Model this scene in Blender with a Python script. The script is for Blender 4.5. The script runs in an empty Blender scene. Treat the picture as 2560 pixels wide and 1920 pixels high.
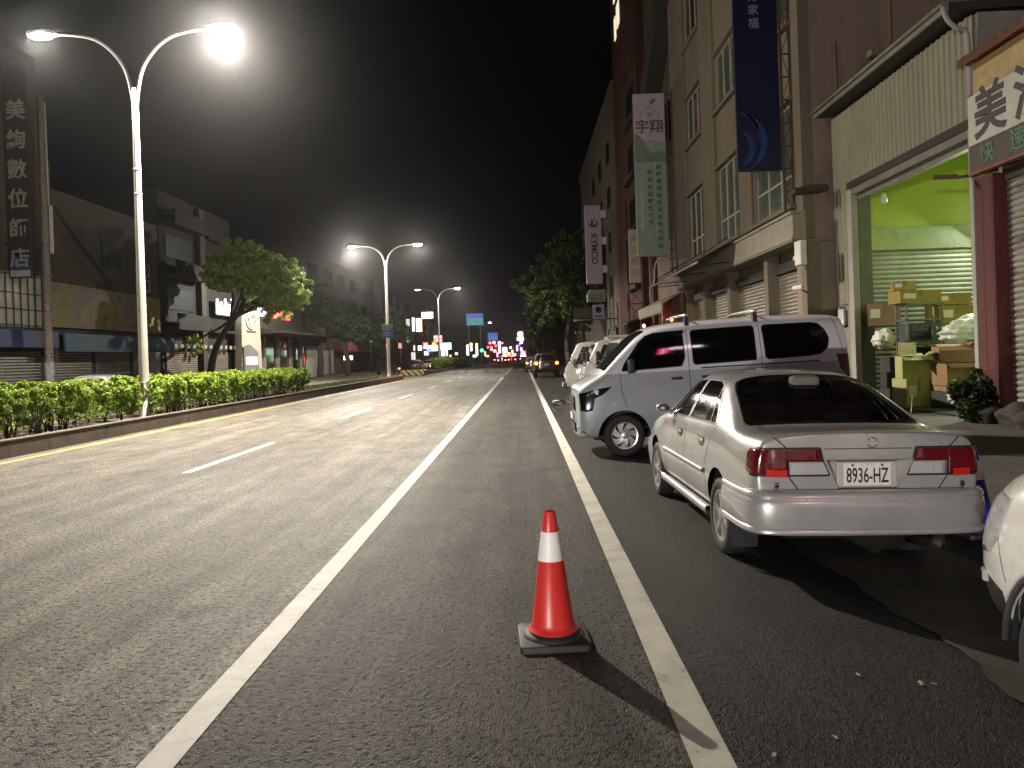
import bpy, bmesh, math, random
import numpy as np
from mathutils import Vector, Matrix
R = math.radians
PI = math.pi
scene = bpy.context.scene
COL = scene.collection
random.seed(7)
rng = np.random.default_rng(7)

# ------------------------------------------------------------------ materials
MATS = {}
def _base(name):
    m = bpy.data.materials.new(name); m.use_nodes = True
    nt = m.node_tree; b = nt.nodes['Principled BSDF']
    MATS[name] = m
    return m, nt, b
def _noise(nt, scale, detail=4, rough=0.6, vec=None, dist=0.0):
    n = nt.nodes.new('ShaderNodeTexNoise'); n.inputs['Scale'].default_value = scale
    n.inputs['Detail'].default_value = detail; n.inputs['Roughness'].default_value = rough
    n.inputs['Distortion'].default_value = dist
    if vec is None:
        g = nt.nodes.new('ShaderNodeNewGeometry'); vec = g.outputs['Position']
    nt.links.new(vec, n.inputs['Vector'])
    return n
def _objvec(nt, sc=(1, 1, 1), which='Object'):
    t = nt.nodes.new('ShaderNodeTexCoord'); mp = nt.nodes.new('ShaderNodeMapping')
    mp.inputs['Scale'].default_value = sc
    nt.links.new(t.outputs[which], mp.inputs['Vector'])
    return mp.outputs['Vector']
def _posvec(nt, sc=(1, 1, 1)):
    t = nt.nodes.new('ShaderNodeNewGeometry'); mp = nt.nodes.new('ShaderNodeMapping')
    mp.inputs['Scale'].default_value = sc
    nt.links.new(t.outputs['Position'], mp.inputs['Vector'])
    return mp.outputs['Vector']
def _ramp(nt, src, stops):
    r = nt.nodes.new('ShaderNodeValToRGB'); e = r.color_ramp.elements
    while len(e) < len(stops): e.new(0.5)
    for el, (p, c) in zip(e, stops):
        el.position = p; el.color = (*c, 1) if len(c) == 3 else c
    nt.links.new(src, r.inputs['Fac'])
    return r
def _mix(nt, a, b, fac, mode='MIX'):
    m = nt.nodes.new('ShaderNodeMix'); m.data_type = 'RGBA'; m.blend_type = mode
    for sock, v in ((m.inputs[0], fac), (m.inputs[6], a), (m.inputs[7], b)):
        if hasattr(v, 'links'): nt.links.new(v, sock)
        elif isinstance(v, (int, float)): sock.default_value = v
        else: sock.default_value = (*v, 1)
    return m.outputs[2]
def _bump(nt, b, src, strength, dist=0.02):
    bp = nt.nodes.new('ShaderNodeBump'); bp.inputs['Strength'].default_value = strength
    bp.inputs['Distance'].default_value = dist
    nt.links.new(src, bp.inputs['Height']); nt.links.new(bp.outputs['Normal'], b.inputs['Normal'])
    return bp
def mix3(c, k): return tuple(min(1, x * k) for x in c)

def surf(name, col, rough=0.7, metal=0.0, var=0.25, scale=3.0, bump=0.15, bscale=None, streak=False, dirt=None, spec=0.5):
    """painted / plastered / plastic surface with blotchy wear"""
    if name in MATS: return MATS[name]
    m, nt, b = _base(name)
    vec = _posvec(nt, (1, 1, 0.18)) if streak else None
    n = _noise(nt, scale, 6, 0.65, vec)
    r = _ramp(nt, n.outputs['Fac'], [(0.3, mix3(col, 1 - var)), (0.7, mix3(col, 1 + var * 0.6))])
    out = r.outputs['Color']
    if dirt:
        n2 = _noise(nt, scale * 2.3, 8, 0.7, _posvec(nt, (1, 1, 0.3)))
        r2 = _ramp(nt, n2.outputs['Fac'], [(0.52, (0, 0, 0)), (0.68, (1, 1, 1))])
        out = _mix(nt, out, dirt, r2.outputs['Color'])
    nt.links.new(out, b.inputs['Base Color'])
    rr = _ramp(nt, n.outputs['Fac'], [(0.2, (rough * 0.85,) * 3), (0.8, (min(1, rough * 1.15),) * 3)])
    nt.links.new(rr.outputs['Color'], b.inputs['Roughness'])
    b.inputs['Metallic'].default_value = metal
    b.inputs['Specular IOR Level'].default_value = spec
    if bump:
        nb = _noise(nt, bscale or scale * 12, 5, 0.6)
        _bump(nt, b, nb.outputs['Fac'], bump)
    return m
def paint(name, col, metal=0.0, rough=0.3, coat=1.0, flake=0.0, dust=0.12):
    if name in MATS: return MATS[name]
    m, nt, b = _base(name)
    n = _noise(nt, 2.2, 6, 0.65)
    c = _ramp(nt, n.outputs['Fac'], [(0.35, mix3(col, 1 - dust)), (0.7, mix3(col, 1 + dust * 0.4))]).outputs['Color']
    g = nt.nodes.new('ShaderNodeNewGeometry')
    c = _mix(nt, c, (0.012, 0.012, 0.013), g.outputs['Backfacing'])
    nt.links.new(c, b.inputs['Base Color'])
    r = _ramp(nt, _noise(nt, 5.0, 8, 0.75).outputs['Fac'], [(0.3, (rough * 0.8,) * 3), (0.75, (rough * 1.4,) * 3)])
    nt.links.new(r.outputs['Color'], b.inputs['Roughness'])
    b.inputs['Metallic'].default_value = metal
    b.inputs['Coat Weight'].default_value = coat
    b.inputs['Coat Roughness'].default_value = 0.09
    return m
def glass(name, tint=(0.25, 0.27, 0.26), rough=0.04, alpha_mix=0.5):
    """tinted automotive / window pane: see-through tint under a sharp reflection"""
    if name in MATS: return MATS[name]
    m, nt, b = _base(name)
    out = nt.nodes['Material Output']
    tr = nt.nodes.new('ShaderNodeBsdfTransparent'); tr.inputs['Color'].default_value = (*tint, 1)
    gl = nt.nodes.new('ShaderNodeBsdfGlossy')
    rn = _ramp(nt, _noise(nt, 9, 8, 0.75).outputs['Fac'], [(0.35, (rough,) * 3), (0.8, (rough * 3,) * 3)])
    nt.links.new(rn.outputs['Color'], gl.inputs['Roughness'])
    fr = nt.nodes.new('ShaderNodeFresnel'); fr.inputs['IOR'].default_value = 1.5
    mx = nt.nodes.new('ShaderNodeMixShader')
    nt.links.new(fr.outputs['Fac'], mx.inputs['Fac'])
    nt.links.new(tr.outputs[0], mx.inputs[1]); nt.links.new(gl.outputs[0], mx.inputs[2])
    # a thin film of dust on the outside
    df = nt.nodes.new('ShaderNodeBsdfDiffuse'); df.inputs['Color'].default_value = (0.35, 0.34, 0.32, 1)
    dn = _ramp(nt, _noise(nt, 6, 9, 0.7).outputs['Fac'], [(0.4, (0.004,) * 3), (0.8, (0.03 * alpha_mix * 2,) * 3)])
    mx2 = nt.nodes.new('ShaderNodeMixShader')
    nt.links.new(dn.outputs['Color'], mx2.inputs['Fac'])
    nt.links.new(mx.outputs[0], mx2.inputs[1]); nt.links.new(df.outputs[0], mx2.inputs[2])
    nt.links.new(mx2.outputs[0], out.inputs['Surface'])
    return m
def lens(name, col, rough=0.12):
    """coloured or clear plastic lamp cover"""
    if name in MATS: return MATS[name]
    m, nt, b = _base(name)
    v = nt.nodes.new('ShaderNodeTexVoronoi'); v.inputs['Scale'].default_value = 70
    nt.links.new(_objvec(nt, (1, 0.2, 1)), v.inputs['Vector'])
    c = _ramp(nt, v.outputs['Distance'], [(0.0, mix3(col, 0.92)), (0.6, mix3(col, 1.05))])
    nt.links.new(c.outputs['Color'], b.inputs['Base Color'])
    b.inputs['Roughness'].default_value = rough
    b.inputs['Coat Weight'].default_value = 1.0
    b.inputs['Coat Roughness'].default_value = 0.04
    _bump(nt, b, v.outputs['Distance'], 0.05, 0.002)
    return m
def emit(name, col, strength, base=(0.5, 0.5, 0.5)):
    if name in MATS: return MATS[name]
    m, nt, b = _base(name)
    n = _noise(nt, 3.0, 3)
    c = _ramp(nt, n.outputs['Fac'], [(0.25, mix3(col, 0.8)), (0.75, col)])
    nt.links.new(c.outputs['Color'], b.inputs['Emission Color'])
    b.inputs['Emission Strength'].default_value = strength
    b.inputs['Base Color'].default_value = (*base, 1)
    b.inputs['Roughness'].default_value = 0.5
    return m
def leafmat(name, c1, c2):
    if name in MATS: return MATS[name]
    m, nt, b = _base(name)
    out = nt.nodes['Material Output']
    g = nt.nodes.new('ShaderNodeNewGeometry')
    n = _noise(nt, 2.5, 4)
    c = _mix(nt, c1, c2, n.outputs['Fac'])
    hs = nt.nodes.new('ShaderNodeHueSaturation')
    mr = nt.nodes.new('ShaderNodeMapRange'); mr.inputs['To Min'].default_value = 0.6; mr.inputs['To Max'].default_value = 1.35
    nt.links.new(g.outputs['Random Per Island'], mr.inputs['Value']); nt.links.new(mr.outputs[0], hs.inputs['Value'])
    nt.links.new(c, hs.inputs['Color'])
    nt.links.new(hs.outputs[0], b.inputs['Base Color'])
    b.inputs['Roughness'].default_value = 0.55; b.inputs['Specular IOR Level'].default_value = 0.3
    tl = nt.nodes.new('ShaderNodeBsdfTranslucent'); nt.links.new(hs.outputs[0], tl.inputs['Color'])
    mx = nt.nodes.new('ShaderNodeMixShader'); mx.inputs['Fac'].default_value = 0.3
    nt.links.new(b.outputs[0], mx.inputs[1]); nt.links.new(tl.outputs[0], mx.inputs[2])
    nt.links.new(mx.outputs[0], out.inputs['Surface'])
    return m

def asphalt():
    m, nt, b = _base('asphalt')
    # broad tonal patches stretched along the traffic direction
    big = _noise(nt, 0.55, 5, 0.6, _posvec(nt, (1.0, 0.10, 1)))
    med = _noise(nt, 2.6, 6, 0.65, _posvec(nt, (1, 0.45, 1)))
    fine = _noise(nt, 95, 3, 0.7)
    c1 = _ramp(nt, big.outputs['Fac'], [(0.3, (0.040, 0.038, 0.035)), (0.7, (0.070, 0.066, 0.060))]).outputs['Color']
    c2 = _ramp(nt, med.outputs['Fac'], [(0.32, (0.58, 0.58, 0.58)), (0.68, (1.38, 1.36, 1.30))]).outputs['Color']
    c = _mix(nt, c1, c2, 1.0, 'MULTIPLY')
    c3 = _ramp(nt, fine.outputs['Fac'], [(0.25, (0.6, 0.6, 0.6)), (0.75, (1.4, 1.39, 1.36))]).outputs['Color']
    c = _mix(nt, c, c3, 1.0, 'MULTIPLY')
    v = nt.nodes.new('ShaderNodeTexVoronoi'); v.inputs['Scale'].default_value = 75
    gg = nt.nodes.new('ShaderNodeNewGeometry'); nt.links.new(gg.outputs['Position'], v.inputs['Vector'])
    spk = _ramp(nt, v.outputs['Color'], [(0.90, (0, 0, 0)), (0.97, (1, 1, 1))]).outputs['Color']
    core = _ramp(nt, v.outputs['Distance'], [(0.25, (1, 1, 1)), (0.42, (0, 0, 0))]).outputs['Color']
    k = _mix(nt, spk, core, 1.0, 'MULTIPLY')
    c = _mix(nt, c, (0.17, 0.16, 0.145), k)
    # newer strip beside the edge line, its colour darkened further to cancel fill light
    sep = nt.nodes.new('ShaderNodeSeparateXYZ'); nt.links.new(gg.outputs['Position'], sep.inputs[0])
    mr = nt.nodes.new('ShaderNodeMapRange'); mr.inputs['From Min'].default_value = 0.55; mr.inputs['From Max'].default_value = 0.75
    nt.links.new(sep.outputs['X'], mr.inputs['Value'])
    c = _mix(nt, c, _mix(nt, c, (0.30, 0.29, 0.29), 1.0, 'MULTIPLY'), mr.outputs[0])
    # lamp glare painted into the left lanes, its sheen on the worn lane-line edge
    mr2 = nt.nodes.new('ShaderNodeMapRange'); mr2.inputs['From Min'].default_value = -0.9; mr2.inputs['From Max'].default_value = -2.4; mr2.interpolation_type = 'SMOOTHSTEP'
    nt.links.new(sep.outputs['X'], mr2.inputs['Value'])
    c = _mix(nt, c, _mix(nt, c, (2.5, 2.42, 2.28), 1.0, 'MULTIPLY'), mr2.outputs[0])
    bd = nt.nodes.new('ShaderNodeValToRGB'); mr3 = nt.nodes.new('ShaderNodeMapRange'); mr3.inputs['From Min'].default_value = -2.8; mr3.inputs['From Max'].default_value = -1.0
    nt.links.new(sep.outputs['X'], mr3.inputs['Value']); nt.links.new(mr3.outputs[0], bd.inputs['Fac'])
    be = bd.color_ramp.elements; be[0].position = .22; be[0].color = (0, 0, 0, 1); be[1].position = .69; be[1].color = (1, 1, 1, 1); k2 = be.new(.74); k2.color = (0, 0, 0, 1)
    sheen_mask = _ramp(nt, _noise(nt, 1.1, 9, 0.78, _posvec(nt, (1.6, .5, 1))).outputs['Fac'], [(0.38, (0, 0, 0)), (0.56, (1, 1, 1))]).outputs['Color']
    c = _mix(nt, c, (0.25, 0.24, 0.22), _mix(nt, bd.outputs['Color'], _mix(nt, sheen_mask, (.95, .95, .95), 1.0, 'MULTIPLY'), 1.0, 'MULTIPLY'))
    # remains of scraped paint along the dashed line
    bd2 = nt.nodes.new('ShaderNodeValToRGB'); mr4 = nt.nodes.new('ShaderNodeMapRange'); mr4.inputs['From Min'].default_value = -5.7; mr4.inputs['From Max'].default_value = -4.3
    nt.links.new(sep.outputs['X'], mr4.inputs['Value']); nt.links.new(mr4.outputs[0], bd2.inputs['Fac'])
    b2 = bd2.color_ramp.elements; b2[0].position = .1; b2[0].color = (0, 0, 0, 1); b2[1].position = .9; b2[1].color = (0, 0, 0, 1); k3 = b2.new(.5); k3.color = (1, 1, 1, 1)
    mr5 = nt.nodes.new('ShaderNodeMapRange'); mr5.inputs['From Min'].default_value = 11.5; mr5.inputs['From Max'].default_value = 8.5; nt.links.new(sep.outputs['Y'], mr5.inputs['Value'])
    s2_ = _ramp(nt, _noise(nt, 0.8, 9, 0.75, _posvec(nt, (1.6, .35, 1))).outputs['Fac'], [(0.44, (0, 0, 0)), (0.60, (.6, .6, .6))]).outputs['Color']
    c = _mix(nt, c, (0.22, 0.21, 0.19), _mix(nt, _mix(nt, bd2.outputs['Color'], s2_, 1.0, 'MULTIPLY'), mr5.outputs[0], 1.0, 'MULTIPLY'))
    # oil drips and tar patches
    oil = _ramp(nt, _noise(nt, 0.75, 7, 0.6).outputs['Fac'], [(0.60, (1, 1, 1)), (0.68, (.55, .54, .53))]).outputs['Color']
    c = _mix(nt, c, oil, 1.0, 'MULTIPLY')
    # long shallow scuffs along the wheel paths
    sc = _noise(nt, 1.3, 6, 0.7, _posvec(nt, (2.2, 0.06, 1)))
    scr = _ramp(nt, sc.outputs['Fac'], [(0.42, (.82, .82, .82)), (0.62, (1.35, 1.33, 1.28))]).outputs['Color']
    c = _mix(nt, c, scr, 1.0, 'MULTIPLY')
    cr = nt.nodes.new('ShaderNodeTexVoronoi'); cr.feature = 'DISTANCE_TO_EDGE'; cr.inputs['Scale'].default_value = 0.16
    wv = _noise(nt, 0.9, 6, 0.7)
    ad = nt.nodes.new('ShaderNodeVectorMath'); ad.operation = 'MULTIPLY_ADD'
    nt.links.new(wv.outputs['Color'], ad.inputs[0]); ad.inputs[1].default_value = (2.6, 2.6, 0)
    nt.links.new(gg.outputs['Position'], ad.inputs[2]); nt.links.new(ad.outputs[0], cr.inputs['Vector'])
    crk = _ramp(nt, cr.outputs['Distance'], [(0.0, (0.25, 0.25, 0.25)), (0.0028, (1, 1, 1))]).outputs['Color']
    c = _mix(nt, c, crk, 0.55, 'MULTIPLY')
    nt.links.new(c, b.inputs['Base Color'])
    rr = _ramp(nt, big.outputs['Fac'], [(0.3, (0.64,) * 3), (0.7, (0.52,) * 3)])
    nt.links.new(rr.outputs['Color'], b.inputs['Roughness'])
    nb = _noise(nt, 55, 4, 0.75)
    vb = nt.nodes.new('ShaderNodeTexVoronoi'); vb.inputs['Scale'].default_value = 120
    nt.links.new(gg.outputs['Position'], vb.inputs['Vector'])
    ma = nt.nodes.new('ShaderNodeMath'); ma.operation = 'ADD'
    nt.links.new(nb.outputs['Fac'], ma.inputs[0]); nt.links.new(vb.outputs['Distance'], ma.inputs[1])
    pit = _noise(nt, 30, 3, 0.6, _posvec(nt, (1, .9, 1)))
    pr = _ramp(nt, pit.outputs['Fac'], [(0.38, (0, 0, 0)), (0.47, (1, 1, 1))])
    ma2 = nt.nodes.new('ShaderNodeMath'); ma2.operation = 'MULTIPLY_ADD'; ma2.inputs[1].default_value = 2.4
    nt.links.new(pr.outputs['Color'], ma2.inputs[0]); nt.links.new(ma.outputs[0], ma2.inputs[2])
    _bump(nt, b, ma2.outputs[0], 0.8, 0.012)
    st_ = nt.nodes.new('ShaderNodeTexVoronoi'); st_.inputs['Scale'].default_value = 48; nt.links.new(gg.outputs['Position'], st_.inputs['Vector'])
    c = _mix(nt, c, _ramp(nt, st_.outputs['Color'], [(0.1, (.76, .76, .76)), (0.6, (1.0, 1.0, 1.0)), (0.95, (1.35, 1.34, 1.32))]).outputs['Color'], 1.0, 'MULTIPLY')
    cc = _mix(nt, c, _ramp(nt, pit.outputs['Fac'], [(0.37, (.10, .10, .10)), (0.43, (1, 1, 1)), (0.60, (1, 1, 1)), (0.68, (1.7, 1.66, 1.58))]).outputs['Color'], 1.0, 'MULTIPLY')  # shade of the pits and lit facets of the stones also put into colour
    nt.links.new(cc, b.inputs['Base Color']); b.inputs['Specular IOR Level'].default_value = 0.28
    return m
def roadpaint(name, col, wear=0.5):
    m, nt, b = _base(name)
    n = _noise(nt, 3.5, 8, 0.72)
    f = _noise(nt, 60, 4, 0.7)
    c = _ramp(nt, n.outputs['Fac'], [(0.3, mix3(col, 0.62)), (0.65, col)]).outputs['Color']
    k = nt.nodes.new('ShaderNodeMath'); k.operation = 'MULTIPLY'
    nt.links.new(n.outputs['Fac'], k.inputs[0]); nt.links.new(f.outputs['Fac'], k.inputs[1])
    w = _ramp(nt, k.outputs[0], [(0.10 + 0.04 * wear, (1, 1, 1)), (0.15 + 0.05 * wear, (0, 0, 0))]).outputs['Color']
    c = _mix(nt, c, (0.07, 0.066, 0.06), w)
    nt.links.new(c, b.inputs['Base Color']); b.inputs['Roughness'].default_value = 0.6
    _bump(nt, b, f.outputs['Fac'], 0.35, 0.006)
    return m
def slatmat(name, col, rust=None, pitch=0.1):
    if name in MATS: return MATS[name]
    m, nt, b = _base(name)
    n = _noise(nt, 1.6, 8, 0.7)
    c = _ramp(nt, n.outputs['Fac'], [(0.3, mix3(col, 0.7)), (0.7, mix3(col, 1.1))]).outputs['Color']
    if rust:
        n2 = _noise(nt, 1.5, 8, 0.75, _posvec(nt, (1, 0.35, 2.2)))
        c = _mix(nt, c, rust, _ramp(nt, n2.outputs['Fac'], [(0.5, (0, 0, 0)), (0.62, (0.9, 0.9, 0.9))]).outputs['Color'])
    nt.links.new(c, b.inputs['Base Color'])
    b.inputs['Roughness'].default_value = 0.42; b.inputs['Metallic'].default_value = 0.35
    return m
def stripes(name, c1, c2, freq):
    m, nt, b = _base(name)
    w = nt.nodes.new('ShaderNodeTexWave'); w.inputs['Scale'].default_value = freq
    w.bands_direction = 'DIAGONAL'
    nt.links.new(_objvec(nt), w.inputs['Vector'])
    r = _ramp(nt, w.outputs['Fac'], [(0.49, c1), (0.51, c2)])
    nt.links.new(r.outputs['Color'], b.inputs['Base Color']); b.inputs['Roughness'].default_value = 0.6
    return m
def mural():
    """printed shop banner with a faded yellow, rose and blue picture"""
    m, nt, b = _base('mural_print')
    n = _noise(nt, 0.55, 3, 0.5, None, 0.6)
    r = _ramp(nt, n.outputs['Color'], [(0.34, (0.12, 0.15, 0.16)), (0.41, (0.16, 0.10, 0.10)), (0.47, (0.19, 0.13, 0.12)), (0.51, (0.20, 0.165, 0.045)), (0.7, (0.16, 0.14, 0.05))])
    n2 = _noise(nt, 2.2, 5, 0.6)
    r2 = _ramp(nt, n2.outputs['Fac'], [(0.55, (1, 1, 1)), (0.66, (0.45, 0.42, 0.4))])
    nt.links.new(_mix(nt, r.outputs['Color'], r2.outputs['Color'], 1.0, 'MULTIPLY'), b.inputs['Base Color'])
    b.inputs['Roughness'].default_value = 0.6
    return m

# ------------------------------------------------------------------ mesh helpers
class MB:
    """collects shapes; build() links them as one mesh object"""
    def __init__(s): s.bm = bmesh.new()
    def box(s, a, b, bev=0.0, mi=0):
        a = Vector(a); b = Vector(b)
        lo = Vector([min(a[i], b[i]) for i in range(3)]); hi = Vector([max(a[i], b[i]) for i in range(3)])
        r = bmesh.ops.create_cube(s.bm, size=1.0)
        bmesh.ops.scale(s.bm, vec=hi - lo, verts=r['verts']); bmesh.ops.translate(s.bm, vec=(lo + hi) / 2, verts=r['verts'])
        fs = set(f for v in r['verts'] for f in v.link_faces)
        if bev:
            es = list(set(e for v in r['verts'] for e in v.link_edges))
            rr = bmesh.ops.bevel(s.bm, geom=es, offset=bev, segments=2, affect='EDGES', profile=0.5)
            fs = set(rr['faces']) | set(f for f in fs if f.is_valid)
        for f in fs: f.material_index = mi
        return s
    def obox(s, c, size, rot, bev=0.0, mi=0):
        """box of a size about a centre turned by a 3x3 / euler"""
        M = rot if isinstance(rot, Matrix) else Matrix.Rotation(rot, 3, 'Z')
        n0 = len(s.bm.verts)
        h = Vector(size) / 2
        s.box(-h, h, bev, mi)
        s.bm.verts.ensure_lookup_table()
        for v in list(s.bm.verts)[n0:]: v.co = M @ v.co + Vector(c)
        return s
    def cyl(s, a, b, r1, r2=None, seg=12, cap=True, mi=0):
        a = Vector(a); b = Vector(b); r2 = r1 if r2 is None else r2
        d = (b - a); L = d.length
        if L < 1e-6: return s
        q = d.to_track_quat('Z', 'Y').to_matrix()
        v1 = []; v2 = []
        for i in range(seg):
            t = 2 * PI * i / seg; u = Vector((math.cos(t), math.sin(t), 0))
            v1.append(s.bm.verts.new(a + q @ (u * r1))); v2.append(s.bm.verts.new(b + q @ (u * r2)))
        for i in range(seg):
            f = s.bm.faces.new((v1[i], v1[(i + 1) % seg], v2[(i + 1) % seg], v2[i])); f.smooth = True; f.material_index = mi
        if cap:
            f = s.bm.faces.new(v1[::-1]); f.material_index = mi
            f = s.bm.faces.new(v2); f.material_index = mi
        return s
    def tube(s, pts, rad, seg=8, mi=0):
        pts = [Vector(p) for p in pts]; n = len(pts)
        rs = rad if hasattr(rad, '__len__') else [rad] * n
        rings = []
        for i, p in enumerate(pts):
            d = (pts[min(i + 1, n - 1)] - pts[max(i - 1, 0)]).normalized()
            q = d.to_track_quat('Z', 'Y').to_matrix()
            rings.append([s.bm.verts.new(p + q @ Vector((math.cos(2 * PI * k / seg) * rs[i], math.sin(2 * PI * k / seg) * rs[i], 0))) for k in range(seg)])
        for a, b in zip(rings, rings[1:]):
            # align ring seams
            off = min(range(seg), key=lambda o: sum((a[k].co - b[(k + o) % seg].co).length for k in range(0, seg, 2)))
            for k in range(seg):
                f = s.bm.faces.new((a[k], a[(k + 1) % seg], b[(k + 1 + off) % seg], b[(k + off) % seg])); f.smooth = True; f.material_index = mi
        s.bm.faces.new(rings[0][::-1]); s.bm.faces.new(rings[-1])
        return s
    def prism(s, poly, axis, t0, t1, mi=0):
        """polygon (list of 2-D points) in the plane across axis, extruded from t0 to t1"""
        def P(u, v, t):
            return {'x': (t, u, v), 'y': (u, t, v), 'z': (u, v, t)}[axis]
        a = [s.bm.verts.new(P(u, v, t0)) for u, v in poly]; b = [s.bm.verts.new(P(u, v, t1)) for u, v in poly]
        n = len(poly)
        for i in range(n):
            f = s.bm.faces.new((a[i], a[(i + 1) % n], b[(i + 1) % n], b[i])); f.material_index = mi
        f = s.bm.faces.new(a[::-1]); f.material_index = mi
        f = s.bm.faces.new(b); f.material_index = mi
        return s
    def lathe(s, prof, c=(0, 0, 0), seg=32, axis='z', smooth=True, mi=0, cap=True):
        c = Vector(c); rings = []
        for r, h in prof:
            ring = []
            for k in range(seg):
                t = 2 * PI * k / seg
                p = {'z': (r * math.cos(t), r * math.sin(t), h), 'x': (h, r * math.cos(t), r * math.sin(t)), 'y': (r * math.cos(t), h, r * math.sin(t))}[axis]
                ring.append(s.bm.verts.new(c + Vector(p)))
            rings.append(ring)
        for a, b in zip(rings, rings[1:]):
            for k in range(seg):
                f = s.bm.faces.new((a[k], a[(k + 1) % seg], b[(k + 1) % seg], b[k])); f.smooth = smooth; f.material_index = mi
        if cap and prof[0][0] > 1e-4: s.bm.faces.new(rings[0][::-1]).material_index = mi
        if cap and prof[-1][0] > 1e-4: s.bm.faces.new(rings[-1]).material_index = mi
        return s
    def sheet(s, rows, smooth=True, mi=0):
        """grid of points (list of rows) skinned with quads"""
        vs = [[s.bm.verts.new(p) for p in r] for r in rows]
        for a, b in zip(vs, vs[1:]):
            for k in range(len(a) - 1):
                f = s.bm.faces.new((a[k], a[k + 1], b[k + 1], b[k])); f.smooth = smooth; f.material_index = mi
        return s
    def ribs_v(s, x, y0, y1, z0, z1, pitch, depth):
        """sheet of vertical trapezoid ribs facing -X"""
        n = max(1, int(abs(y1 - y0) / pitch)); p = (y1 - y0) / n; row = []
        for i in range(n):
            a = y0 + i * p
            row += [(x, a), (x, a + p * .55), (x - depth, a + p * .65), (x - depth, a + p * .9)]
        row.append((x, y1))
        s.sheet([[(px, py, z0) for px, py in row], [(px, py, z1) for px, py in row]], smooth=False)
        return s
    def slats(s, axis, t, a0, a1, z0, z1, pitch, depth):
        """roller shutter: rounded horizontal slats; axis = the normal ('x' or 'y'), depth signed towards the viewer"""
        n = max(1, int((z1 - z0) / pitch)); p = (z1 - z0) / n
        zs = []
        for i in range(n):
            z = z0 + i * p
            zs += [(z + p * .04, 0), (z + p * .2, depth * .75), (z + p * .5, depth), (z + p * .8, depth * .75), (z + p * .96, 0)]
        rows = []
        for z, d in zs:
            rows.append([(t + d, a0, z), (t + d, a1, z)] if axis == 'x' else [(a0, t + d, z), (a1, t + d, z)])
        s.sheet(rows, smooth=False)
        return s
    def done(s, fix=True):
        if fix: bmesh.ops.recalc_face_normals(s.bm, faces=s.bm.faces[:])
        me = bpy.data.meshes.new('mesh'); s.bm.to_mesh(me); s.bm.free()
        return me
    def build(s, name, mat, parent=None, fix=True, smooth=None, **kw):
        me = s.done(fix)
        return link(name, me, mat, parent, smooth, **kw)
def link(name, me, mat, parent=None, smooth=None, **kw):
    me.name = name
    for m in (mat if isinstance(mat, (list, tuple)) else [mat]): me.materials.append(m)
    o = bpy.data.objects.new(name, me); COL.objects.link(o)
    if smooth is not None:
        for p in me.polygons: p.use_smooth = True
        if smooth: me.set_sharp_from_angle(angle=R(smooth))
    if parent: o.parent = parent
    return o
def tag(o, label=None, cat=None, group=None, kind=None):
    if label: o['label'] = label
    if cat: o['category'] = cat
    if group: o['group'] = group
    if kind: o['kind'] = kind
    return o
def thing(name, label, cat, loc=(0, 0, 0), rz=0.0, group=None):
    o = bpy.data.objects.new(name, None); COL.objects.link(o)
    o.location = loc; o.rotation_euler = (0, 0, rz); o.empty_display_size = 0.2
    return tag(o, label, cat, group)
def boxes(name, spec, mat, parent, bev=0.0):
    out = []
    for a, b in spec:
        m = MB(); m.box(a, b, bev); o = m.build(name, mat, parent)
        if parent and parent.type == 'EMPTY': o.matrix_parent_inverse = Matrix.Translation(parent.location).inverted()
        out.append(o)
    return out
def dup(o, parent=None):
    c = o.copy(); COL.objects.link(c)
    if parent: c.parent = parent
    for ch in list(o.children): dup(ch, c)
    return c

AX = {  # text frames: (x axis, y axis) of the writing
    '-y': (Vector((1, 0, 0)), Vector((0, 0, 1))),
    '-x': (Vector((0, -1, 0)), Vector((0, 0, 1))),
    '+x': (Vector((0, 1, 0)), Vector((0, 0, 1))),
    '-y_down': (Vector((0, 0, -1)), Vector((1, 0, 0))),
    'up': (Vector((1, 0, 0)), Vector((0, 1, 0))),
}
def text_mesh(s, size, at, frame='-y', depth=0.006, bold=0.0, sx=1.0, spacing=1.0, line=1.0):
    cu = bpy.data.curves.new('t', 'FONT'); cu.body = s; cu.size = size; cu.extrude = depth / 2
    cu.align_x = 'CENTER'; cu.align_y = 'CENTER'; cu.offset = bold; cu.space_character = spacing; cu.space_line = line
    cu.resolution_u = 3
    ob = bpy.data.objects.new('t', cu); COL.objects.link(ob)
    bpy.context.view_layer.update()
    dg = bpy.context.evaluated_depsgraph_get()
    me = bpy.data.meshes.new_from_object(ob.evaluated_get(dg))
    bpy.data.objects.remove(ob); bpy.data.curves.remove(cu)
    ax, ay = AX[frame] if isinstance(frame, str) else frame
    az = ax.cross(ay)
    M = Matrix((ax, ay, az)).transposed().to_4x4(); M.translation = Vector(at)
    me.transform(M @ Matrix.Diagonal((sx, 1, 1, 1)))
    return me
def text(name, s, size, at, mat, parent=None, **kw):
    return link(name, text_mesh(s, size, at, **kw), mat, parent)
def vtext(s): return '\n'.join(s)

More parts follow.
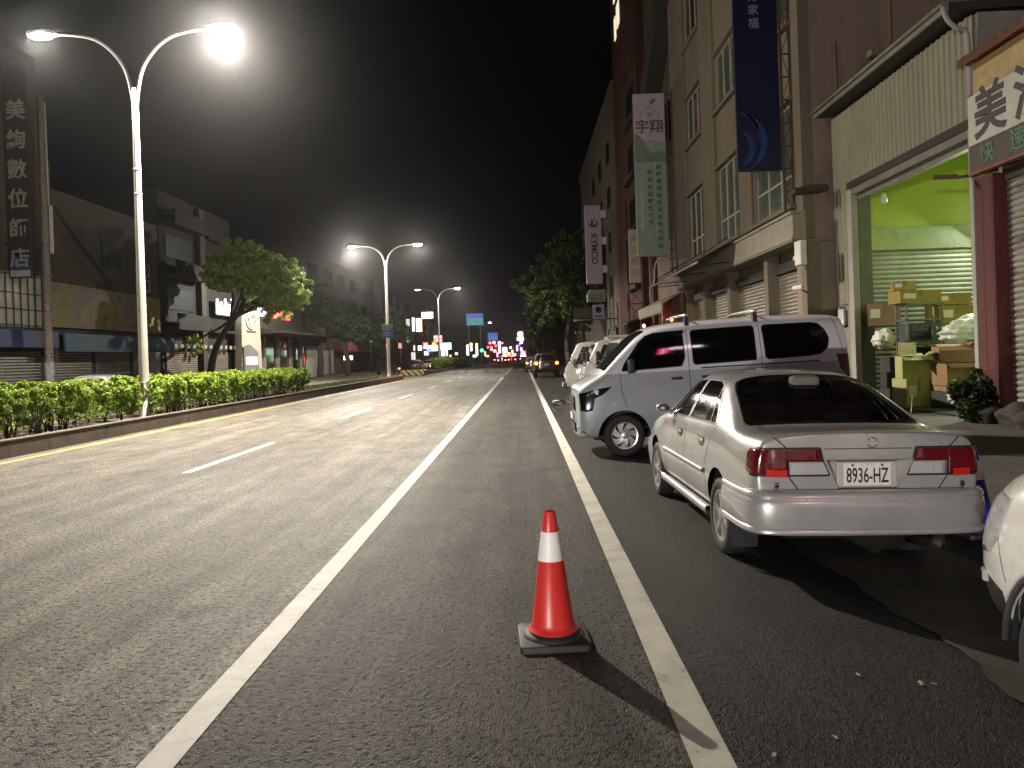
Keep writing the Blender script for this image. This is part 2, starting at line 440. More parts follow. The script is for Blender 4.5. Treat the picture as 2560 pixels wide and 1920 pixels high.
def leaves(name, pts, nrm_bias, size, mat, parent=None, jitter=0.5, aspect=0.55):
    """many small leaf quads; pts (n,3), nrm_bias (n,3) outward direction"""
    n = len(pts)
    nr = nrm_bias + rng.normal(0, jitter + .45, (n, 3)); nr /= np.linalg.norm(nr, axis=1)[:, None] + 1e-9
    t = rng.normal(0, 1, (n, 3)); t -= nr * (t * nr).sum(1)[:, None]; t /= np.linalg.norm(t, axis=1)[:, None] + 1e-9
    b = np.cross(nr, t)
    sz = size * rng.uniform(0.6, 1.35, n)[:, None]
    l = t * sz; w = b * sz * aspect
    fold = nr * sz * 0.18
    V = np.stack([pts - l, pts + w * .9 + fold, pts + l * 1.05, pts - w * .9 + fold], 1).reshape(-1, 3)
    me = bpy.data.meshes.new(name)
    me.vertices.add(4 * n); me.vertices.foreach_set('co', V.astype(np.float32).ravel())
    me.loops.add(4 * n); me.loops.foreach_set('vertex_index', np.arange(4 * n, dtype=np.int32))
    me.polygons.add(n); me.polygons.foreach_set('loop_start', np.arange(0, 4 * n, 4, dtype=np.int32))
    me.update(); me.validate()
    return link(name, me, mat, parent)

# ------------------------------------------------------------------ light levels
LP_R, LP_L, LP_2, LP_B = 28000, 3200, 5500, 3000
SPILL, HEADL, BEACON = .13, 4300, 180
GARAGE, SKY, GLOW_HAZE, ANISO, EXPO = 380, .15, 0.0005, 0.94, 0.0

# ------------------------------------------------------------------ vehicles
def hull(stations, levels=3, crease=None):
    """closed body from half cross-sections [(y, [(x,z)...bottom centre to top centre])], smoothed by subdivision"""
    bm = bmesh.new(); rings = []
    for y, pr in stations:
        rt = [bm.verts.new((x, y, z)) for x, z in pr]
        lf = [rt[0]] + [bm.verts.new((-x, y, z)) for x, z in pr[1:-1]] + [rt[-1]]
        rings.append((rt, lf))
    for (ra, la), (rb, lb) in zip(rings, rings[1:]):
        for k in range(len(ra) - 1):
            bm.faces.new((ra[k], rb[k], rb[k + 1], ra[k + 1]))
            bm.faces.new((la[k + 1], lb[k + 1], lb[k], la[k]))
    for rt, lf in (rings[0], rings[-1]):
        n = len(rt)
        for k in range(n - 1):
            vs = []
            for v in (rt[k], rt[k + 1], lf[k + 1], lf[k]):
                if v not in vs: vs.append(v)
            if len(vs) > 2: bm.faces.new(vs)
    bmesh.ops.recalc_face_normals(bm, faces=bm.faces[:])
    if crease:
        cl = bm.edges.layers.float.new('crease_edge')
        for e in bm.edges:
            c = crease((e.verts[0].co + e.verts[1].co) / 2, e)
            if c: e[cl] = c
    me = bpy.data.meshes.new('h'); bm.to_mesh(me); bm.free()
    ob = bpy.data.objects.new('h', me); COL.objects.link(ob)
    md = ob.modifiers.new('s', 'SUBSURF'); md.levels = levels
    dg = bpy.context.evaluated_depsgraph_get(); dg.update()
    m2 = bpy.data.meshes.new_from_object(ob.evaluated_get(dg))
    bpy.data.objects.remove(ob)
    bm = bmesh.new(); bm.from_mesh(m2); bpy.data.meshes.remove(m2)
    cl = bm.edges.layers.float.get('crease_edge')
    for f in bm.faces: f.smooth = True
    bm.normal_update()
    return bm
def pip(poly, u, v):
    ins = False; n = len(poly); j = n - 1
    for i in range(n):
        (x1, y1), (x2, y2) = poly[i], poly[j]
        if (y1 > v) != (y2 > v) and u < (x2 - x1) * (v - y1) / (y2 - y1) + x1: ins = not ins
        j = i
    return ins
def carve(bm, axis, poly, filt):
    """score the polygon's outline into the faces that pass filt and return the faces inside it"""
    iu, iv = {'x': (1, 2), 'y': (0, 2), 'z': (0, 1)}[axis]; ia = 'xyz'.index(axis)
    us = [p[0] for p in poly]; vs = [p[1] for p in poly]
    bb = (min(us) - .002, max(us) + .002, min(vs) - .002, max(vs) + .002)
    def near(f):
        if not filt(f): return False
        fu = [v.co[iu] for v in f.verts]; fv = [v.co[iv] for v in f.verts]
        return not (max(fu) < bb[0] or min(fu) > bb[1] or max(fv) < bb[2] or min(fv) > bb[3])
    n = len(poly)
    for i in range(n):
        (u1, v1), (u2, v2) = poly[i], poly[(i + 1) % n]
        eb = (min(u1, u2) - .03, max(u1, u2) + .03, min(v1, v2) - .03, max(v1, v2) + .03)
        fs = []
        for f in bm.faces:
            if not near(f): continue
            fu = [v.co[iu] for v in f.verts]; fv = [v.co[iv] for v in f.verts]
            if max(fu) < eb[0] or min(fu) > eb[1] or max(fv) < eb[2] or min(fv) > eb[3]: continue
            fs.append(f)
        if not fs: continue
        co = [0, 0, 0]; no = [0, 0, 0]; co[iu] = u1; co[iv] = v1
        no[iu] = v2 - v1; no[iv] = -(u2 - u1)
        if Vector(no).length < 1e-7: continue
        g = set(fs)
        for f in fs: g.update(f.edges); g.update(f.verts)
        bmesh.ops.bisect_plane(bm, geom=list(g), dist=1e-5, plane_co=co, plane_no=no)
    out = []
    for f in bm.faces:
        if near(f):
            c = f.calc_center_median()
            if pip(poly, c[iu], c[iv]): out.append(f)
    return out
def strip(pts, w):
    """polygon of a thin band along a 2-D polyline, as a list of quads"""
    q = []
    for (a, b), (c, d) in zip(pts, pts[1:]):
        L = math.hypot(c - a, d - b); nx, ny = -(d - b) / L * w / 2, (c - a) / L * w / 2
        q.append([(a + nx, b + ny), (c + nx, d + ny), (c - nx, d - ny), (a - nx, b - ny)])
    return q
def split(bm, faces, off=0.0, thick=0.0):
    """move faces out of bm into a mesh of their own, pushed out along the normals"""
    faces = [f for f in faces if f.is_valid]
    vm = {}; nb = bmesh.new(); nm = {}
    for f in faces:
        for v in f.verts:
            nm[v] = nm.get(v, Vector()) + f.normal * f.calc_area()
    for v, n in nm.items():
        n.normalize(); vm[v] = nb.verts.new(v.co + n * off)
    for f in faces:
        g = nb.faces.new([vm[v] for v in f.verts]); g.smooth = True
    if thick:
        be = [e for e in nb.edges if len(e.link_faces) == 1]
        inv = {vm[v]: v for v in vm}
        low = {}
        for e in be:
            for v in e.verts:
                if v not in low: low[v] = nb.verts.new(inv[v].co - nm[inv[v]] * thick)
        for e in be:
            f0 = e.link_faces[0]; a, b = e.verts
            for l in f0.loops:
                if l.edge == e: a, b = l.vert, l.link_loop_next.vert
            nb.faces.new((b, a, low[a], low[b]))
    bmesh.ops.delete(bm, geom=faces, context='FACES')
    me = bpy.data.meshes.new('p'); nb.to_mesh(me); nb.free()
    return me
def circle(cx, cy, r, n=28, a0=0.0): return [(cx + r * math.cos(a0 + 2 * PI * i / n), cy + r * math.sin(a0 + 2 * PI * i / n)) for i in range(n)]
side = lambda s: (lambda f: f.normal.x * s > 0.25 and f.calc_center_median().x * s > 0.3)
def body_mesh(bm, name, mats, root):
    me = bpy.data.meshes.new(name); bm.to_mesh(me); bm.free()
    o = link(name, me, mats, root)
    me.set_sharp_from_angle(angle=R(38))
    return o
def wheel(root, x, y, r, w, rim_r, s, rimmat, style='five', turn=0.0):
    """tyre with a moulded rim; s is the outer side (-1 left)"""
    t = MB()
    h = w / 2
    t.lathe([(rim_r, -h * .8), (rim_r + .02, -h), (r - .03, -h), (r - .006, -h * .82), (r, -h * .5), (r - .004, -h * .45), (r - .004, -h * .4), (r, -h * .35), (r, h * .35), (r - .004, h * .4), (r - .004, h * .45), (r, h * .5), (r - .006, h * .82), (r - .03, h), (rim_r + .02, h), (rim_r, h * .8)], axis='x', seg=48, cap=False)
    o = t.build('wheel', MATS['rubber'], root, smooth=50)
    o.location = (x, y, r); o.rotation_euler = (turn, 0, 0)
    m = MB(); f = s * h * .72
    m.lathe([(rim_r - .012, f - s * .10), (rim_r - .012, f), (rim_r + .006, f + s * .012), (rim_r + .004, f + s * .016), (rim_r - .016, f + s * .01)], axis='x', seg=40, cap=False)
    if style == 'five':
        for k in range(6):
            a = 2 * PI * k / 6; ca, sa = math.cos(a), math.sin(a); ta = (-sa, ca)
            def P(rr, tt, d): return (f + d, rr * ca + tt * ta[0], rr * sa + tt * ta[1])
            q = [P(.03, -.022, s * .006), P(.03, .022, s * .006), P(rim_r * .55, .022, s * .003), P(rim_r - .01, .036, s * .006), P(rim_r - .01, -.036, s * .006), P(rim_r * .55, -.022, s * .003)]
            q2 = [(p[0] - s * .03, p[1], p[2]) for p in q]
            vs = [m.bm.verts.new(p) for p in q]; v2 = [m.bm.verts.new(p) for p in q2]
            m.bm.faces.new(vs)
            for i in range(6): m.bm.faces.new((vs[i], vs[(i + 1) % 6], v2[(i + 1) % 6], v2[i]))
    else:
        for k in range(7):
            a = 2 * PI * k / 7
            pts = []
            for i in range(5):
                rr = .045 + (rim_r - .05) * i / 4; aa = a + .5 * (i / 4) ** 1.3
                w2 = .028 + .034 * i / 4
                da = w2 / rr
                pts.append(((f + s * (.012 - .012 * i / 4), rr * math.cos(aa - da), rr * math.sin(aa - da)), (f + s * .002, rr * math.cos(aa + da * .8), rr * math.sin(aa + da * .8))))
            m.sheet([[p[0] for p in pts], [p[1] for p in pts]], smooth=False)
            m.sheet([[p[1] for p in pts], [(p[1][0] - s * .03, p[1][1], p[1][2]) for p in pts]], smooth=False)
            m.sheet([[p[0] for p in pts], [(p[0][0] - s * .03, p[0][1], p[0][2]) for p in pts]], smooth=False)
    m.lathe([(.052, f - s * .01), (.05, f + s * .012), (.03, f + s * .02), (.0, f + s * .021)], axis='x', seg=20)
    m.build('rim', rimmat, o, smooth=40)
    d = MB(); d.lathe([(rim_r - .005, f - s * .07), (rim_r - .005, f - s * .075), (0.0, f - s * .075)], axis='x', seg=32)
    d.build('brake_shadow_disc', MATS['dark_steel'], o).name = 'brake_disc'  # dark steel disc behind the spokes
    return o
def arches(bm, axles, r, zc, liner, root, half):
    for y in axles:
        for s in (-1, 1):
            fs = carve(bm, 'x', circle(y, zc, r), lambda f: f.calc_center_median().x * s > half * .62 and f.normal.z < 0.75)
            bmesh.ops.delete(bm, geom=fs, context='FACES')
            bt = carve(bm, 'z', [(s * half * .55, y - r * .9), (s * half * 1.2, y - r * .9), (s * half * 1.2, y + r * .9), (s * half * .55, y + r * .9)], lambda f: f.normal.z < -.4)
            bmesh.ops.delete(bm, geom=bt, context='FACES')
            l = MB()
            rows = []
            for i in range(13):
                a = PI * (i / 12) ; c, sn = math.cos(a), math.sin(a)
                rows.append([(s * half * .99, y + c * (r + .004), zc + sn * (r + .004)), (s * half * .5, y + c * (r + .004), zc + sn * (r + .004))])
            l.sheet(rows)
            l.prism([(y - r, zc - .02), (y + r, zc - .02)] + [(y + r * math.cos(PI * i / 12), zc + r * math.sin(PI * i / 12)) for i in range(1, 12)], 'x', s * half * .5, s * half * .48)
            l.build('wheel_arch_liner', MATS['black_plastic'], root)

def sweep_bar(name, path, prof, mat, root, smooth=40):
    """bumper-like bar: prof points (outward offset, z) carried along a plan path [(x,y)]"""
    pts = [Vector((p[0], p[1])) for p in path]; rows = []
    for i, p in enumerate(pts):
        d = (pts[min(i + 1, len(pts) - 1)] - pts[max(i - 1, 0)]).normalized()
        nrm = Vector((d.y, -d.x))
        rows.append([(p.x + nrm.x * o, p.y + nrm.y * o, z) for o, z in prof])
    m = MB(); m.sheet(rows)
    for r in (rows[0], rows[-1]):
        m.bm.faces.new([m.bm.verts.new(p) for p in r])
    return m.build(name, mat, root, smooth=smooth)
def spline(pts, n=8):
    """Catmull-Rom through 2-D/3-D points"""
    P = [Vector(p) for p in pts]; out = []
    for i in range(len(P) - 1):
        p0, p1, p2, p3 = P[max(i - 1, 0)], P[i], P[i + 1], P[min(i + 2, len(P) - 1)]
        for k in range(n):
            t = k / n
            out.append(0.5 * ((2 * p1) + (p2 - p0) * t + (2 * p0 - 5 * p1 + 4 * p2 - p3) * t * t + (3 * p1 - p0 - 3 * p2 + p3) * t ** 3))
    out.append(P[-1]); return [tuple(p) for p in out]

def car_interior(root, y0, y1, zf, half, seats, name='seat'):
    m = MB(); m.box((-half * .93, y0, zf - .22), (half * .93, y1, zf - .2)); m.build('cabin_floor', MATS['cabin_dark'], root)
    for x, y, w in seats:
        m = MB(); m.box((x - w / 2, y, zf - .1), (x + w / 2, y + .45, zf + .12), .04)
        m.obox((x, y - .02, zf + .38), (w, .13, .62), Matrix.Rotation(R(12), 3, 'X'), .05)
        m.obox((x, y - .1, zf + .80), (min(w, .26), .09, .19), Matrix.Rotation(R(10), 3, 'X'), .04)
        if w > 1: m.obox((x - .36, y - .1, zf + .74), (.25, .09, .14), Matrix.Rotation(R(10), 3, 'X'), .04); m.obox((x + .36, y - .1, zf + .74), (.25, .09, .14), Matrix.Rotation(R(10), 3, 'X'), .04)
        m.build(name, MATS['seat_cloth'], root)

# ---------------------------------------------------------------- the silver sedan
def make_sedan():
    root = thing('parked_sedan', 'silver four door sedan seen from behind, parked right of the white edge line', 'car')
    S = []
    def st(y, *p): S.append((y, [(0, p[0][1])] + list(p)))
    #        bottom       sill         rub          shoulder     belt         deck edge    roof edge     roof        centre
    st(0.075, (.52, .34), (.66, .40), (.735, .56), (.75, .74), (.73, .87), (.67, .935), (.46, .965), (.24, .975), (0, .978))
    st(0.10, (.58, .31), (.73, .38), (.79, .55), (.80, .75), (.77, .90), (.70, .96), (.48, .985), (.25, .993), (0, .996))
    st(0.19, (.63, .28), (.79, .36), (.83, .54), (.825, .76), (.785, .91), (.71, .966), (.50, .984), (.25, .99), (0, .992))
    st(0.42, (.68, .25), (.81, .33), (.845, .53), (.84, .76), (.80, .915), (.73, .965), (.54, .98), (.27, .986), (0, .988))
    st(0.62, (.70, .22), (.815, .31), (.845, .53), (.84, .77), (.805, .925), (.76, .968), (.65, .982), (.32, .988), (0, .99))
    st(0.72, (.70, .21), (.815, .30), (.845, .53), (.84, .78), (.808, .93), (.755, .995), (.675, 1.025), (.34, 1.035), (0, 1.038))
    st(1.00, (.70, .20), (.815, .29), (.845, .53), (.838, .78), (.808, .935), (.725, 1.09), (.645, 1.17), (.33, 1.19), (0, 1.195))
    st(1.30, (.70, .19), (.815, .28), (.845, .53), (.836, .78), (.806, .935), (.70, 1.12), (.605, 1.305), (.32, 1.345), (0, 1.352))
    st(1.48, (.70, .19), (.815, .28), (.845, .53), (.835, .78), (.805, .93), (.69, 1.12), (.58, 1.335), (.31, 1.372), (0, 1.38))
    st(2.00, (.70, .19), (.815, .28), (.845, .53), (.835, .78), (.805, .925), (.69, 1.12), (.562, 1.352), (.31, 1.388), (0, 1.395))
    st(2.36, (.70, .19), (.815, .28), (.845, .53), (.834, .78), (.803, .92), (.69, 1.11), (.566, 1.335), (.31, 1.372), (0, 1.38))
    st(2.60, (.70, .19), (.815, .28), (.845, .53), (.834, .77), (.80, .915), (.70, 1.07), (.59, 1.245), (.31, 1.285), (0, 1.293))
    st(3.02, (.70, .19), (.815, .28), (.845, .53), (.832, .75), (.795, .90), (.73, .96), (.66, 1.005), (.33, 1.04), (0, 1.048))
    st(3.16, (.70, .19), (.812, .29), (.843, .53), (.828, .74), (.785, .875), (.72, .925), (.62, .945), (.33, .965), (0, .972))
    st(3.70, (.68, .20), (.80, .30), (.835, .52), (.815, .70), (.76, .815), (.68, .86), (.56, .88), (.30, .895), (0, .90))
    st(4.12, (.60, .22), (.74, .30), (.785, .48), (.77, .62), (.71, .71), (.62, .75), (.5, .77), (.27, .785), (0, .79))
    st(4.28, (.45, .28), (.62, .33), (.67, .45), (.65, .56), (.6, .64), (.53, .67), (.42, .685), (.22, .69), (0, .695))
    bm = hull(S, 3)
    silver = MATS['silver_paint']
    GAP = .012
    arches(bm, (.92, 3.455), .335, .30, None, root, .80)
    rear = lambda f: f.normal.y < -.3 and f.calc_center_median().y < .35
    rearside = lambda f: f.calc_center_median().y < .5 and abs(f.normal.z) < .8
    # rear window, windscreen
    up = lambda f: f.normal.z > .2 and f.calc_center_median().z > .955
    rw = [(-.64, .625), (.64, .625), (.675, .67), (.585, 1.20), (.545, 1.315), (.45, 1.335), (-.45, 1.335), (-.545, 1.315), (-.585, 1.20), (-.675, .67)]
    g = carve(bm, 'z', rw, up)
    glassm = MATS['car_glass']
    wm = split(bm, g, -.004); o = link('rear_window', wm, glassm, root)
    ws = [(-.64, 2.99), (-.53, 2.47), (-.42, 2.44), (.42, 2.44), (.53, 2.47), (.64, 2.99)]
    g = carve(bm, 'z', ws, up); link('windscreen', split(bm, g, -.004), glassm, root)
    # rear window rubber
    fr = [carve(bm, 'z', q, up) for q in strip(rw + rw[:1], .022)]
    for fs in fr:
        for f in fs:
            if f.is_valid: f.material_index = 1
    for s in (-1, 1):
        glsd = lambda f: f.normal.x * s > .25 and f.calc_center_median().z > .9
        dr = [(1.30, .965), (2.00, .952), (2.00, 1.285), (1.62, 1.287), (1.46, 1.255)]
        df = [(2.07, .951), (2.86, .94), (2.90, .955), (2.52, 1.20), (2.40, 1.272), (2.07, 1.287)]
        qw = [(1.12, .985), (1.16, .968), (1.28, .966), (1.43, 1.235), (1.38, 1.21)]
        for nm, poly in (('side_window', dr), ('side_window', df), ('quarter_window', qw)):
            g = carve(bm, 'x', poly, glsd); link(nm, split(bm, g, -.006), glassm, root)
        # dark frame round the side glass, door and panel gaps
        frame = [(1.09, .96), (2.88, .93), (2.93, .95), (2.54, 1.215), (2.41, 1.29), (1.62, 1.305), (1.43, 1.27), (1.08, .99), (1.09, .96)]
        bands = []
        for q in strip([(2.035, .94), (2.035, 1.30)], .058): bands += [q]
        for q in strip([(1.29, .96), (1.45, 1.255)], .02): bands += [q]
        for q in strip(frame, .018): bands += [q]
        for q in bands:
            for f in carve(bm, 'x', q, glsd): f.material_index = 1
        gaps = [[(2.035, .94), (2.035, .27)], [(1.16, .955), (1.18, .80), (1.30, .62), (1.31, .27)], [(2.92, .92), (2.95, .70), (2.95, .27)]]
        for gp in gaps:
            for q in strip(gp, GAP):
                for f in carve(bm, 'x', q, side(s)): f.material_index = 1
        for q in strip([(1.31, .27), (2.95, .27)], .01):
            for f in carve(bm, 'x', q, side(s)): f.material_index = 1
    # tail lights wrap round the corners: upper red band, lower red corner and clear inner half
    for s in (-1, 1):
        zt, zm, zb, xi = .874, .790, .703, .33
        flt = lambda f: rear(f) and f.calc_center_median().x * s > .2
        wrap = lambda f: f.normal.x * s > .3 and f.calc_center_median().y < .42 and f.calc_center_median().x * s > .5
        P = lambda *a: [(x * s, z) for x, z in a]
        for q in strip(P((.92, zt + .007), (xi + .010, zt + .007), (xi - .012, zm), (xi - .054, zb - .007), (.92, zb - .007)), .013) + strip(P((.57, zt), (.5625, zb)), .012):
            for f in carve(bm, 'y', q, lambda f: f.normal.y < -.2 and f.calc_center_median().y < .3 and f.calc_center_median().x * s > .2): f.material_index = 1
        inner_top = carve(bm, 'y', P((xi + .015, zt), (.565, zt), (.565, zm), (xi - .005, zm)), flt)
        inner_low = carve(bm, 'y', P((xi - .012, zm - .006), (.56, zm - .006), (.555, zb), (xi - .045, zb)), flt)
        outer = carve(bm, 'y', P((.575, zt), (.9, zt), (.9, zb), (.57, zb)), flt)
        o2 = carve(bm, 'x', [(-.02, zt), (.205, zt - .004), (.235, zt - .04), (.215, zb + .02), (.16, zb), (-.02, zb)], wrap)
        outer = [f for f in set(outer) | set(o2) if f.is_valid]
        inner_top = [f for f in inner_top if f.is_valid and f not in outer]; inner_low = [f for f in inner_low if f.is_valid and f not in outer]
        housing = thing('tail_light', None, None); housing.parent = root
        link('red_lens', split(bm, outer, .008, .012), MATS['red_lens'], housing)
        link('red_lens', split(bm, inner_top, .008, .012), MATS['red_lens'], housing)
        link('clear_lens', split(bm, inner_low, .007, .012), MATS['clear_lens'], housing)
        m = MB(); m.obox((s * .655, .062, .715), (.14, .004, .05), Matrix.Rotation(s * .25, 3, 'Z'), .002); m.build('reflector', MATS['reflector_red'], housing)
        m = MB(); m.lathe([(.022, 0), (.026, -.012), (.012, -.004), (0, -.012)], axis='y', seg=16); o = m.build('bulb', MATS['chrome'], housing); o.location = (s * .44, .083, .735)
        m = MB(); m.lathe([(.016, 0), (.02, -.006), (.012, -.008), (0, -.007)], axis='y', seg=16); o = m.build('lid_lock', MATS['chrome'], root); o.location = (s * .66, .068, .632)
    # boot lid gaps
    for s in (-1, 1):
        for q in strip([(s * .66, .955), (s * .575, .88), (s * .565, .69), (s * .50, .60), (s * .47, .575)], .009):
            for f in carve(bm, 'y', q, lambda f: f.normal.y < -.15 and f.calc_center_median().y < .4): f.material_index = 1
        for q in strip([(s * .64, .16), (s * .60, .66)], .008):
            for f in carve(bm, 'z', q, lambda f: f.normal.z > .5 and f.calc_center_median().z > .9): f.material_index = 1
    for q in strip([(-.31, .875), (.31, .875)], .006):
        for f in carve(bm, 'y', q, rear): f.material_index = 1
    # recess for the number plate
    rec = [(-.295, .80), (.315, .80), (.225, .60), (.20, .588), (-.19, .588), (-.21, .60)]
    fs = carve(bm, 'y', rec, rear); bmesh.ops.delete(bm, geom=[f for f in fs if f.is_valid], context='FACES')
    body_mesh(bm, 'body', [silver, MATS['black_trim']], root)
    m = MB()
    inner = [(-.25, .785), (.27, .785), (.205, .61), (-.185, .61)]
    oy, iy = .083, .118
    ring_o = [(-.297, .802), (.317, .802), (.222, .592), (.198, .586), (-.19, .586), (-.212, .592)]
    ring_i = [(-.255, .785), (.272, .785), (.212, .608), (.19, .602), (-.178, .602), (-.198, .608)]
    vo = [m.bm.verts.new((x, oy + (.012 if z < .7 else 0.0) - .02, z)) for x, z in ring_o]
    vi = [m.bm.verts.new((x, iy, z)) for x, z in ring_i]
    for i in range(6): m.bm.faces.new((vo[i], vo[(i + 1) % 6], vi[(i + 1) % 6], vi[i]))
    m.bm.faces.new(vi[::-1])
    m.build('plate_recess', MATS['silver_plain'], root)
    fr_ = MB(); fr_.box((-.215, .098, .612), (.215, .106, .785), .01); fr_.build('plate_frame', MATS['plate_holder'], root)
    pl = MB(); pl.box((-.168, .090, .622), (.168, .0975, .776), .002)
    plate = pl.build('number_plate', MATS['plate_white'], root)
    text('plate_number', '8936-HZ', .142, (0, .0892, .687), MATS['plate_ink'], plate, sx=.575, bold=.0016, spacing=1.0, depth=.002)
    mm = MB()
    for x in (-.105, .105): mm.lathe([(.009, 0), (.009, -.006), (0, -.007)], (x, .090, .762), seg=10, axis='y')
    mm.build('plate_bolt', MATS['rust_steel'], plate)
    cc = text('plate_caption', '台灣省', .022, (0, .0892, .763), MATS['plate_faint'], plate, spacing=2.2, depth=.001)
    # round badge on the boot lid
    b = MB()
    ring = [(.037 * math.cos(a), .034 * math.sin(a)) for a in [2 * PI * i / 28 for i in range(28)]]
    b.tube([(x, 0, z) for x, z in ring + ring[:1]], .0045, 6); b.box((-.046, -.004, -.0085), (.046, .004, .0085), .002)
    o = b.build('badge', MATS['chrome'], root); o.location = (.03, .074, .915)
    # rear bumper, front bumper
    half = [(.845, .66), (.846, .45), (.842, .27), (.815, .12), (.74, .045), (.58, .012), (.30, .0), (0, -.004)]
    path = [(-x, y) for x, y in half] + [(x, y) for x, y in half[::-1][1:]]
    path = spline(path, 4)
    prof = [(-.04, .605), (.005, .60), (.022, .585), (.028, .562), (.02, .555), (.022, .545), (.03, .535), (.034, .50), (.034, .43), (.026, .375), (.02, .355), (.03, .345), (.032, .325), (.022, .312), (-.05, .30), (-.12, .298)]
    sweep_bar('rear_bumper', path, prof, silver, root)
    fh = [(.79, 3.95), (.775, 4.08), (.72, 4.24), (.45, 4.33), (0, 4.36)]
    fp = spline([(x, y) for x, y in fh] + [(-x, y) for x, y in fh[::-1][1:]], 4)
    sweep_bar('front_bumper', fp, [(-.03, .55), (.01, .54), (.02, .48), (.018, .36), (0, .24), (-.05, .22)], silver, root)
    for s in (-1, 1):
        # rubbing strip, sill skirt, handles, mirrors
        m = MB()
        rows = [[(s * .842, y, .575), (s * .858, y, .57), (s * .858, y, .535), (s * .842, y, .53)] for y in (1.33, 2.02)]
        m.sheet(rows); rows = [[(s * .842, y, .575), (s * .858, y, .57), (s * .858, y, .535), (s * .842, y, .53)] for y in (2.05, 2.93)]
        m.sheet(rows); m.build('rubbing_strip', silver, root)
        m = MB(); m.sheet([[(s * .80, y, .27), (s * .838, y, .265), (s * .846, y, .225), (s * .82, y, .185), (s * .70, y, .18)] for y in (1.27, 3.11)]); m.build('sill', silver, root)
        for y in (1.44, 2.24):
            m = MB(); m.box((s * .832, y - .085, .79), (s * .853, y + .085, .825), .01); m.box((s * .832, y - .09, .755), (s * .842, y + .04, .83), .006)
            m.build('door_handle', silver, root)
        m = MB()
        m.lathe([(.0, -.09), (.045, -.085), (.072, -.05), (.078, .0), (.07, .035), (.0, .04)], seg=16, axis='y')
        for v in m.bm.verts: v.co = Vector((v.co.x * 1.25, -v.co.y * .8, v.co.z * .85))
        m.tube([(-s * .02, 0, -.02), (-s * .13, .02, -.06)], .028, 8)
        o = m.build('wing_mirror', silver, root, smooth=50); o.location = (s * .895, 2.72, .985); o.scale = (.8, .8, .8)
        g = MB(); g.lathe([(.062, 0), (.0, -.004)], axis='y', seg=16)
        for v in g.bm.verts: v.co.x *= 1.25; v.co.z *= .85
        g2 = g.build('mirror_glass', MATS['mirror_glass'], o); g2.location = (0, -.036, 0)
        # mud flaps behind the rear wheels
        m = MB(); m.sheet([[(s * .60, .60, .36), (s * .83, .60, .36)], [(s * .61, .585, .24), (s * .835, .585, .24)], [(s * .63, .56, .10), (s * .825, .56, .10)]]); m.build('mud_flap', MATS['black_plastic'], root)
        wheel(root, s * .735, .92, .292, .18, .195, s, MATS['alloy_dull'], 'five', .3)
        wheel(root, s * .735, 3.455, .292, .18, .195, s, MATS['alloy_dull'], 'five', .1)
    m = MB(); m.lathe([(.035, .30), (.036, .02), (.04, .0), (.034, .0), (.03, .06), (.0, .06)], seg=18, axis='y')
    o = m.build('exhaust_pipe', MATS['dark_steel'], root); o.location = (.47, .05, .235); o.rotation_euler = (R(-6), 0, R(8))
    m = MB(); m.box((-.55, .25, .22), (.62, .8, .30), .05); m.box((.2, .35, .18), (.55, .7, .26), .04); m.build('underbody_tank', MATS['black_plastic'], root)
    m = MB(); m.tube([(.66, .74, .95), (.668, .70, 1.20)], [.006, .003], 6); m.build('aerial', MATS['dull_steel'], root)
    # cabin
    car_interior(root, .75, 3.0, .45, .82, [(0, 1.30, 1.25), (-.36, 2.10, .5), (.36, 2.10, .5)])
    m = MB(); m.box((-.66, .68, .945), (.66, 1.30, .955)); m.box((-.62, 2.82, .80), (.62, 3.05, .93), .03); m.build('parcel_shelf', MATS['cabin_dark'], root)
    m = MB(); m.obox((.17, 1.02, 1.03), (.24, .11, .09), .15, .015); bx = m.build('tissue_box', MATS['cyan_card'], None)
    m = MB(); m.obox((-.02, .88, .995), (.34, .17, .07), .05, .03); cu = m.build('shelf_cushion', MATS['rose_cloth'], None)
    for c in root.children:
        if not c.name.startswith(('wheel.', 'wheel')) or c.name.startswith('wheel_arch'): c.location.z += .03
    return root, bx, cu

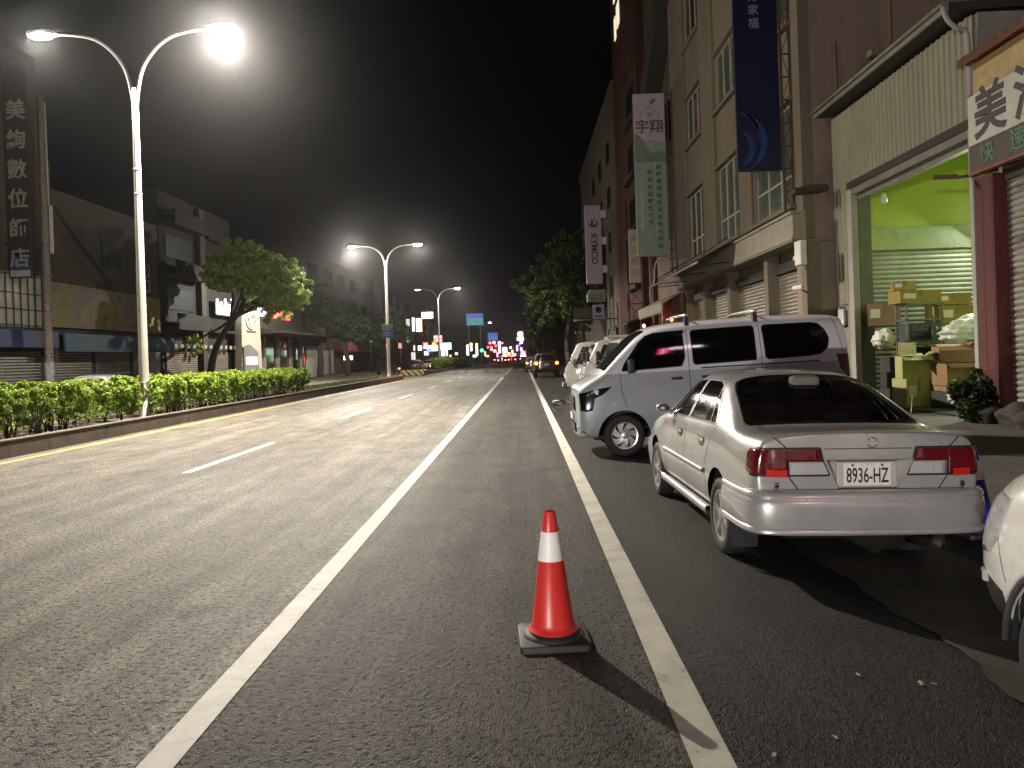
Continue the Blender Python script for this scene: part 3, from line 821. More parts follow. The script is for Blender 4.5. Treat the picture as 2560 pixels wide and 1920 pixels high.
# ---------------------------------------------------------------- the two-tone van (nose at high y)
def make_van():
    root = thing('parked_van', 'pale blue and white van parked nose towards the road, roof bars on top', 'van')
    S = []
    def st(y, *p): S.append((y, [(0, p[0][1])] + list(p)))
    H = .80
    #  bottom, sill, mid, shoulder, belt, glass mid, roof edge, roof, centre
    st(0.02, (.60, .36), (.72, .42), (.75, .70), (.75, 1.0), (.735, 1.25), (.69, 1.60), (.58, 1.80), (.30, 1.84), (0, 1.845))
    st(0.06, (.64, .32), (.765, .38), (.79, .70), (.79, 1.0), (.775, 1.25), (.725, 1.62), (.63, 1.84), (.33, 1.885), (0, 1.89))
    st(0.30, (.68, .28), (.79, .34), (.815, .70), (.812, 1.0), (.795, 1.25), (.745, 1.65), (.66, 1.88), (.34, 1.925), (0, 1.932))
    st(1.00, (.70, .26), (.80, .32), (.82, .70), (.818, 1.0), (.80, 1.25), (.75, 1.66), (.67, 1.90), (.35, 1.945), (0, 1.955))
    st(2.00, (.70, .26), (.80, .32), (.82, .70), (.818, 1.0), (.80, 1.25), (.75, 1.66), (.67, 1.895), (.35, 1.94), (0, 1.95))
    st(2.70, (.70, .26), (.80, .32), (.82, .70), (.818, 1.0), (.80, 1.25), (.75, 1.65), (.67, 1.865), (.35, 1.91), (0, 1.92))
    st(2.98, (.70, .26), (.80, .32), (.82, .70), (.817, 1.0), (.798, 1.24), (.745, 1.62), (.675, 1.80), (.36, 1.845), (0, 1.855))
    st(3.18, (.70, .26), (.80, .32), (.82, .70), (.816, 1.0), (.795, 1.23), (.745, 1.52), (.69, 1.665), (.38, 1.72), (0, 1.732))
    st(3.56, (.70, .26), (.80, .32), (.82, .70), (.812, .98), (.785, 1.16), (.75, 1.235), (.70, 1.30), (.40, 1.345), (0, 1.36))
    st(3.64, (.69, .26), (.80, .32), (.82, .70), (.81, .97), (.78, 1.13), (.74, 1.185), (.68, 1.22), (.40, 1.245), (0, 1.255))
    st(3.82, (.66, .26), (.785, .32), (.81, .68), (.79, .92), (.755, 1.06), (.70, 1.11), (.62, 1.135), (.36, 1.16), (0, 1.17))
    st(3.97, (.58, .28), (.735, .33), (.775, .62), (.76, .86), (.72, .98), (.66, 1.03), (.57, 1.055), (.32, 1.08), (0, 1.09))
    st(4.03, (.50, .32), (.64, .37), (.68, .60), (.67, .82), (.63, .93), (.58, .97), (.48, .99), (.26, 1.01), (0, 1.015))
    bm = hull(S, 3)
    arches(bm, (.72, 3.36), .375, .30, None, root, .80)
    up = lambda f: f.normal.y > .15 and f.normal.z > .1 and f.calc_center_median().z > 1.2 and f.calc_center_median().y > 2.5
    gm = MATS['van_glass']
    ws = [(-.70, 1.26), (-.62, 1.62), (-.56, 1.80), (-.40, 1.83), (.40, 1.83), (.56, 1.80), (.62, 1.62), (.70, 1.26), (.36, 1.285), (-.36, 1.285)]
    ws = [(x, z) for x, z in ws]
    g = carve(bm, 'y', ws, up); link('windscreen', split(bm, g, -.003), MATS['dark_glass'], root)
    bk = lambda f: f.normal.y < -.3 and f.calc_center_median().z > 1.1
    g = carve(bm, 'y', [(-.6, 1.30), (.6, 1.30), (.54, 1.68), (-.54, 1.68)], bk); link('rear_window', split(bm, g, -.003), gm, root)
    for s in (-1, 1):
        gs = lambda f: f.normal.x * s > .3 and f.calc_center_median().z > 1.05
        w1 = [(2.48, 1.275), (3.34, 1.25), (3.32, 1.30), (3.06, 1.62), (2.97, 1.71), (2.86, 1.745), (2.46, 1.765), (2.44, 1.75), (2.43, 1.40)]
        w2 = [(1.40, 1.30), (2.28, 1.285), (2.30, 1.31), (2.31, 1.75), (2.28, 1.775), (1.42, 1.79), (1.40, 1.77)]
        w3 = [(.36, 1.42), (.46, 1.335), (.62, 1.315), (1.22, 1.30), (1.25, 1.33), (1.27, 1.765), (1.24, 1.79), (.56, 1.785), (.46, 1.765), (.38, 1.68), (.33, 1.55)]
        for nm, poly in (('door_window', w1), ('side_window', w2), ('side_window', w3)):
            g = carve(bm, 'x', poly, gs); link(nm, split(bm, g, -.004), gm, root)
            for q in strip(poly + poly[:1], .028):
                for f in carve(bm, 'x', q, gs):
                    if f.is_valid: f.material_index = 2
        gaps = [[(3.38, 1.22), (3.36, .9), (3.30, .72)], [(2.375, 1.80), (2.375, .33)], [(1.32, 1.82), (1.32, .33)], [(3.235, .9), (3.236, .91)], [(1.32, 1.0), (.25, 1.02)], [(.22, 1.86), (.12, 1.30)]]
        for gp in gaps[:3] + gaps[5:]:
            for q in strip(gp, .009):
                for f in carve(bm, 'x', q, side(s)): f.material_index = 2
        # headlamp wraps the front corner
        hl = lambda f: f.calc_center_median().y > 3.5 and (f.normal.x * s > .12 or f.normal.y > .3) and f.calc_center_median().x * s > .15 and f.normal.z < .85
        poly = [(3.50, 1.03), (3.64, .92), (3.76, .87), (3.80, .70), (3.88, .68), (3.97, .70), (3.98, .955), (3.88, .965), (3.76, 1.0)]
        g = carve(bm, 'x', poly, lambda f: hl(f) and f.calc_center_median().x * s > .42)
        house = thing('headlight', None, None); house.parent = root
        bz = link('bezel', split(bm, g, .004, .01), MATS['black_gloss'], house)
        for (c, w, h, rz) in (((s * .735, 3.90, .80), .09, .20, .55), ((s * .775, 3.73, .94), .085, .13, .2)):
            m = MB(); m.obox(c, (.05, w, h), Matrix.Rotation(s * rz, 3, 'Z') , .02); m.build('lamp_cell', MATS['clear_lens'], house)
        # rear lamp
        rl = lambda f: f.calc_center_median().y < .5 and f.calc_center_median().x * s > .5
        g = carve(bm, 'x', [(-.02, 1.30), (.24, 1.31), (.19, 1.10), (.10, .98), (.06, .80), (-.02, .80)], lambda f: rl(f) and f.normal.x * s > .3)
        g2 = carve(bm, 'y', [(s * .6, 1.29), (s * .9, 1.30), (s * .9, .80), (s * .66, .80)], lambda f: rl(f) and f.normal.y < -.3)
        link('tail_light', split(bm, [f for f in set(g) | set(g2) if f.is_valid], .008, .012), MATS['red_lens'], root)
    # upper body white, lower body pale blue
    for f in list(bm.faces): pass
    gsel = [f for f in bm.faces]
    geom = gsel + bm.edges[:] + bm.verts[:]
    zl = 1.205
    bmesh.ops.bisect_plane(bm, geom=geom, dist=1e-5, plane_co=(0, 0, zl), plane_no=(0, 0, 1))
    for f in bm.faces:
        c = f.calc_center_median()
        if f.material_index == 0 and c.z > zl: f.material_index = 1
    body_mesh(bm, 'body', [MATS['van_blue'], MATS['van_white'], MATS['black_trim']], root)
    # grille and lower bumper
    m = MB()
    m.box((-.42, 3.99, .68), (.42, 4.045, .90), .02); m.box((-.40, 3.985, .36), (.40, 4.05, .50), .02); m.build('grille', MATS['black_gloss'], root)
    m = MB()
    for z in (.72, .78, .84): m.box((-.40, 4.045, z - .008), (.40, 4.055, z + .008), .003)
    m.build('grille_bar', MATS['chrome'], root)
    pl = MB(); pl.box((-.17, 4.055, .54), (.17, 4.062, .64), .002); pl.build('number_plate', MATS['plate_white'], root)
    for s in (-1, 1):
        m = MB(); m.obox((s * .64, 3.985, .46), (.20, .03, .07), Matrix.Rotation(-s * .35, 3, 'Z'), .012); m.build('fog_lamp', MATS['clear_lens'], root)
        m = MB(); m.tube(spline([(s * .60, 4.0, .44), (s * .70, 3.95, .40), (s * .735, 3.90, .33)], 4), .02, 8); m.build('bumper_trim', MATS['chrome'], root)
        m = MB(); m.obox((s * .905, 3.22, 1.31), (.11, .10, .20), 0.0, .035); m.tube([(s * .78, 3.24, 1.22), (s * .89, 3.23, 1.27)], .025, 8)
        mr = m.build('wing_mirror', MATS['black_plastic'], root)
        for y in (2.56, 2.12):
            m = MB(); m.box((s * .805, y - .085, 1.075), (s * .832, y + .085, 1.115), .012); m.build('door_handle', MATS['black_plastic'], root)
        m = MB(); m.box((s * .78, .50, 1.215), (s * .808, 2.2, 1.235), .004); m.build('door_rail', MATS['black_trim'], root)
        # smoked wind deflector over the door glass
        m = MB(); pts = [(3.32, 1.34), (3.08, 1.65), (2.98, 1.74), (2.86, 1.775), (2.42, 1.795)]
        m.sheet([[(s * (.80 - (z - 1.25) * .17), y, z) for y, z in pts], [(s * (.835 - (z - 1.25) * .17), y - .01, z - .05) for y, z in pts]]); m.build('rain_visor', MATS['black_gloss'], root)
        m = MB(); m.box((s * .80, 1.1, .30), (s * .825, 2.95, .36), .01); m.build('sill', MATS['van_blue'], root)
        wheel(root, s * .715, .72, .305, .17, .195, s, MATS['alloy_bright'], 'swirl', .2)
        wheel(root, s * .715, 3.36, .305, .17, .195, s, MATS['alloy_bright'], 'swirl', .9)
        m = MB(); m.sheet([[(s * .62, 2.98, .38), (s * .80, 2.98, .38)], [(s * .63, 2.955, .12), (s * .79, 2.955, .12)]]); m.build('mud_flap', MATS['black_plastic'], root)
    # two roof bars on feet
    for y in (2.35, 1.35):
        m = MB(); m.tube([(-.74, y, 2.005), (-.4, y, 2.02), (.4, y, 2.02), (.74, y, 2.005)], .018, 8)
        bar = m.build('roof_bar', MATS['alloy_bright'], root)
        m = MB()
        for s in (-1, 1): m.prism([(s * .61, 1.88), (s * .70, 1.85), (s * .68, 1.995), (s * .63, 1.995)], 'y', y - .03, y + .03)
        m.build('bar_foot', MATS['black_plastic'], bar)
    m = MB(); m.box((-.6, .3, .24), (.6, 3.8, .32), .03); m.build('underbody', MATS['black_plastic'], root)
    car_interior(root, .3, 3.3, .62, .78, [(-.38, 2.5, .5), (.38, 2.5, .5), (0, 1.45, 1.2), (0, .6, 1.2)])
    m = MB(); m.box((-.72, 3.1, .85), (.72, 3.35, 1.14), .04)
    m.lathe([(.17, 0), (.185, .012), (.17, .024), (.155, .012), (.17, 0)], (-.38, 3.02, 1.16), seg=24, axis='y'); m.build('dashboard', MATS['cabin_dark'], root)
    return root

# ---------------------------------------------------------------- white car cut off by the right edge
def make_white_car():
    root = thing('parked_hatchback', 'white car with dark lower cladding, parked behind the silver sedan', 'car')
    S = []
    def st(y, *p): S.append((y, [(x, z + .38 * max(0, z - .66)) for x, z in [(0, p[0][1])] + list(p)]))
    st(0.02, (.55, .36), (.70, .42), (.74, .65), (.74, .88), (.70, 1.05), (.63, 1.25), (.55, 1.45), (.28, 1.50), (0, 1.505))
    st(0.20, (.64, .28), (.79, .36), (.83, .64), (.825, .88), (.79, 1.03), (.70, 1.30), (.60, 1.53), (.30, 1.58), (0, 1.59))
    st(1.00, (.68, .24), (.81, .32), (.85, .62), (.845, .86), (.81, 1.0), (.71, 1.30), (.60, 1.57), (.31, 1.62), (0, 1.63))
    st(2.00, (.68, .24), (.81, .32), (.85, .62), (.845, .86), (.81, .99), (.71, 1.28), (.60, 1.55), (.31, 1.60), (0, 1.61))
    st(2.45, (.68, .24), (.81, .32), (.85, .62), (.84, .85), (.80, .98), (.72, 1.22), (.63, 1.42), (.33, 1.47), (0, 1.48))
    st(3.00, (.68, .24), (.81, .32), (.85, .62), (.835, .84), (.79, .97), (.73, 1.03), (.66, 1.06), (.34, 1.10), (0, 1.11))
    st(3.15, (.67, .24), (.81, .32), (.85, .62), (.83, .83), (.78, .95), (.72, .99), (.62, 1.01), (.33, 1.03), (0, 1.04))
    st(3.65, (.64, .26), (.79, .33), (.835, .60), (.80, .80), (.735, .90), (.66, .935), (.56, .955), (.30, .97), (0, .975))
    st(3.92, (.54, .28), (.70, .34), (.755, .56), (.715, .74), (.65, .82), (.58, .85), (.48, .87), (.27, .885), (0, .89))
    st(4.02, (.42, .34), (.56, .38), (.61, .54), (.58, .68), (.53, .75), (.47, .77), (.4, .78), (.22, .79), (0, .795))
    bm = hull(S, 3)
    arches(bm, (.75, 3.17), .36, .32, None, root, .83)
    gm = MATS['dark_glass']
    up = lambda f: f.normal.z > .2 and f.calc_center_median().z > 1.0
    g = carve(bm, 'z', [(-.62, 2.93), (-.52, 2.36), (.52, 2.36), (.62, 2.93)], lambda f: f.normal.z > .2 and f.calc_center_median().z > 1.12); link('windscreen', split(bm, g, -.004), gm, root)
    for s in (-1, 1):
        gs = lambda f: f.normal.x * s > .25 and f.calc_center_median().z > .95
        for poly in ([(.5, 1.22), (1.45, 1.19), (1.45, 1.72), (.8, 1.73)], [(1.52, 1.19), (2.72, 1.16), (2.25, 1.62), (1.52, 1.72)]):
            g = carve(bm, 'x', poly, gs); link('side_window', split(bm, g, -.004), gm, root)
        hl = lambda f: f.calc_center_median().y > 3.2 and f.calc_center_median().x * s > .35 and f.normal.z < .9
        g = carve(bm, 'x', [(3.60, .90), (3.66, .72), (3.74, .64), (4.2, .60), (4.2, .84), (3.9, .87), (3.75, .91)], hl)
        hd = link('headlight', split(bm, g, .006, .012), MATS['clear_lens'], root)
        m = MB(); m.obox((s * .715, 3.78, .77), (.04, .16, .09), Matrix.Rotation(s * .45, 3, 'Z'), .02); m.build('reflector', MATS['chrome'], hd)
        for q in strip([(3.58, .55), (3.66, .73)], .008) + strip([(2.83, .95), (2.83, .35)], .008):
            for f in carve(bm, 'x', q, side(s)): f.material_index = 1
        # dark lower part of the front bumper
        g = carve(bm, 'x', [(3.58, .20), (3.62, .50), (3.85, .56), (4.2, .52), (4.2, .20)], lambda f: f.calc_center_median().y > 3.4 and f.calc_center_median().x * s > .02)
        for f in g: f.material_index = 1
        m = MB(); m.obox((s * .755, 3.82, .52), (.04, .10, .05), Matrix.Rotation(s * .45, 3, 'Z'), .012); m.build('side_lamp', MATS['clear_lens'], root)
        m = MB()
        for i in range(15):
            pass
        arc = [(s * .836, 3.17 + .362 * math.cos(PI * i / 16), .32 + .362 * math.sin(PI * i / 16)) for i in range(17)]
        m.sheet([arc, [(s * .846, 3.17 + .39 * math.cos(PI * i / 16), .32 + .39 * math.sin(PI * i / 16)) for i in range(17)], [(s * .80, 3.17 + .41 * math.cos(PI * i / 16), .32 + .41 * math.sin(PI * i / 16)) for i in range(17)]])
        m.build('wheel_arch_trim', MATS['black_plastic'], root)
        m = MB(); m.box((s * .80, 1.15, .28), (s * .86, 2.78, .36), .015); m.build('sill_trim', MATS['black_plastic'], root)
        m = MB(); m.box((s * .835, 1.7, .84), (s * .865, 1.88, .87), .01); m.build('door_handle', MATS['white_paint_car'], root)
        m = MB(); m.obox((s * .95, 2.62, 1.22), (.2, .10, .13), 0.0, .04); m.tube([(s * .78, 2.62, 1.14), (s * .9, 2.62, 1.17)], .02, 8); m.build('wing_mirror', MATS['white_paint_car'], root)
        wheel(root, s * .745, .75, .315, .19, .205, s, MATS['alloy_dull'], 'five', .2)
        wheel(root, s * .745, 3.17, .315, .19, .205, s, MATS['alloy_dull'], 'five', .5)
    body_mesh(bm, 'body', [MATS['white_paint_car'], MATS['black_plastic']], root)
    m = MB(); m.box((-.45, 3.99, .50), (.45, 4.03, .66), .02); m.build('grille', MATS['black_gloss'], root)
    car_interior(root, .4, 2.9, .5, .8, [(0, 1.0, 1.2), (-.36, 1.9, .5), (.36, 1.9, .5)])
    return root

# ---------------------------------------------------------------- simpler cars for the distance
def make_far_suv(label, col, lights='orange', kind='suv'):
    """rear of a parked off-road car with lamps on"""
    root = thing('parked_suv' if kind == 'suv' else 'parked_car', label, 'car')
    S = []
    def st(y, *p): S.append((y, [(0, p[0][1])] + list(p)))
    st(0.0, (.60, .45), (.78, .50), (.82, .75), (.81, 1.0), (.78, 1.15), (.72, 1.45), (.62, 1.66), (.3, 1.70), (0, 1.705))
    st(.12, (.66, .38), (.84, .44), (.88, .74), (.87, 1.0), (.83, 1.15), (.76, 1.48), (.66, 1.74), (.33, 1.79), (0, 1.80))
    st(2.2, (.68, .36), (.84, .42), (.88, .74), (.87, 1.0), (.83, 1.13), (.76, 1.46), (.66, 1.74), (.33, 1.79), (0, 1.80))
    st(2.9, (.68, .36), (.84, .42), (.88, .74), (.86, .95), (.82, 1.08), (.77, 1.14), (.68, 1.17), (.34, 1.20), (0, 1.21))
    st(4.0, (.62, .38), (.78, .44), (.82, .70), (.79, .88), (.74, .98), (.66, 1.02), (.56, 1.04), (.3, 1.06), (0, 1.07))
    st(4.2, (.5, .45), (.62, .5), (.66, .68), (.64, .8), (.6, .88), (.54, .9), (.44, .92), (.24, .93), (0, .935))
    bm = hull(S, 2)
    arches(bm, (.8, 3.3), .42, .36, None, root, .85)
    bk = lambda f: f.normal.y < -.25 and f.calc_center_median().y < .4
    g = carve(bm, 'y', [(-.62, 1.18), (.62, 1.18), (.55, 1.56), (-.55, 1.56)], bk); link('rear_window', split(bm, g, -.004), MATS['dark_glass'], root)
    for s in (-1, 1):
        g = carve(bm, 'x', [(.35, 1.18), (2.5, 1.16), (2.2, 1.58), (.45, 1.58)], lambda f: f.normal.x * s > .3 and f.calc_center_median().z > 1.1); link('side_window', split(bm, g, -.004), MATS['dark_glass'], root)
        tl = MB(); tl.box((s * .62, -.035, .86), (s * .80, .02, 1.10), .02); t = tl.build('tail_light', MATS['red_lens'], root)
        if lights:
            l = MB(); l.lathe([(.105, 0), (.10, -.012), (0, -.02)], (s * .71, -.035, 1.0), seg=16, axis='y'); l.build('lit_lamp', MATS['lamp_' + lights], t)
        wheel(root, s * .78, .8, .36, .22, .22, s, MATS['alloy_dull'], 'five'); wheel(root, s * .78, 3.3, .36, .22, .22, s, MATS['alloy_dull'], 'five')
    body_mesh(bm, 'body', [col], root)
    m = MB(); m.box((-.82, -.10, .46), (.82, .04, .64), .03); m.build('rear_bumper', MATS['black_plastic'], root)
    m = MB(); m.box((-.17, -.05, .82), (.17, -.02, .97), .004); m.build('number_plate', MATS['plate_white'], root)
    m = MB(); m.box((-.6, .5, 1.80), (-.56, 2.0, 1.85)); m.box((.56, .5, 1.80), (.6, 2.0, 1.85)); m.build('roof_rail', MATS['black_plastic'], root)
    return root
def make_truck(label, boxcol, box=True, name='light_truck', canvas=None, H=2.35, L=3.0):
    """small forward-control truck, nose at -y (cab towards the road after turning)"""
    root = thing(name, label, 'truck')
    m = MB(); m.box((-.62, .2, .50), (.62, L + 1.35, .62), .02); m.build('chassis', MATS['black_plastic'], root)
    m = MB()
    prof = [(0.02, .42), (0.0, .95), (.06, 1.12), (.42, 1.86), (.60, 1.92), (1.28, 1.94), (1.34, 1.88), (1.36, .42)]
    m.prism(prof, 'x', -.78, .78)
    es = [e for e in m.bm.edges]
    bmesh.ops.bevel(m.bm, geom=es, offset=.05, segments=3, affect='EDGES', profile=.5)
    cab = m.build('cab', boxcol, root, smooth=50)
    m = MB(); m.prism([(.085, 1.15), (.395, 1.79), (.375, 1.80), (.06, 1.155)], 'x', -.66, .66); m.build('windscreen', MATS['dark_glass'], root)
    for s in (-1, 1):
        m = MB(); m.prism([(.35, 1.2), (1.12, 1.18), (1.16, 1.75), (.60, 1.78)], 'x', s * .783, s * .79); m.build('door_window', MATS['dark_glass'], root)
        m = MB(); m.obox((s * .93, .12, 1.45), (.05, .12, .28), 0, .03); m.tube([(s * .78, .2, 1.3), (s * .93, .12, 1.34)], .012, 6); m.build('wing_mirror', MATS['black_plastic'], root)
        m = MB(); m.box((s * .50, -.02, .72), (s * .74, .04, .88), .02); m.build('headlight', MATS['clear_lens'], root)
        wheel(root, s * .66, .62, .30, .18, .19, s, MATS['dull_steel_rim'], 'five'); wheel(root, s * .66, L + .55, .30, .18, .19, s, MATS['dull_steel_rim'], 'five')
    m = MB(); m.box((-.79, -.08, .40), (.79, .05, .58), .03); m.build('bumper', MATS['black_plastic'], root)
    pl = MB(); pl.box((-.17, -.095, .43), (.17, -.082, .55), .002); pl.build('number_plate', MATS['plate_white'], root)
    m = MB()
    if box:
        m.box((-.86, 1.46, .66), (.86, 1.46 + L, H), .03)
        b = m.build('cargo_box', boxcol, root)
        m = MB()
        for x in (-.862, .862):
            for k in range(9): y = 1.6 + k * (L - .3) / 8; m.box((x - .006, y, .72), (x + .006, y + .03, H - .06))
        for s in (-1, 1): m.box((s * .85 - .03, 1.44, H - .06), (s * .85 + .03, 1.48 + L, H + .02))
        m.build('cargo_box_rib', boxcol, b)
    else:
        m.box((-.82, 1.46, .66), (.82, 1.46 + L, .72)); 
        for s in (-1, 1): m.box((s * .82 - .02, 1.46, .72), (s * .82 + .02, 1.46 + L, 1.08), .008)
        m.build('load_bed', boxcol, root)
        rows = []
        for y in np.linspace(1.46, 1.46 + L, 8):
            w = .03 * math.sin(y * 9)
            rows.append([(.82 * math.cos(a) * (1 + .1 * abs(math.sin(2 * a))), y, 1.06 + (H - 1.06) * (max(0, math.sin(a)) ** .55) + w * math.sin(a)) for a in [PI * k / 14 for k in range(15)]])
        m = MB(); m.sheet(rows)
        for r in (rows[0], rows[-1]): m.bm.faces.new([m.bm.verts.new(p) for p in r])
        m.build('canvas_cover', canvas, root)
    return root
def make_scooter(label, col):
    root = thing('scooter', label, 'scooter')
    for y in (0, 1.25):
        m = MB(); m.lathe([(.13, -.04), (.20, -.05), (.24, -.03), (.24, .03), (.20, .05), (.13, .04), (.13, -.04)], (0, y, .24), seg=20, axis='x'); w = m.build('wheel', MATS['rubber'], root)
        m = MB(); m.lathe([(.13, -.02), (.13, .02), (0, .02)], (0, y, .24), seg=14, axis='x'); m.build('rim', MATS['dull_steel_rim'], w)
    m = MB(); m.prism([(-.28, .55), (-.22, .42), (.15, .30), (.62, .28), (.9, .32), (1.05, .9), (.98, .95), (.80, .42), (.55, .40), (.48, .66), (-.2, .74)], 'x', -.14, .14)
    bmesh.ops.bevel(m.bm, geom=m.bm.edges[:], offset=.03, segments=2, affect='EDGES'); m.build('fairing', col, root)
    m = MB(); m.box((-.12, -.22, .72), (.12, .5, .82), .04); m.build('seat', MATS['black_plastic'], root)
    m = MB(); m.tube([(0, 1.22, .28), (0, .98, 1.0)], .03, 8); m.tube([(-.32, .9, 1.04), (0, .98, 1.02), (.32, .9, 1.04)], .014, 8); m.build('handlebar', MATS['dull_steel'], root)
    m = MB(); m.lathe([(.07, 0), (.06, -.02), (0, -.02)], (0, -.26, .62), seg=12, axis='y'); m.build('tail_light', MATS['lamp_red'], root)
    return root

# ------------------------------------------------------------------ material set
rubber = surf('rubber', (0.018, 0.018, 0.018), 0.75, var=.3, scale=8)
surf('black_plastic', (0.016, 0.016, 0.017), 0.55, var=.3, scale=6)
surf('black_trim', (0.012, 0.012, 0.012), 0.5, var=.2)
surf('black_gloss', (0.01, 0.01, 0.011), 0.12, var=.2, bump=0)
surf('dark_steel', (0.025, 0.025, 0.025), 0.6, metal=.3)
surf('dull_steel', (0.32, 0.31, 0.30), 0.4, metal=.9)
surf('dull_steel_rim', (0.28, 0.28, 0.27), 0.45, metal=.6)
surf('rust_steel', (0.16, 0.09, 0.05), 0.8)
surf('chrome', (0.75, 0.75, 0.76), 0.12, metal=1, var=.05, bump=0)
surf('mirror_glass', (0.55, 0.55, 0.55), 0.35, metal=.7, var=.05, bump=0)
surf('alloy_dull', (0.40, 0.385, 0.35), 0.40, metal=.5, var=.3, scale=9)
surf('alloy_bright', (0.62, 0.61, 0.62), 0.3, metal=.75, var=.1)
surf('plate_holder', (0.46, 0.40, 0.39), .45, var=.1)
paint('silver_paint', (0.51, 0.505, 0.50), metal=.45, rough=.30, dust=.16)
surf('silver_plain', (0.44, 0.43, 0.41), .42, metal=.35, var=.1, bump=0)
paint('van_blue', (0.33, 0.365, 0.39), metal=.1, rough=.35, dust=.1)
paint('van_white', (0.66, 0.64, 0.69), metal=.05, rough=.32, dust=.08)
paint('white_paint_car', (0.78, 0.76, 0.72), metal=0, rough=.25, dust=.06)
paint('dark_paint', (0.05, 0.035, 0.03), metal=.3, rough=.3)
paint('grey_paint', (0.22, 0.21, 0.19), metal=.2, rough=.4)
paint('cream_paint', (0.20, 0.19, 0.165), metal=0, rough=.4, dust=.2)
paint('red_paint', (0.35, 0.03, 0.03), metal=0, rough=.3)
glass('car_glass', (0.66, 0.68, 0.66), .03, .6)
glass('van_glass', (0.10, 0.105, 0.12), .03, .25)
surf('dark_glass', (0.012, 0.014, 0.014), 0.06, var=.3, bump=0, spec=.8)
lens('red_lens', (0.11, 0.005, 0.008)); lens('clear_lens', (0.42, 0.41, 0.41), .1); lens('reflector_red', (0.55, 0.02, 0.02))
surf('plate_white', (0.74, 0.72, 0.68), 0.45, var=.08, scale=20); surf('plate_ink', (0.02, 0.018, 0.02), 0.5); surf('plate_faint', (0.45, 0.43, 0.41), 0.5)
surf('cabin_dark', (0.02, 0.02, 0.02), 0.85); surf('seat_cloth', (0.16, 0.155, 0.14), 0.9, var=.3)
surf('cyan_card', (0.10, 0.42, 0.48), 0.7); surf('rose_cloth', (0.28, 0.13, 0.12), 0.9)
emit('lamp_orange', (1.0, 0.22, 0.015), 16); emit('lamp_red', (1.0, 0.05, 0.04), 90)
surf('galvanised', (0.50, 0.48, 0.44), 0.45, metal=.25, var=.15, scale=2.5, bump=.05)
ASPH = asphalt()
WHITE = roadpaint('white_line_paint', (0.56, 0.54, 0.47), .75); YEL = roadpaint('yellow_line_paint', (0.60, 0.40, 0.08), .6)
conc = surf('concrete', (0.085, 0.078, 0.068), 0.85, var=.35, scale=1.6, bump=.4, dirt=(0.06, 0.055, 0.05))
conc_dark = surf('gutter_concrete', (0.062, 0.055, 0.046), 0.85, var=.55, scale=1.5, bump=.45, dirt=(0.035, 0.032, 0.028))
kerb_m = surf('kerb_stone', (0.085, 0.065, 0.052), 0.9, var=.4, scale=1.2, bump=.4, dirt=(0.03, 0.028, 0.025))
kerb_red = surf('kerb_brick', (0.16, 0.055, 0.045), 0.9, var=.35, scale=3, bump=.4)
kerb_top = surf('kerb_cap', (0.115, 0.10, 0.078), 0.85, var=.3, scale=2, bump=.3)
soil = surf('soil', (0.055, 0.045, 0.03), 0.95, var=.4, scale=4, bump=.6)
leafA = leafmat('hedge_leaf', (0.27, 0.37, 0.05), (0.17, 0.26, 0.03))
leafB = leafmat('tree_leaf', (0.07, 0.105, 0.022), (0.04, 0.07, 0.014))
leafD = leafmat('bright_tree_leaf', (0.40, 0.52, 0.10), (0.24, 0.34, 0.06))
leafC = leafmat('dark_tree_leaf', (0.05, 0.085, 0.02), (0.026, 0.05, 0.014))
bark = surf('bark', (0.045, 0.036, 0.027), 0.95, var=.4, scale=6, bump=.8)

# ------------------------------------------------------------------ the ground
def sm(a, b, x):
    t = max(0.0, min(1.0, (x - a) / (b - a))); return t * t * (3 - 2 * t)
def gz(x, y):
    near = 1 - sm(7.5, 10.5, y)
    z = 0.0
    if x > 1.15:
        dip = -0.028 * (min(x, 3.0) - 1.15) + sm(3.0, 5.0, x) * 0.14
        ramp = 0.09 * sm(2.2, 4.6, x)
        z = near * dip + (1 - near) * ramp
    return z
xs = [-400, -120, -60, -30, -9.4, -5, 0, 1.0, 1.15] + list(np.linspace(1.4, 6.0, 24)) + [8, 12, 30, 120, 400]
ys = [-120, -40, -10, -2] + list(np.linspace(0, 14, 57)) + [18, 25, 40, 80, 160, 400, 900]
m = MB()
m.sheet([[(x, y, gz(x, y)) for x in xs] for y in ys])
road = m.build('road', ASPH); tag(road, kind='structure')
def flat(name, x0, x1, y0, y1, mat, z=.004, n=1):
    m = MB(); m.sheet([[(x0, y, z), (x1, y, z)] for y in np.linspace(y0, y1, n + 1)], smooth=False)
    return tag(m.build(name, mat), kind='structure')
flat('lane_line', -1.55, -1.40, -12, 57.5, WHITE, n=40)
flat('lane_line', -1.55, -1.40, 66, 100, WHITE, n=6)
flat('edge_line', .585, .745, -12, 400, WHITE, n=60)
flat('centre_line', -9.03, -8.90, -12, 57, YEL, n=30)
for k in range(-2, 14):
    y = 11.16 + k * 9.71
    flat('lane_dash', -5.03, -4.90, y, y + 3.95, WHITE, n=3)
m = MB()
for k in range(9): m.sheet([[(-8.2 + k * 1.1, 84, .004), (-7.7 + k * 1.1, 84, .004)], [(-8.2 + k * 1.1, 87.5, .004), (-7.7 + k * 1.1, 87.5, .004)]], smooth=False)
tag(m.build('zebra_crossing', WHITE), kind='structure')
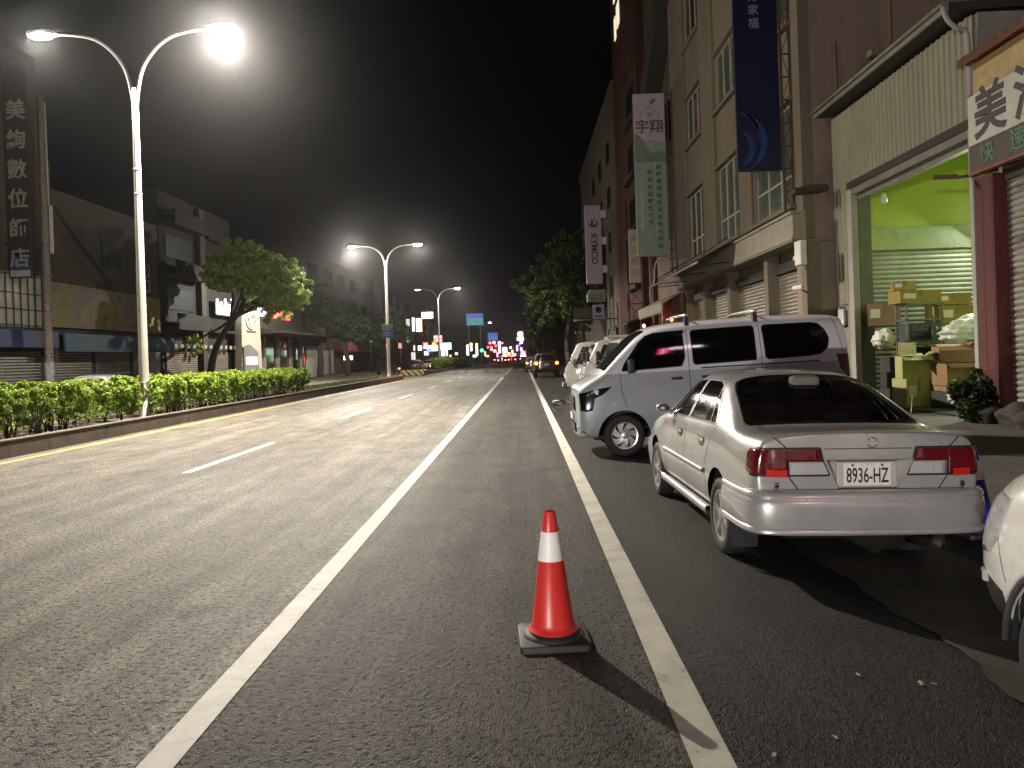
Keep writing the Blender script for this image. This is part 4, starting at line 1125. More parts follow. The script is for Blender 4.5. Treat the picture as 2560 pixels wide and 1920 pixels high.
# gutter strip and pavement on the right
gx = lambda y: 2.12 + .03 * math.sin(y * 1.9) + .03 * math.sin(y * 5.1) + .012 * math.sin(y * 13.7) + .008 * math.sin(y * 29)
m = MB(); rows = []
for y in np.linspace(-6, 8.6, 260):
    xs2 = [gx(y) + t * (3.2 - gx(y)) for t in np.linspace(0, 1, 10)]
    rows.append([(x, y, gz(x, y) + .012) for x in xs2])
m.sheet(rows); tag(m.build('gutter', conc_dark), kind='structure')
m = MB(); rows = []
for y in np.linspace(-6, 60, 130):
    x0 = 4.1
    rows.append([(x, y, gz(x, y) + (.006 if x < 4.2 else .02)) for x in np.linspace(x0, 5.4, 8)] + [(9.2, y, gz(6, y) + .02)])
m.sheet(rows); tag(m.build('pavement', conc), kind='structure')
flat('pavement', -26, -20.5, 5, 400, conc, .08, 2)
m = MB(); m.box((-20.55, 5, -.05), (-20.3, 400, .13)); tag(m.build('kerb', kerb_top), kind='structure')
# planted median with its kerb
m = MB(); m.box((-9.56, 0, -.05), (-9.40, 46, .30), .02); m.box((-11.5, 0, -.05), (-11.34, 61, .30), .02); tag(m.build('median_kerb', kerb_m), kind='structure')
m = MB(); m.box((-9.575, 0, .30), (-9.385, 46, .335), .01); tag(m.build('median_kerb_cap', kerb_top), kind='structure')
m = MB(); m.box((-9.57, 46, -.05), (-9.40, 60.6, .34), .02); m.box((-11.4, 60.2, -.05), (-9.5, 60.9, .34), .08); tag(m.build('median_kerb', kerb_red), kind='structure')
m = MB(); m.sheet([[(x, y, .24 + .03 * math.sin(x * 7 + y * 3)) for x in (-11.36, -10.8, -10.2, -9.55)] for y in np.linspace(0, 60.4, 90)]); tag(m.build('median_soil', soil), kind='structure')
m = MB(); m.box((-9.57, 75.5, -.05), (-9.40, 140, .34), .02); m.box((-11.5, 75.5, -.05), (-11.34, 140, .34), .02); tag(m.build('median_kerb', kerb_m), kind='structure')
m = MB(); m.box((-9.59, 78, -.02), (-9.385, 90, .36), .02); tag(m.build('median_kerb', kerb_red), kind='structure')
m = MB(); m.sheet([[(-11.36, y, .26), (-9.55, y, .26)] for y in np.linspace(75.5, 140, 20)]); tag(m.build('median_soil', soil), kind='structure')
strp = stripes('hazard_stripes', (0.28, 0.20, 0.03), (0.015, 0.015, 0.015), 1.1)
m = MB(); m.box((-11.6, 72.5, -.05), (-9.3, 75.6, .55), .12); o = m.build('kerb_barrier', strp); tag(o, 'yellow and black striped barrier block capping the nose of the far median', 'barrier')
# grass on the end of the near median
pts = np.stack([rng.uniform(-11.3, -9.6, 9000), rng.uniform(36, 60.2, 9000), rng.uniform(.25, .36, 9000)], 1)
g = leaves('grass', pts, np.tile([.6, 0, .3], (9000, 1)), .07, leafmat('grass_blade', (0.13, 0.15, 0.03), (0.09, 0.10, 0.03)), aspect=.2); tag(g, kind='stuff')

# ------------------------------------------------------------------ hedges
def hedge(y0, y1, label, n, x0=-10.95, x1=-9.72, zt=1.22, zb=.50, leaf=.05):
    root = thing('hedge', label, 'hedge', ((x0 + x1) / 2, y0, .26), group='clipped hedges on the road median')
    L = y1 - y0
    def top(y, x): return zt + .05 * math.sin(y * 2.1) + .05 * math.sin(y * 5.3 + x * 3) + .03 * math.sin(y * 11 + 1)
    P = []; N = []
    cx = (x0 + x1) / 2; hw = (x1 - x0) / 2
    k = 0
    # clumps of shoots over the top, front and ends
    nc = int(L * 48)
    cl = []
    for i in range(nc):
        f = random.random(); y = y0 + random.random() * L
        if f < .56: x = cx + random.uniform(-1, 1) * hw; z = top(y, x) - random.uniform(0, .06); nn = (0, 0, 1)
        elif f < .84: t_ = random.random() ** .55; z = zb + t_ * (top(y, x1) - zb - .05); x = x1 - random.uniform(0, .08) + .06 * math.sin(y * 4.2) + .04 * math.sin(y * 9.7) - .30 * (1 - t_) ** 1.3; nn = (1, 0, .5)
        elif f < .94: x = x0 + random.uniform(0, .08); z = zb + random.random() * (zt - zb); nn = (-1, 0, .5)
        else: y = random.choice((y0, y1)) + random.uniform(-.08, .08); x = cx + random.uniform(-1, 1) * hw; z = zb + random.random() * (zt - zb - .05); nn = (0, 1 if y > y0 + L / 2 else -1, .4)
        cl.append((x, y, z, nn))
    per = max(6, n // len(cl))
    for x, y, z, nn in cl:
        r = random.uniform(.06, .13)
        q = rng.normal(0, 1, (per, 3)); q /= np.linalg.norm(q, axis=1)[:, None]
        rr = r * rng.uniform(.35, 1, per)[:, None] ** .6
        P.append(np.array((x, y, z)) + q * rr * (1, 1, .85)); N.append(q * .8 + np.array(nn) * .5)
    # looser leaves inside
    ni = n // 7
    q = np.stack([rng.uniform(x0 + .05, x1 - .1, ni), rng.uniform(y0, y1, ni), rng.uniform(zb - .1, zt - .1, ni)], 1)
    P.append(q); N.append(rng.normal(0, 1, (ni, 3)))
    leaves('foliage', np.concatenate(P), np.concatenate(N), leaf, leafA, None).parent = root
    root.children[0].matrix_parent_inverse = Matrix.Translation(root.location).inverted()
    m = MB()
    for i in range(int(L * 7)):
        y = y0 + random.random() * L; x = cx + random.uniform(-.9, .9) * hw
        for b in range(3): m.tube([(x, y, .22), (x + random.uniform(-.06, .06), y + random.uniform(-.06, .06), .5), (x + random.uniform(-.2, .2), y + random.uniform(-.2, .2), random.uniform(.8, 1.05))], [.012, .01, .004], 4)
    s = m.build('stem', bark, root); s.matrix_parent_inverse = root.children[0].matrix_parent_inverse.copy(); s['kind'] = 'stuff'
hedge(6.0, 19.35, 'long bright green clipped hedge in the near left, in front of the tall lamp post', 90000, leaf=.036)
hedge(20.3, 35.0, 'bright green clipped hedge ending at the grass, beyond the tall lamp post', 64000, leaf=.042)
hedge(92, 128, 'small dim hedge on the far median past the striped barrier', 9000, zt=1.5, leaf=.16)

# ------------------------------------------------------------------ trees
def tree(name, label, base, path, blobs, n, leaf, lm, rad, group=None, branches=True):
    root = thing(name, label, 'tree', base, group=group)
    bx = Vector(base)
    m = MB(); pts = spline(path, 5)
    k = len(pts)
    m.tube(pts, [rad * (1.25 - .75 * i / k) for i in range(k)], 10)
    m.build('trunk', bark, root)
    tip = Vector(path[-1])
    for (c, r) in blobs[:9]:
        c = Vector(c); mid = tip.lerp(c, .5) + Vector((random.uniform(-.3, .3), random.uniform(-.3, .3), -.2))
        m = MB(); st = Vector(pts[int(k * random.uniform(.6, .98))]); m.tube(spline([st, mid, c], 4), [rad * .5 * (1 - .8 * i / 9) + .01 for i in range(9)], 6)
        m.build('branch', bark, root)
    P = []; N = []
    tot = sum(r[0] * r[1] if hasattr(r, '__len__') else r * r for _, r in blobs)
    for c, r in blobs:
        rv = np.array(r if hasattr(r, '__len__') else (r, r, r * .8)); cc = np.array(c)
        cnt = int(n * (rv[0] * rv[1]) / tot)
        nsub = max(5, cnt // 60)
        q = rng.normal(0, 1, (nsub, 3)); q /= np.linalg.norm(q, axis=1)[:, None]
        sub = cc + q * rv * rng.uniform(.35, 1.18, nsub)[:, None]
        sr = rv.mean() * rng.uniform(.12, .30, nsub)
        pid = rng.integers(0, nsub, cnt)
        d = rng.normal(0, 1, (cnt, 3)); d /= np.linalg.norm(d, axis=1)[:, None]
        P.append(sub[pid] + d * (sr[pid] * rng.uniform(.3, 1, cnt) ** .6)[:, None] * (1, 1, .75)); N.append(d + q[pid] * .6 + (0, 0, .35))
    o = leaves('crown', np.concatenate(P), np.concatenate(N), leaf, lm, root)
    return root
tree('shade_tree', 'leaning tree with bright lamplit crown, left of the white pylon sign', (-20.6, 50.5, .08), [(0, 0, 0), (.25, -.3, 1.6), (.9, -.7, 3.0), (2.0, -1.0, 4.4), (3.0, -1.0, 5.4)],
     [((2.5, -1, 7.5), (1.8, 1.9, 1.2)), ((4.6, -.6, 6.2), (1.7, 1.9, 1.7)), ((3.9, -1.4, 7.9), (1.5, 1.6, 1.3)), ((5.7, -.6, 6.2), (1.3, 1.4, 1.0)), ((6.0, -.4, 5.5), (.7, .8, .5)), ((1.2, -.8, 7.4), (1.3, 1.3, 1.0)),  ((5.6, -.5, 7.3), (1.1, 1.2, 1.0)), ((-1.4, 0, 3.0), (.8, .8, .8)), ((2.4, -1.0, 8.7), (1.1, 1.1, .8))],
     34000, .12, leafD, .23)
tree('street_tree', 'dark bushy street tree to the right of the red lit showroom sign', (-20.6, 78, .08), [(0, 0, 0), (.1, 0, 2.2), (-.2, 0, 4.2), (.0, 0, 5.5)],
     [((-.2, 0, 7.0), (2.5, 2.3, 1.9)), ((1.9, 0, 6.0), (1.7, 1.7, 1.5)), ((-2.0, 0, 6.2), (1.6, 1.6, 1.6)), ((.5, 0, 8.5), (1.6, 1.5, 1.2)), ((.2, -.3, 4.0), (.7, .7, 1.5))], 12000, .18, leafC, .28)
tree('street_tree', 'second dark street tree with a slanting trunk, left of the small lit board', (-18.2, 80, .08), [(0, 0, 0), (.0, 0, 1.8), (-.6, 0, 3.4), (-1.2, 0, 4.6)],
     [((.4, 0, 5.2), (2.0, 2.0, 1.6)), ((2.2, 0, 4.2), (1.4, 1.4, 1.3)), ((-.6, 0, 6.2), (1.6, 1.6, 1.3))], 8000, .18, leafC, .25)
tree('street_tree', 'dark tree behind the second lamp post, over the pink shop', (-18.6, 104, .08), [(0, 0, 0), (.1, 0, 2.0), (.2, 0, 4.2)],
     [((.2, 0, 6.4), (2.6, 2.4, 2.2)), ((2.4, 0, 5.0), (1.8, 1.8, 1.6)), ((-2.2, 0, 4.9), (1.8, 1.8, 1.6)), ((-.8, -.4, 2.8), (1.2, 1.2, 1.0))], 8000, .22, leafC, .25)
tree('street_tree', 'dim round tree in front of the far left lit shop signs', (-16.6, 122, .08), [(0, 0, 0), (.1, 0, 2.0), (.2, 0, 4.0)],
     [((.2, 0, 6.2), (3.0, 2.4, 2.4)), ((2.0, 0, 8.4), (1.6, 1.6, 1.4))], 5000, .26, leafC, .25)
tree('roadside_tree', 'tall dark green tree on the right side before the white vertical signboard', (4.0, 66, .05), [(0, 0, 0), (-.1, 0, 2.5), (.2, 0, 5.0), (.1, 0, 6.8)],
     [((-1.0, 0, 8.2), (2.3, 2.3, 2.2)), ((1.2, 0, 9.6), (2.4, 2.2, 2.0)), ((-3.0, 0, 7.2), (1.5, 1.5, 1.5)), ((.6, 0, 6.0), (2.3, 2.2, 1.6)), ((2.8, 0, 7.6), (1.8, 1.8, 2.0)), ((-2.0, -.5, 5.1), (1.3, 1.3, 1.1)), ((1.4, -.6, 3.9), (1.0, 1.0, 1.0)), ((.2, 0, 11.0), (1.6, 1.5, 1.0))], 16000, .17, leafB, .22)
tree('roadside_tree', 'narrow dark tree further along the right side, over the parked off-road car', (2.6, 96, .05), [(0, 0, 0), (0, 0, 2.5), (.2, 0, 5.0)],
     [((0, 0, 7.0), (2.2, 2.2, 2.8)), ((1.4, 0, 5.0), (1.8, 1.8, 1.8)), ((-1.0, 0, 4.4), (1.3, 1.4, 1.5)), ((-.6, 0, 2.6), (1.2, 1.2, 1.2))], 8000, .22, leafC, .2)

# ------------------------------------------------------------------ street lamps
LAMP_COL = (1.0, 0.90, 0.76)
lamp_face = emit('lamp_face', (1.0, 0.985, 0.95), 250)
lamp_face_dim = emit('lamp_face_dim', (1.0, 0.96, 0.88), 12)
lamp_cap = surf('lamp_cap', (0.5, 0.5, 0.48), .5)
SRC = []
def lamp_post(x, y, label, left=True, right=True, pr=9000, pl=5000, detail=True, lx=2.45, rx=2.45, dz=0.0):
    root = thing('street_lamp', label, 'street lamp', (x, y, .24), group='twin-armed street lamps along the median')
    m = MB()
    m.lathe([(.17, 0), (.17, .02), (.125, .05), (.12, 1.2), (.078, 8.6), (.07, 8.75)], seg=16)
    if detail:
        m.box((-.05, -.125, .5), (.05, -.11, .95), .01)
        for z in (5.9, 6.55): m.lathe([(.095, z), (.103, z + .01), (.103, z + .05), (.095, z + .06)], seg=16)
    m.build('pole', MATS['galvanised'], root)
    for s, on, L, pw in ((-1, left, lx, pl), (1, right, rx, pr)):
        m = MB(); pts = spline([(s * .045, 0, 7.9), (s * .06, 0, 8.5), (s * .30, 0, 9.25 + dz * .4), (s * 1.0, 0, 9.78 + dz * .85), (s * (L - .35), 0, 9.93 + dz)], 6)
        m.tube(pts, [.055 - .02 * i / len(pts) for i in range(len(pts))], 8); m.build('arm', MATS['galvanised'], root)
        m = MB(); m.prism([(-.42, 9.90), (-.40, 9.97), (-.1, 10.03), (.30, 10.0), (.34, 9.93), (.34, 9.90)], 'y', -.13, .13)
        bmesh.ops.bevel(m.bm, geom=m.bm.edges[:], offset=.015, segments=2, affect='EDGES')
        hd = m.build('lamp_head', lamp_cap, root, smooth=40); hd.location = (s * L, 0, dz)
        if s < 0: hd.rotation_euler = (0, 0, PI)
        m = MB(); m.lathe([(.0, -.10), (.09, -.085), (.13, -.045), (.15, 0.0)], (0, 0, 9.9), seg=20)
        for v in m.bm.verts: v.co.x *= 2.4
        m.build('lamp_lens', lamp_face if pw else lamp_face_dim, hd)
        if pw: SRC.append((x + s * L, y, .24 + 9.72 + dz, pw))
    return root

# ================================================================== right side of the street
tan = surf('tan_plaster', (0.17, 0.14, 0.10), .85, var=.22, scale=.9, bump=.15, streak=True, dirt=(0.17, 0.14, 0.10))
pinkw = surf('pink_plaster', (0.28, 0.21, 0.165), .88, var=.2, scale=.6, bump=.3, streak=True, dirt=(0.17, 0.10, 0.075))
cream = surf('cream_paint_wall', (0.30, 0.27, 0.21), .8, var=.2, scale=1.0, streak=True, dirt=(0.22, 0.19, 0.14))
frame_al = surf('window_frame_metal', (0.42, 0.39, 0.31), .5, metal=.3)
pane = surf('window_pane', (0.035, 0.04, 0.036), .10, var=.4, bump=0, spec=.7)
pane_g = surf('greenish_pane', (0.085, 0.105, 0.085), .14, var=.3, bump=0, spec=.7)
redsteel = surf('red_oxide_paint', (0.10, 0.018, 0.017), .65, var=.3, scale=2.5, bump=.2, dirt=(0.05, 0.02, 0.018))
rusty = slatmat('rusty_shutter', (0.42, 0.40, 0.36), (0.17, 0.075, 0.035))
shut = slatmat('brown_shutter', (0.27, 0.235, 0.185))
shut_l = slatmat('light_shutter', (0.36, 0.38, 0.33))
corr = surf('white_corrugated', (0.30, 0.275, 0.195), .55, metal=.15, var=.15, scale=1.1, bump=0, streak=True, dirt=(0.32, 0.29, 0.21))
dark_beam = surf('dark_painted_steel', (0.035, 0.03, 0.026), .7, var=.3)
lime = surf('lime_wall_paint', (0.36, 0.46, 0.065), .75, var=.1, scale=.8, bump=.05)

# ---- shop with the red column, at the right edge of the picture
root = thing('corner_shop', 'low shop with red columns, rusty shutter and red tile edge at the right margin', 'building', (8.4, 9.5, .1))
inv = Matrix.Translation((-8.4, -9.5, -.1))
def part(mb, name, mat, parent, **kw):
    """part given in street coordinates under an Empty that has a location"""
    o = mb.build(name, mat, parent, **kw); o.matrix_parent_inverse = Matrix.Translation(parent.location).inverted(); return o
m = MB(); m.box((8.62, 3.0, .02), (16, 13.9, 6.55)); part(m, 'wall', cream, root)
boxes('column', [((8.22, 5.4, .05), (8.62, 5.9, 4.45))], redsteel, root, .02)
m = MB(); m.box((8.22, 13.42, .35), (8.62, 13.95, 4.45), .02); c = part(m, 'column', redsteel, root)
boxes('column_flange', [((8.24, 13.46, .4), (8.215, 13.66, 4.4)), ((8.24, 13.72, .4), (8.215, 13.9, 4.4))], redsteel, c)
m = MB(); m.slats('x', 8.50, 5.9, 13.42, .12, 4.35, .105, -.035); s = part(m, 'roller_shutter', rusty, root)
m = MB(); m.box((8.40, 5.9, 4.3), (8.62, 13.42, 4.5)); part(m, 'lintel', dark_beam, root)
m = MB(); m.box((8.24, 3.2, 5.92), (8.62, 13.93, 6.5)); part(m, 'tile_band', surf('yellow_tile', (0.50, 0.37, 0.17), .6, var=.25, scale=5), root)
m = MB()
for k in range(36):
    y = 3.1 + k * .3
    m.cyl((8.02, y + .15, 6.50), (8.75, y + .15, 6.92), .085, .085, 8)
m.prism([(8.0, 6.44), (8.0, 6.60), (8.75, 7.0), (8.75, 6.86)], 'y', 3.05, 13.98)
part(m, 'roof_tile_edge', surf('red_roof_tile', (0.13, 0.035, 0.02), .6, var=.25, scale=4), root)
sg = thing('shop_sign', 'white signboard with heavy dark characters above a green-lettered brown band', 'sign', (8.2, 9, 5.4))
m = MB(); m.box((8.12, 3.4, 5.02), (8.22, 13.90, 5.90), .01); part(m, 'board', surf('sign_white', (0.62, 0.58, 0.50), .6, var=.12, scale=2), sg)
m = MB(); m.box((8.13, 3.4, 4.56), (8.22, 13.92, 5.015), .01); part(m, 'lower_board', surf('sign_brown', (0.10, 0.075, 0.055), .6, var=.3, scale=3), sg)
m = MB(); m.box((8.10, 3.4, 4.49), (8.24, 13.92, 4.555), .01); part(m, 'sign_trim', surf('trim_red', (0.26, 0.09, 0.06), .6), sg)
ink = surf('sign_ink', (0.075, 0.065, 0.072), .6)
greenink = surf('green_letter', (0.09, 0.20, 0.13), .6)
def wtext(name, s, size, at, mat, parent, **kw):
    o = text(name, s, size, at, mat, parent, **kw); o.matrix_parent_inverse = Matrix.Translation(parent.location).inverted(); return o
wtext('lettering', '美', .92, (8.113, 13.25, 5.45), ink, sg, frame='-x', bold=.022)
wtext('lettering', '洲', .92, (8.113, 12.15, 5.45), ink, sg, frame='-x', bold=.022)
wtext('lettering', '快', .42, (8.122, 13.38, 4.78), greenink, sg, frame='-x', bold=.008)
wtext('lettering', '速', .42, (8.122, 12.55, 4.78), greenink, sg, frame='-x', bold=.008)
for i, (x, y, r, lab) in enumerate([(8.15, 13.7, .34, 'rough stone at the foot of the red column, nearest the dark bush'), (8.25, 13.0, .30, 'rough stone under the rusty shutter, second from the red column'), (8.05, 12.35, .24, 'small rough stone lying furthest from the red column')]):
    bm = bmesh.new(); bmesh.ops.create_icosphere(bm, subdivisions=3, radius=r)
    for v in bm.verts:
        k = 1 + .22 * math.sin(v.co.x * 9 + i) * math.cos(v.co.y * 8) + .1 * math.sin(v.co.z * 21)
        v.co = Vector((v.co.x * k, v.co.y * k * 1.25, v.co.z * k * .75))
    me = bpy.data.meshes.new('stone'); bm.to_mesh(me); bm.free()
    o = link('stone', me, surf('rough_stone', (0.05, 0.044, 0.036), .9, var=.4, scale=5, bump=.6), smooth=60); o.location = (x, y, .1 + r * .5); tag(o, lab, 'stone', 'stones along the shop front')
# dark bush by the column
rt = thing('potted_bush', 'dark leafy bush growing between the red column and the open garage', 'plant', (8.12, 13.82, -.05))
P = []; N = []
for c, r in [((0, 0, .62), (.30, .32, .36)), ((-.18, -.15, .42), (.26, .28, .26)), ((.12, .15, .88), (.18, .2, .2)), ((-.32, .05, .7), (.15, .16, .2))]:
    q = rng.normal(0, 1, (700, 3)); q /= np.linalg.norm(q, axis=1)[:, None]
    P.append(np.array(c) + q * np.array(r) * rng.uniform(.4, 1.05, 700)[:, None]); N.append(q)
leaves('foliage', np.concatenate(P), np.concatenate(N), .07, leafC, rt)
m = MB()
for k in range(5): m.tube([(0, 0, .1), (random.uniform(-.1, .1), random.uniform(-.1, .1), .5), (random.uniform(-.25, .25), random.uniform(-.2, .2), .8)], [.02, .014, .006], 5)
m.build('stem', bark, rt)
m = MB(); m.lathe([(.16, 0), (.22, .28), (.24, .28), (.24, .31), (.2, .31), (.19, .24), (0, .24)], seg=20); m.build('pot', surf('black_pot', (0.02, 0.02, 0.02), .6), rt)

# ---- open garage
gr = thing('garage', 'white corrugated garage with a wide open doorway and lime green inside', 'building', (8.4, 17, .1))
m = MB(); m.ribs_v(8.32, 14.02, 20.28, 5.46, 7.45, .19, .035); m.ribs_v(8.32, 19.42, 20.28, 2.6, 5.46, .19, .035); part(m, 'corrugated_front', corr, gr, fix=False)
m = MB(); m.box((8.34, 19.42, .05), (8.42, 20.28, 7.45)); m.box((8.36, 14.02, 5.50), (8.44, 19.42, 7.45)); part(m, 'wall', cream, gr)
m = MB(); m.box((8.27, 19.42, .05), (8.34, 20.28, 2.55), .01); part(m, 'wall_skirting', surf('grey_panel', (0.25, 0.24, 0.22), .7), gr)
boxes('door_post', [((8.24, 14.02, .1), (8.36, 14.14, 5.42)), ((8.26, 19.18, .1), (8.42, 19.44, 5.42))], surf('post_white', (0.36, 0.35, 0.30), .6, var=.15), gr, .01)
m = MB(); m.box((8.30, 14.14, 5.27), (8.42, 19.18, 5.47), .01); m.box((8.44, 14.14, 5.15), (8.60, 19.18, 5.42)); part(m, 'lintel', surf('lintel_grey', (0.20, 0.185, 0.15), .6), gr)
m = MB(); m.box((8.30, 14.14, 5.47), (8.46, 19.18, 5.62)); part(m, 'lintel_shadow_gap', dark_beam, gr).name = 'shutter_slot'  # dark steel strip filling the slot above the lintel
m = MB(); m.prism([(7.92, 7.52), (7.92, 7.68), (14.5, 7.95), (14.5, 7.75)], 'y', 14.0, 22.2); part(m, 'roof', dark_beam, gr)
m = MB(); m.box((7.85, 14.0, 7.52), (7.91, 22.9, 7.70), .01); m.cyl((7.81, 14.0, 7.66), (7.81, 22.85, 7.66), .04, .04, 10); part(m, 'eave_gutter', surf('gutter_green_grey', (0.20, 0.20, 0.15), .6, var=.3), gr)
m = MB(); m.tube(spline([(7.82, 14.05, 7.62), (7.88, 14.0, 7.35), (8.05, 13.98, 7.18), (8.2, 13.97, 7.05), (8.22, 13.97, 5.95)], 4), .045, 8); part(m, 'downpipe', surf('pipe_grey', (0.34, 0.33, 0.32), .5), gr)
m = MB(); m.box((8.45, 20.10, .05), (14.5, 20.18, 7.2)); m.box((14.4, 14.02, .05), (14.5, 20.2, 8)); m.box((8.45, 13.98, .05), (14.5, 14.06, 7.2)); part(m, 'green_wall', lime, gr)
m = MB(); m.slats('y', 20.06, 8.9, 14.2, .15, 3.95, .12, -.03); part(m, 'inner_shutter', shut_l, gr)
m = MB(); m.box((8.75, 19.98, 3.97), (14.3, 20.09, 4.55), .01); part(m, 'shutter_box', surf('zinc_sheet', (0.42, 0.45, 0.40), .28, metal=.75, var=.2, scale=1.2), gr)
m = MB(); m.box((8.60, 19.55, .1), (8.92, 20.0, 5.4), .01); part(m, 'inner_pillar', surf('pillar_dark', (0.13, 0.14, 0.10), .7), gr)
m = MB(); m.box((8.45, 14.06, 7.1), (14.4, 20.1, 7.16)); part(m, 'ceiling', surf('ceiling_grey', (0.3, 0.33, 0.2), .8), gr)
m = MB(); m.sheet([[(8.3, 14.06, .135), (14.4, 14.06, .135)], [(8.3, 20.1, .135), (14.4, 20.1, .135)]]); part(m, 'floor_slab', conc, gr)
boxes('wall', [((8.36, 13.92, 6.58), (14.5, 13.972, 7.45))], surf('grey_panel', (0.25, 0.24, 0.22), .7), gr)
boxes('bottom_trim', [((8.265, 14.02, 5.43), (8.283, 19.42, 5.60))], dark_beam, gr)
m = MB(); m.tube([(7.95, 14.06, 4.52), (8.2, 14.06, 4.54)], .03, 6); m.box((7.55, 14.04, 4.50), (8.0, 14.09, 4.58), .008); part(m, 'door_bracket', surf('rust_steel', (0.16, 0.09, 0.05), .8), gr)
tb = thing('tube_light', 'glowing fluorescent tube on the right of the green garage wall', 'lamp', (12.3, 19.6, 4.6))
m = MB(); m.box((-.08, .12, -.75), (.08, .18, .75), .01); m.build('batten', surf('batten_white', (.6, .6, .58), .5), tb)
m = MB(); m.cyl((0, .07, -.7), (0, .07, .7), .022, .022, 10); m.build('tube', emit('tube_glow', (0.92, 1.0, 0.80), 25), tb)
for x in (9.15,):
    bl = thing('pendant_bulb', 'small unlit pale bulb hanging on a cord in the green garage', 'lamp', (8.95, 18.9, 5.1))
    m = MB(); m.cyl((0, 0, .12), (0, 0, 1.9), .012, .012, 6); m.build('cord', MATS['black_plastic'], bl)
    m = MB(); m.lathe([(.0, -.14), (.07, -.1), (.085, -.03), (.05, .05), (.035, .13), (0, .13)], seg=16); m.build('bulb', surf('bulb_white', (.75, .75, .7), .3), bl)

# goods stacked in the garage
card = surf('cardboard', (0.29, 0.185, 0.095), .8, var=.15, scale=3, bump=.1)
card_y = surf('yellow_carton', (0.31, 0.235, 0.06), .7, var=.15, scale=3); card_l = surf('pale_carton', (0.38, 0.37, 0.16), .7, var=.12, scale=3)
white_pl = surf('white_plastic', (0.62, 0.60, 0.56), .45, var=.1, scale=4); tape = surf('parcel_tape', (0.22, 0.16, 0.06), .35)
label_w = surf('paper_label', (0.7, 0.69, 0.64), .7)
def carton(name, label, c, size, rz, mat, group, open_=False, tapem=tape):
    r = thing(name, label, 'box', (c[0], c[1], c[2]), rz, group)
    w, d, h = size
    m = MB()
    if not open_:
        m.box((-w / 2, -d / 2, 0), (w / 2, d / 2, h), .006)
    else:
        t = .008
        m.box((-w / 2, -d / 2, 0), (w / 2, d / 2, t)); m.box((-w / 2, -d / 2, t), (w / 2, -d / 2 + t, h)); m.box((-w / 2, d / 2 - t, t), (w / 2, d / 2, h)); m.box((-w / 2, -d / 2 + t, t), (-w / 2 + t, d / 2 - t, h)); m.box((w / 2 - t, -d / 2 + t, t), (w / 2, d / 2 - t, h))
    m.build('carton', mat, r)
    if open_:
        for sy in (-1, 1):
            f = MB(); f.sheet([[(-w / 2, sy * d / 2, h), (w / 2, sy * d / 2, h)], [(-w / 2 - .01, sy * (d / 2 + .14), h + (.05 if sy > 0 else -.09)), (w / 2 + .01, sy * (d / 2 + .14), h + (.05 if sy > 0 else -.09))]]); f.build('flap', mat, r)
        for sx in (-1, 1):
            f = MB(); f.sheet([[(sx * w / 2, -d / 2, h), (sx * w / 2, d / 2, h)], [(sx * (w / 2 + .13), -d / 2, h + .07), (sx * (w / 2 + .13), d / 2, h + .09)]]); f.build('flap', mat, r)
    else:
        t = MB(); t.box((-.03, -d / 2 - .003, h * .55), (.03, d / 2 + .003, h + .003)); t.build('tape', tapem, r)
        t = MB(); t.box((-w * .42, -d / 2 - .004, h * .35), (-w * .12, -d / 2 - .001, h * .75)); t.build('paper_label', label_w, r)
    return r
rk = thing('storage_rack', 'dark metal rack holding two ovens against the lit shutter', 'rack', (9.55, 18.6, .135))
m = MB()
for x in (-.42, .42):
    for y in (-.25, .25): m.box((x - .02, y - .02, 0), (x + .02, y + .02, 2.35))
for z in (.85, 1.40, 1.95, 2.33): m.box((-.44, -.27, z), (.44, .27, z + .035))
m.build('rack_frame', surf('rack_green_grey', (0.20, 0.23, 0.19), .5, metal=.3), rk)
for i, z in enumerate((.885, 1.435)):
    o = thing('oven', ['dark countertop oven on the lower shelf of the rack', 'dark countertop oven on the upper shelf of the rack'][i], 'oven', (9.55, 18.6, .135 + z), 0, 'ovens on the rack')
    m = MB(); m.box((-.38, -.24, 0), (.38, .24, .46), .015); m.build('casing', surf('oven_grey', (0.10, 0.11, 0.10), .5, metal=.3), o)
    m = MB(); m.box((-.34, -.255, .05), (.18, -.238, .42), .006); d = m.build('door', surf('oven_glass', (0.015, 0.018, 0.016), .12, bump=0), o)
    m = MB(); m.tube([(.14, -.29, .08), (.14, -.29, .38)], .012, 6); m.build('handle', MATS['chrome'], d)
    for kz in (.32, .18): m = MB(); m.lathe([(.035, -.262), (.03, -.275), (0, -.275)], (.28, 0, kz), axis='y', seg=12); m.build('knob', white_pl, o)
gB = 'cartons stacked in the garage'
carton('cardboard_box', 'wide yellow carton lying on top of the oven rack', (9.45, 18.6, 2.50), (1.0, .55, .30), .06, card_y, gB)
carton('cardboard_box', 'brown carton tilted behind the rack at its left', (9.0, 19.3, 2.0), (.75, .5, .55), -.25, card, gB)
m = MB()
carton('cardboard_box', 'flat yellow carton topmost of the right stack', (10.45, 19.0, 2.45), (.85, .55, .28), -.05, card_y, gB)
carton('cardboard_box', 'yellow carton in the middle of the right stack', (10.5, 19.0, 1.98), (.9, .6, .45), .08, card_y, gB)
carton('cardboard_box', 'pale carton low in the right stack under two yellow ones', (10.5, 19.0, 1.35), (.95, .6, .62), 0, card_l, gB)
carton('cardboard_box', 'pale carton on the floor at the base of the right stack', (10.45, 19.0, .135), (1.0, .65, 1.20), 0, card_l, gB)
carton('cardboard_box', 'large brown open carton in front of the white bag', (9.55, 17.2, .60), (.95, .65, .48), .25, card, gB, True)
carton('cardboard_box', 'brown carton with open flaps standing on the large brown one', (9.65, 17.35, 1.09), (.75, .55, .36), -.2, card, gB, True)
carton('cardboard_box', 'lime tinted carton standing left of the large brown box', (8.78, 17.5, .135), (.62, .55, .62), .1, card_l, gB)
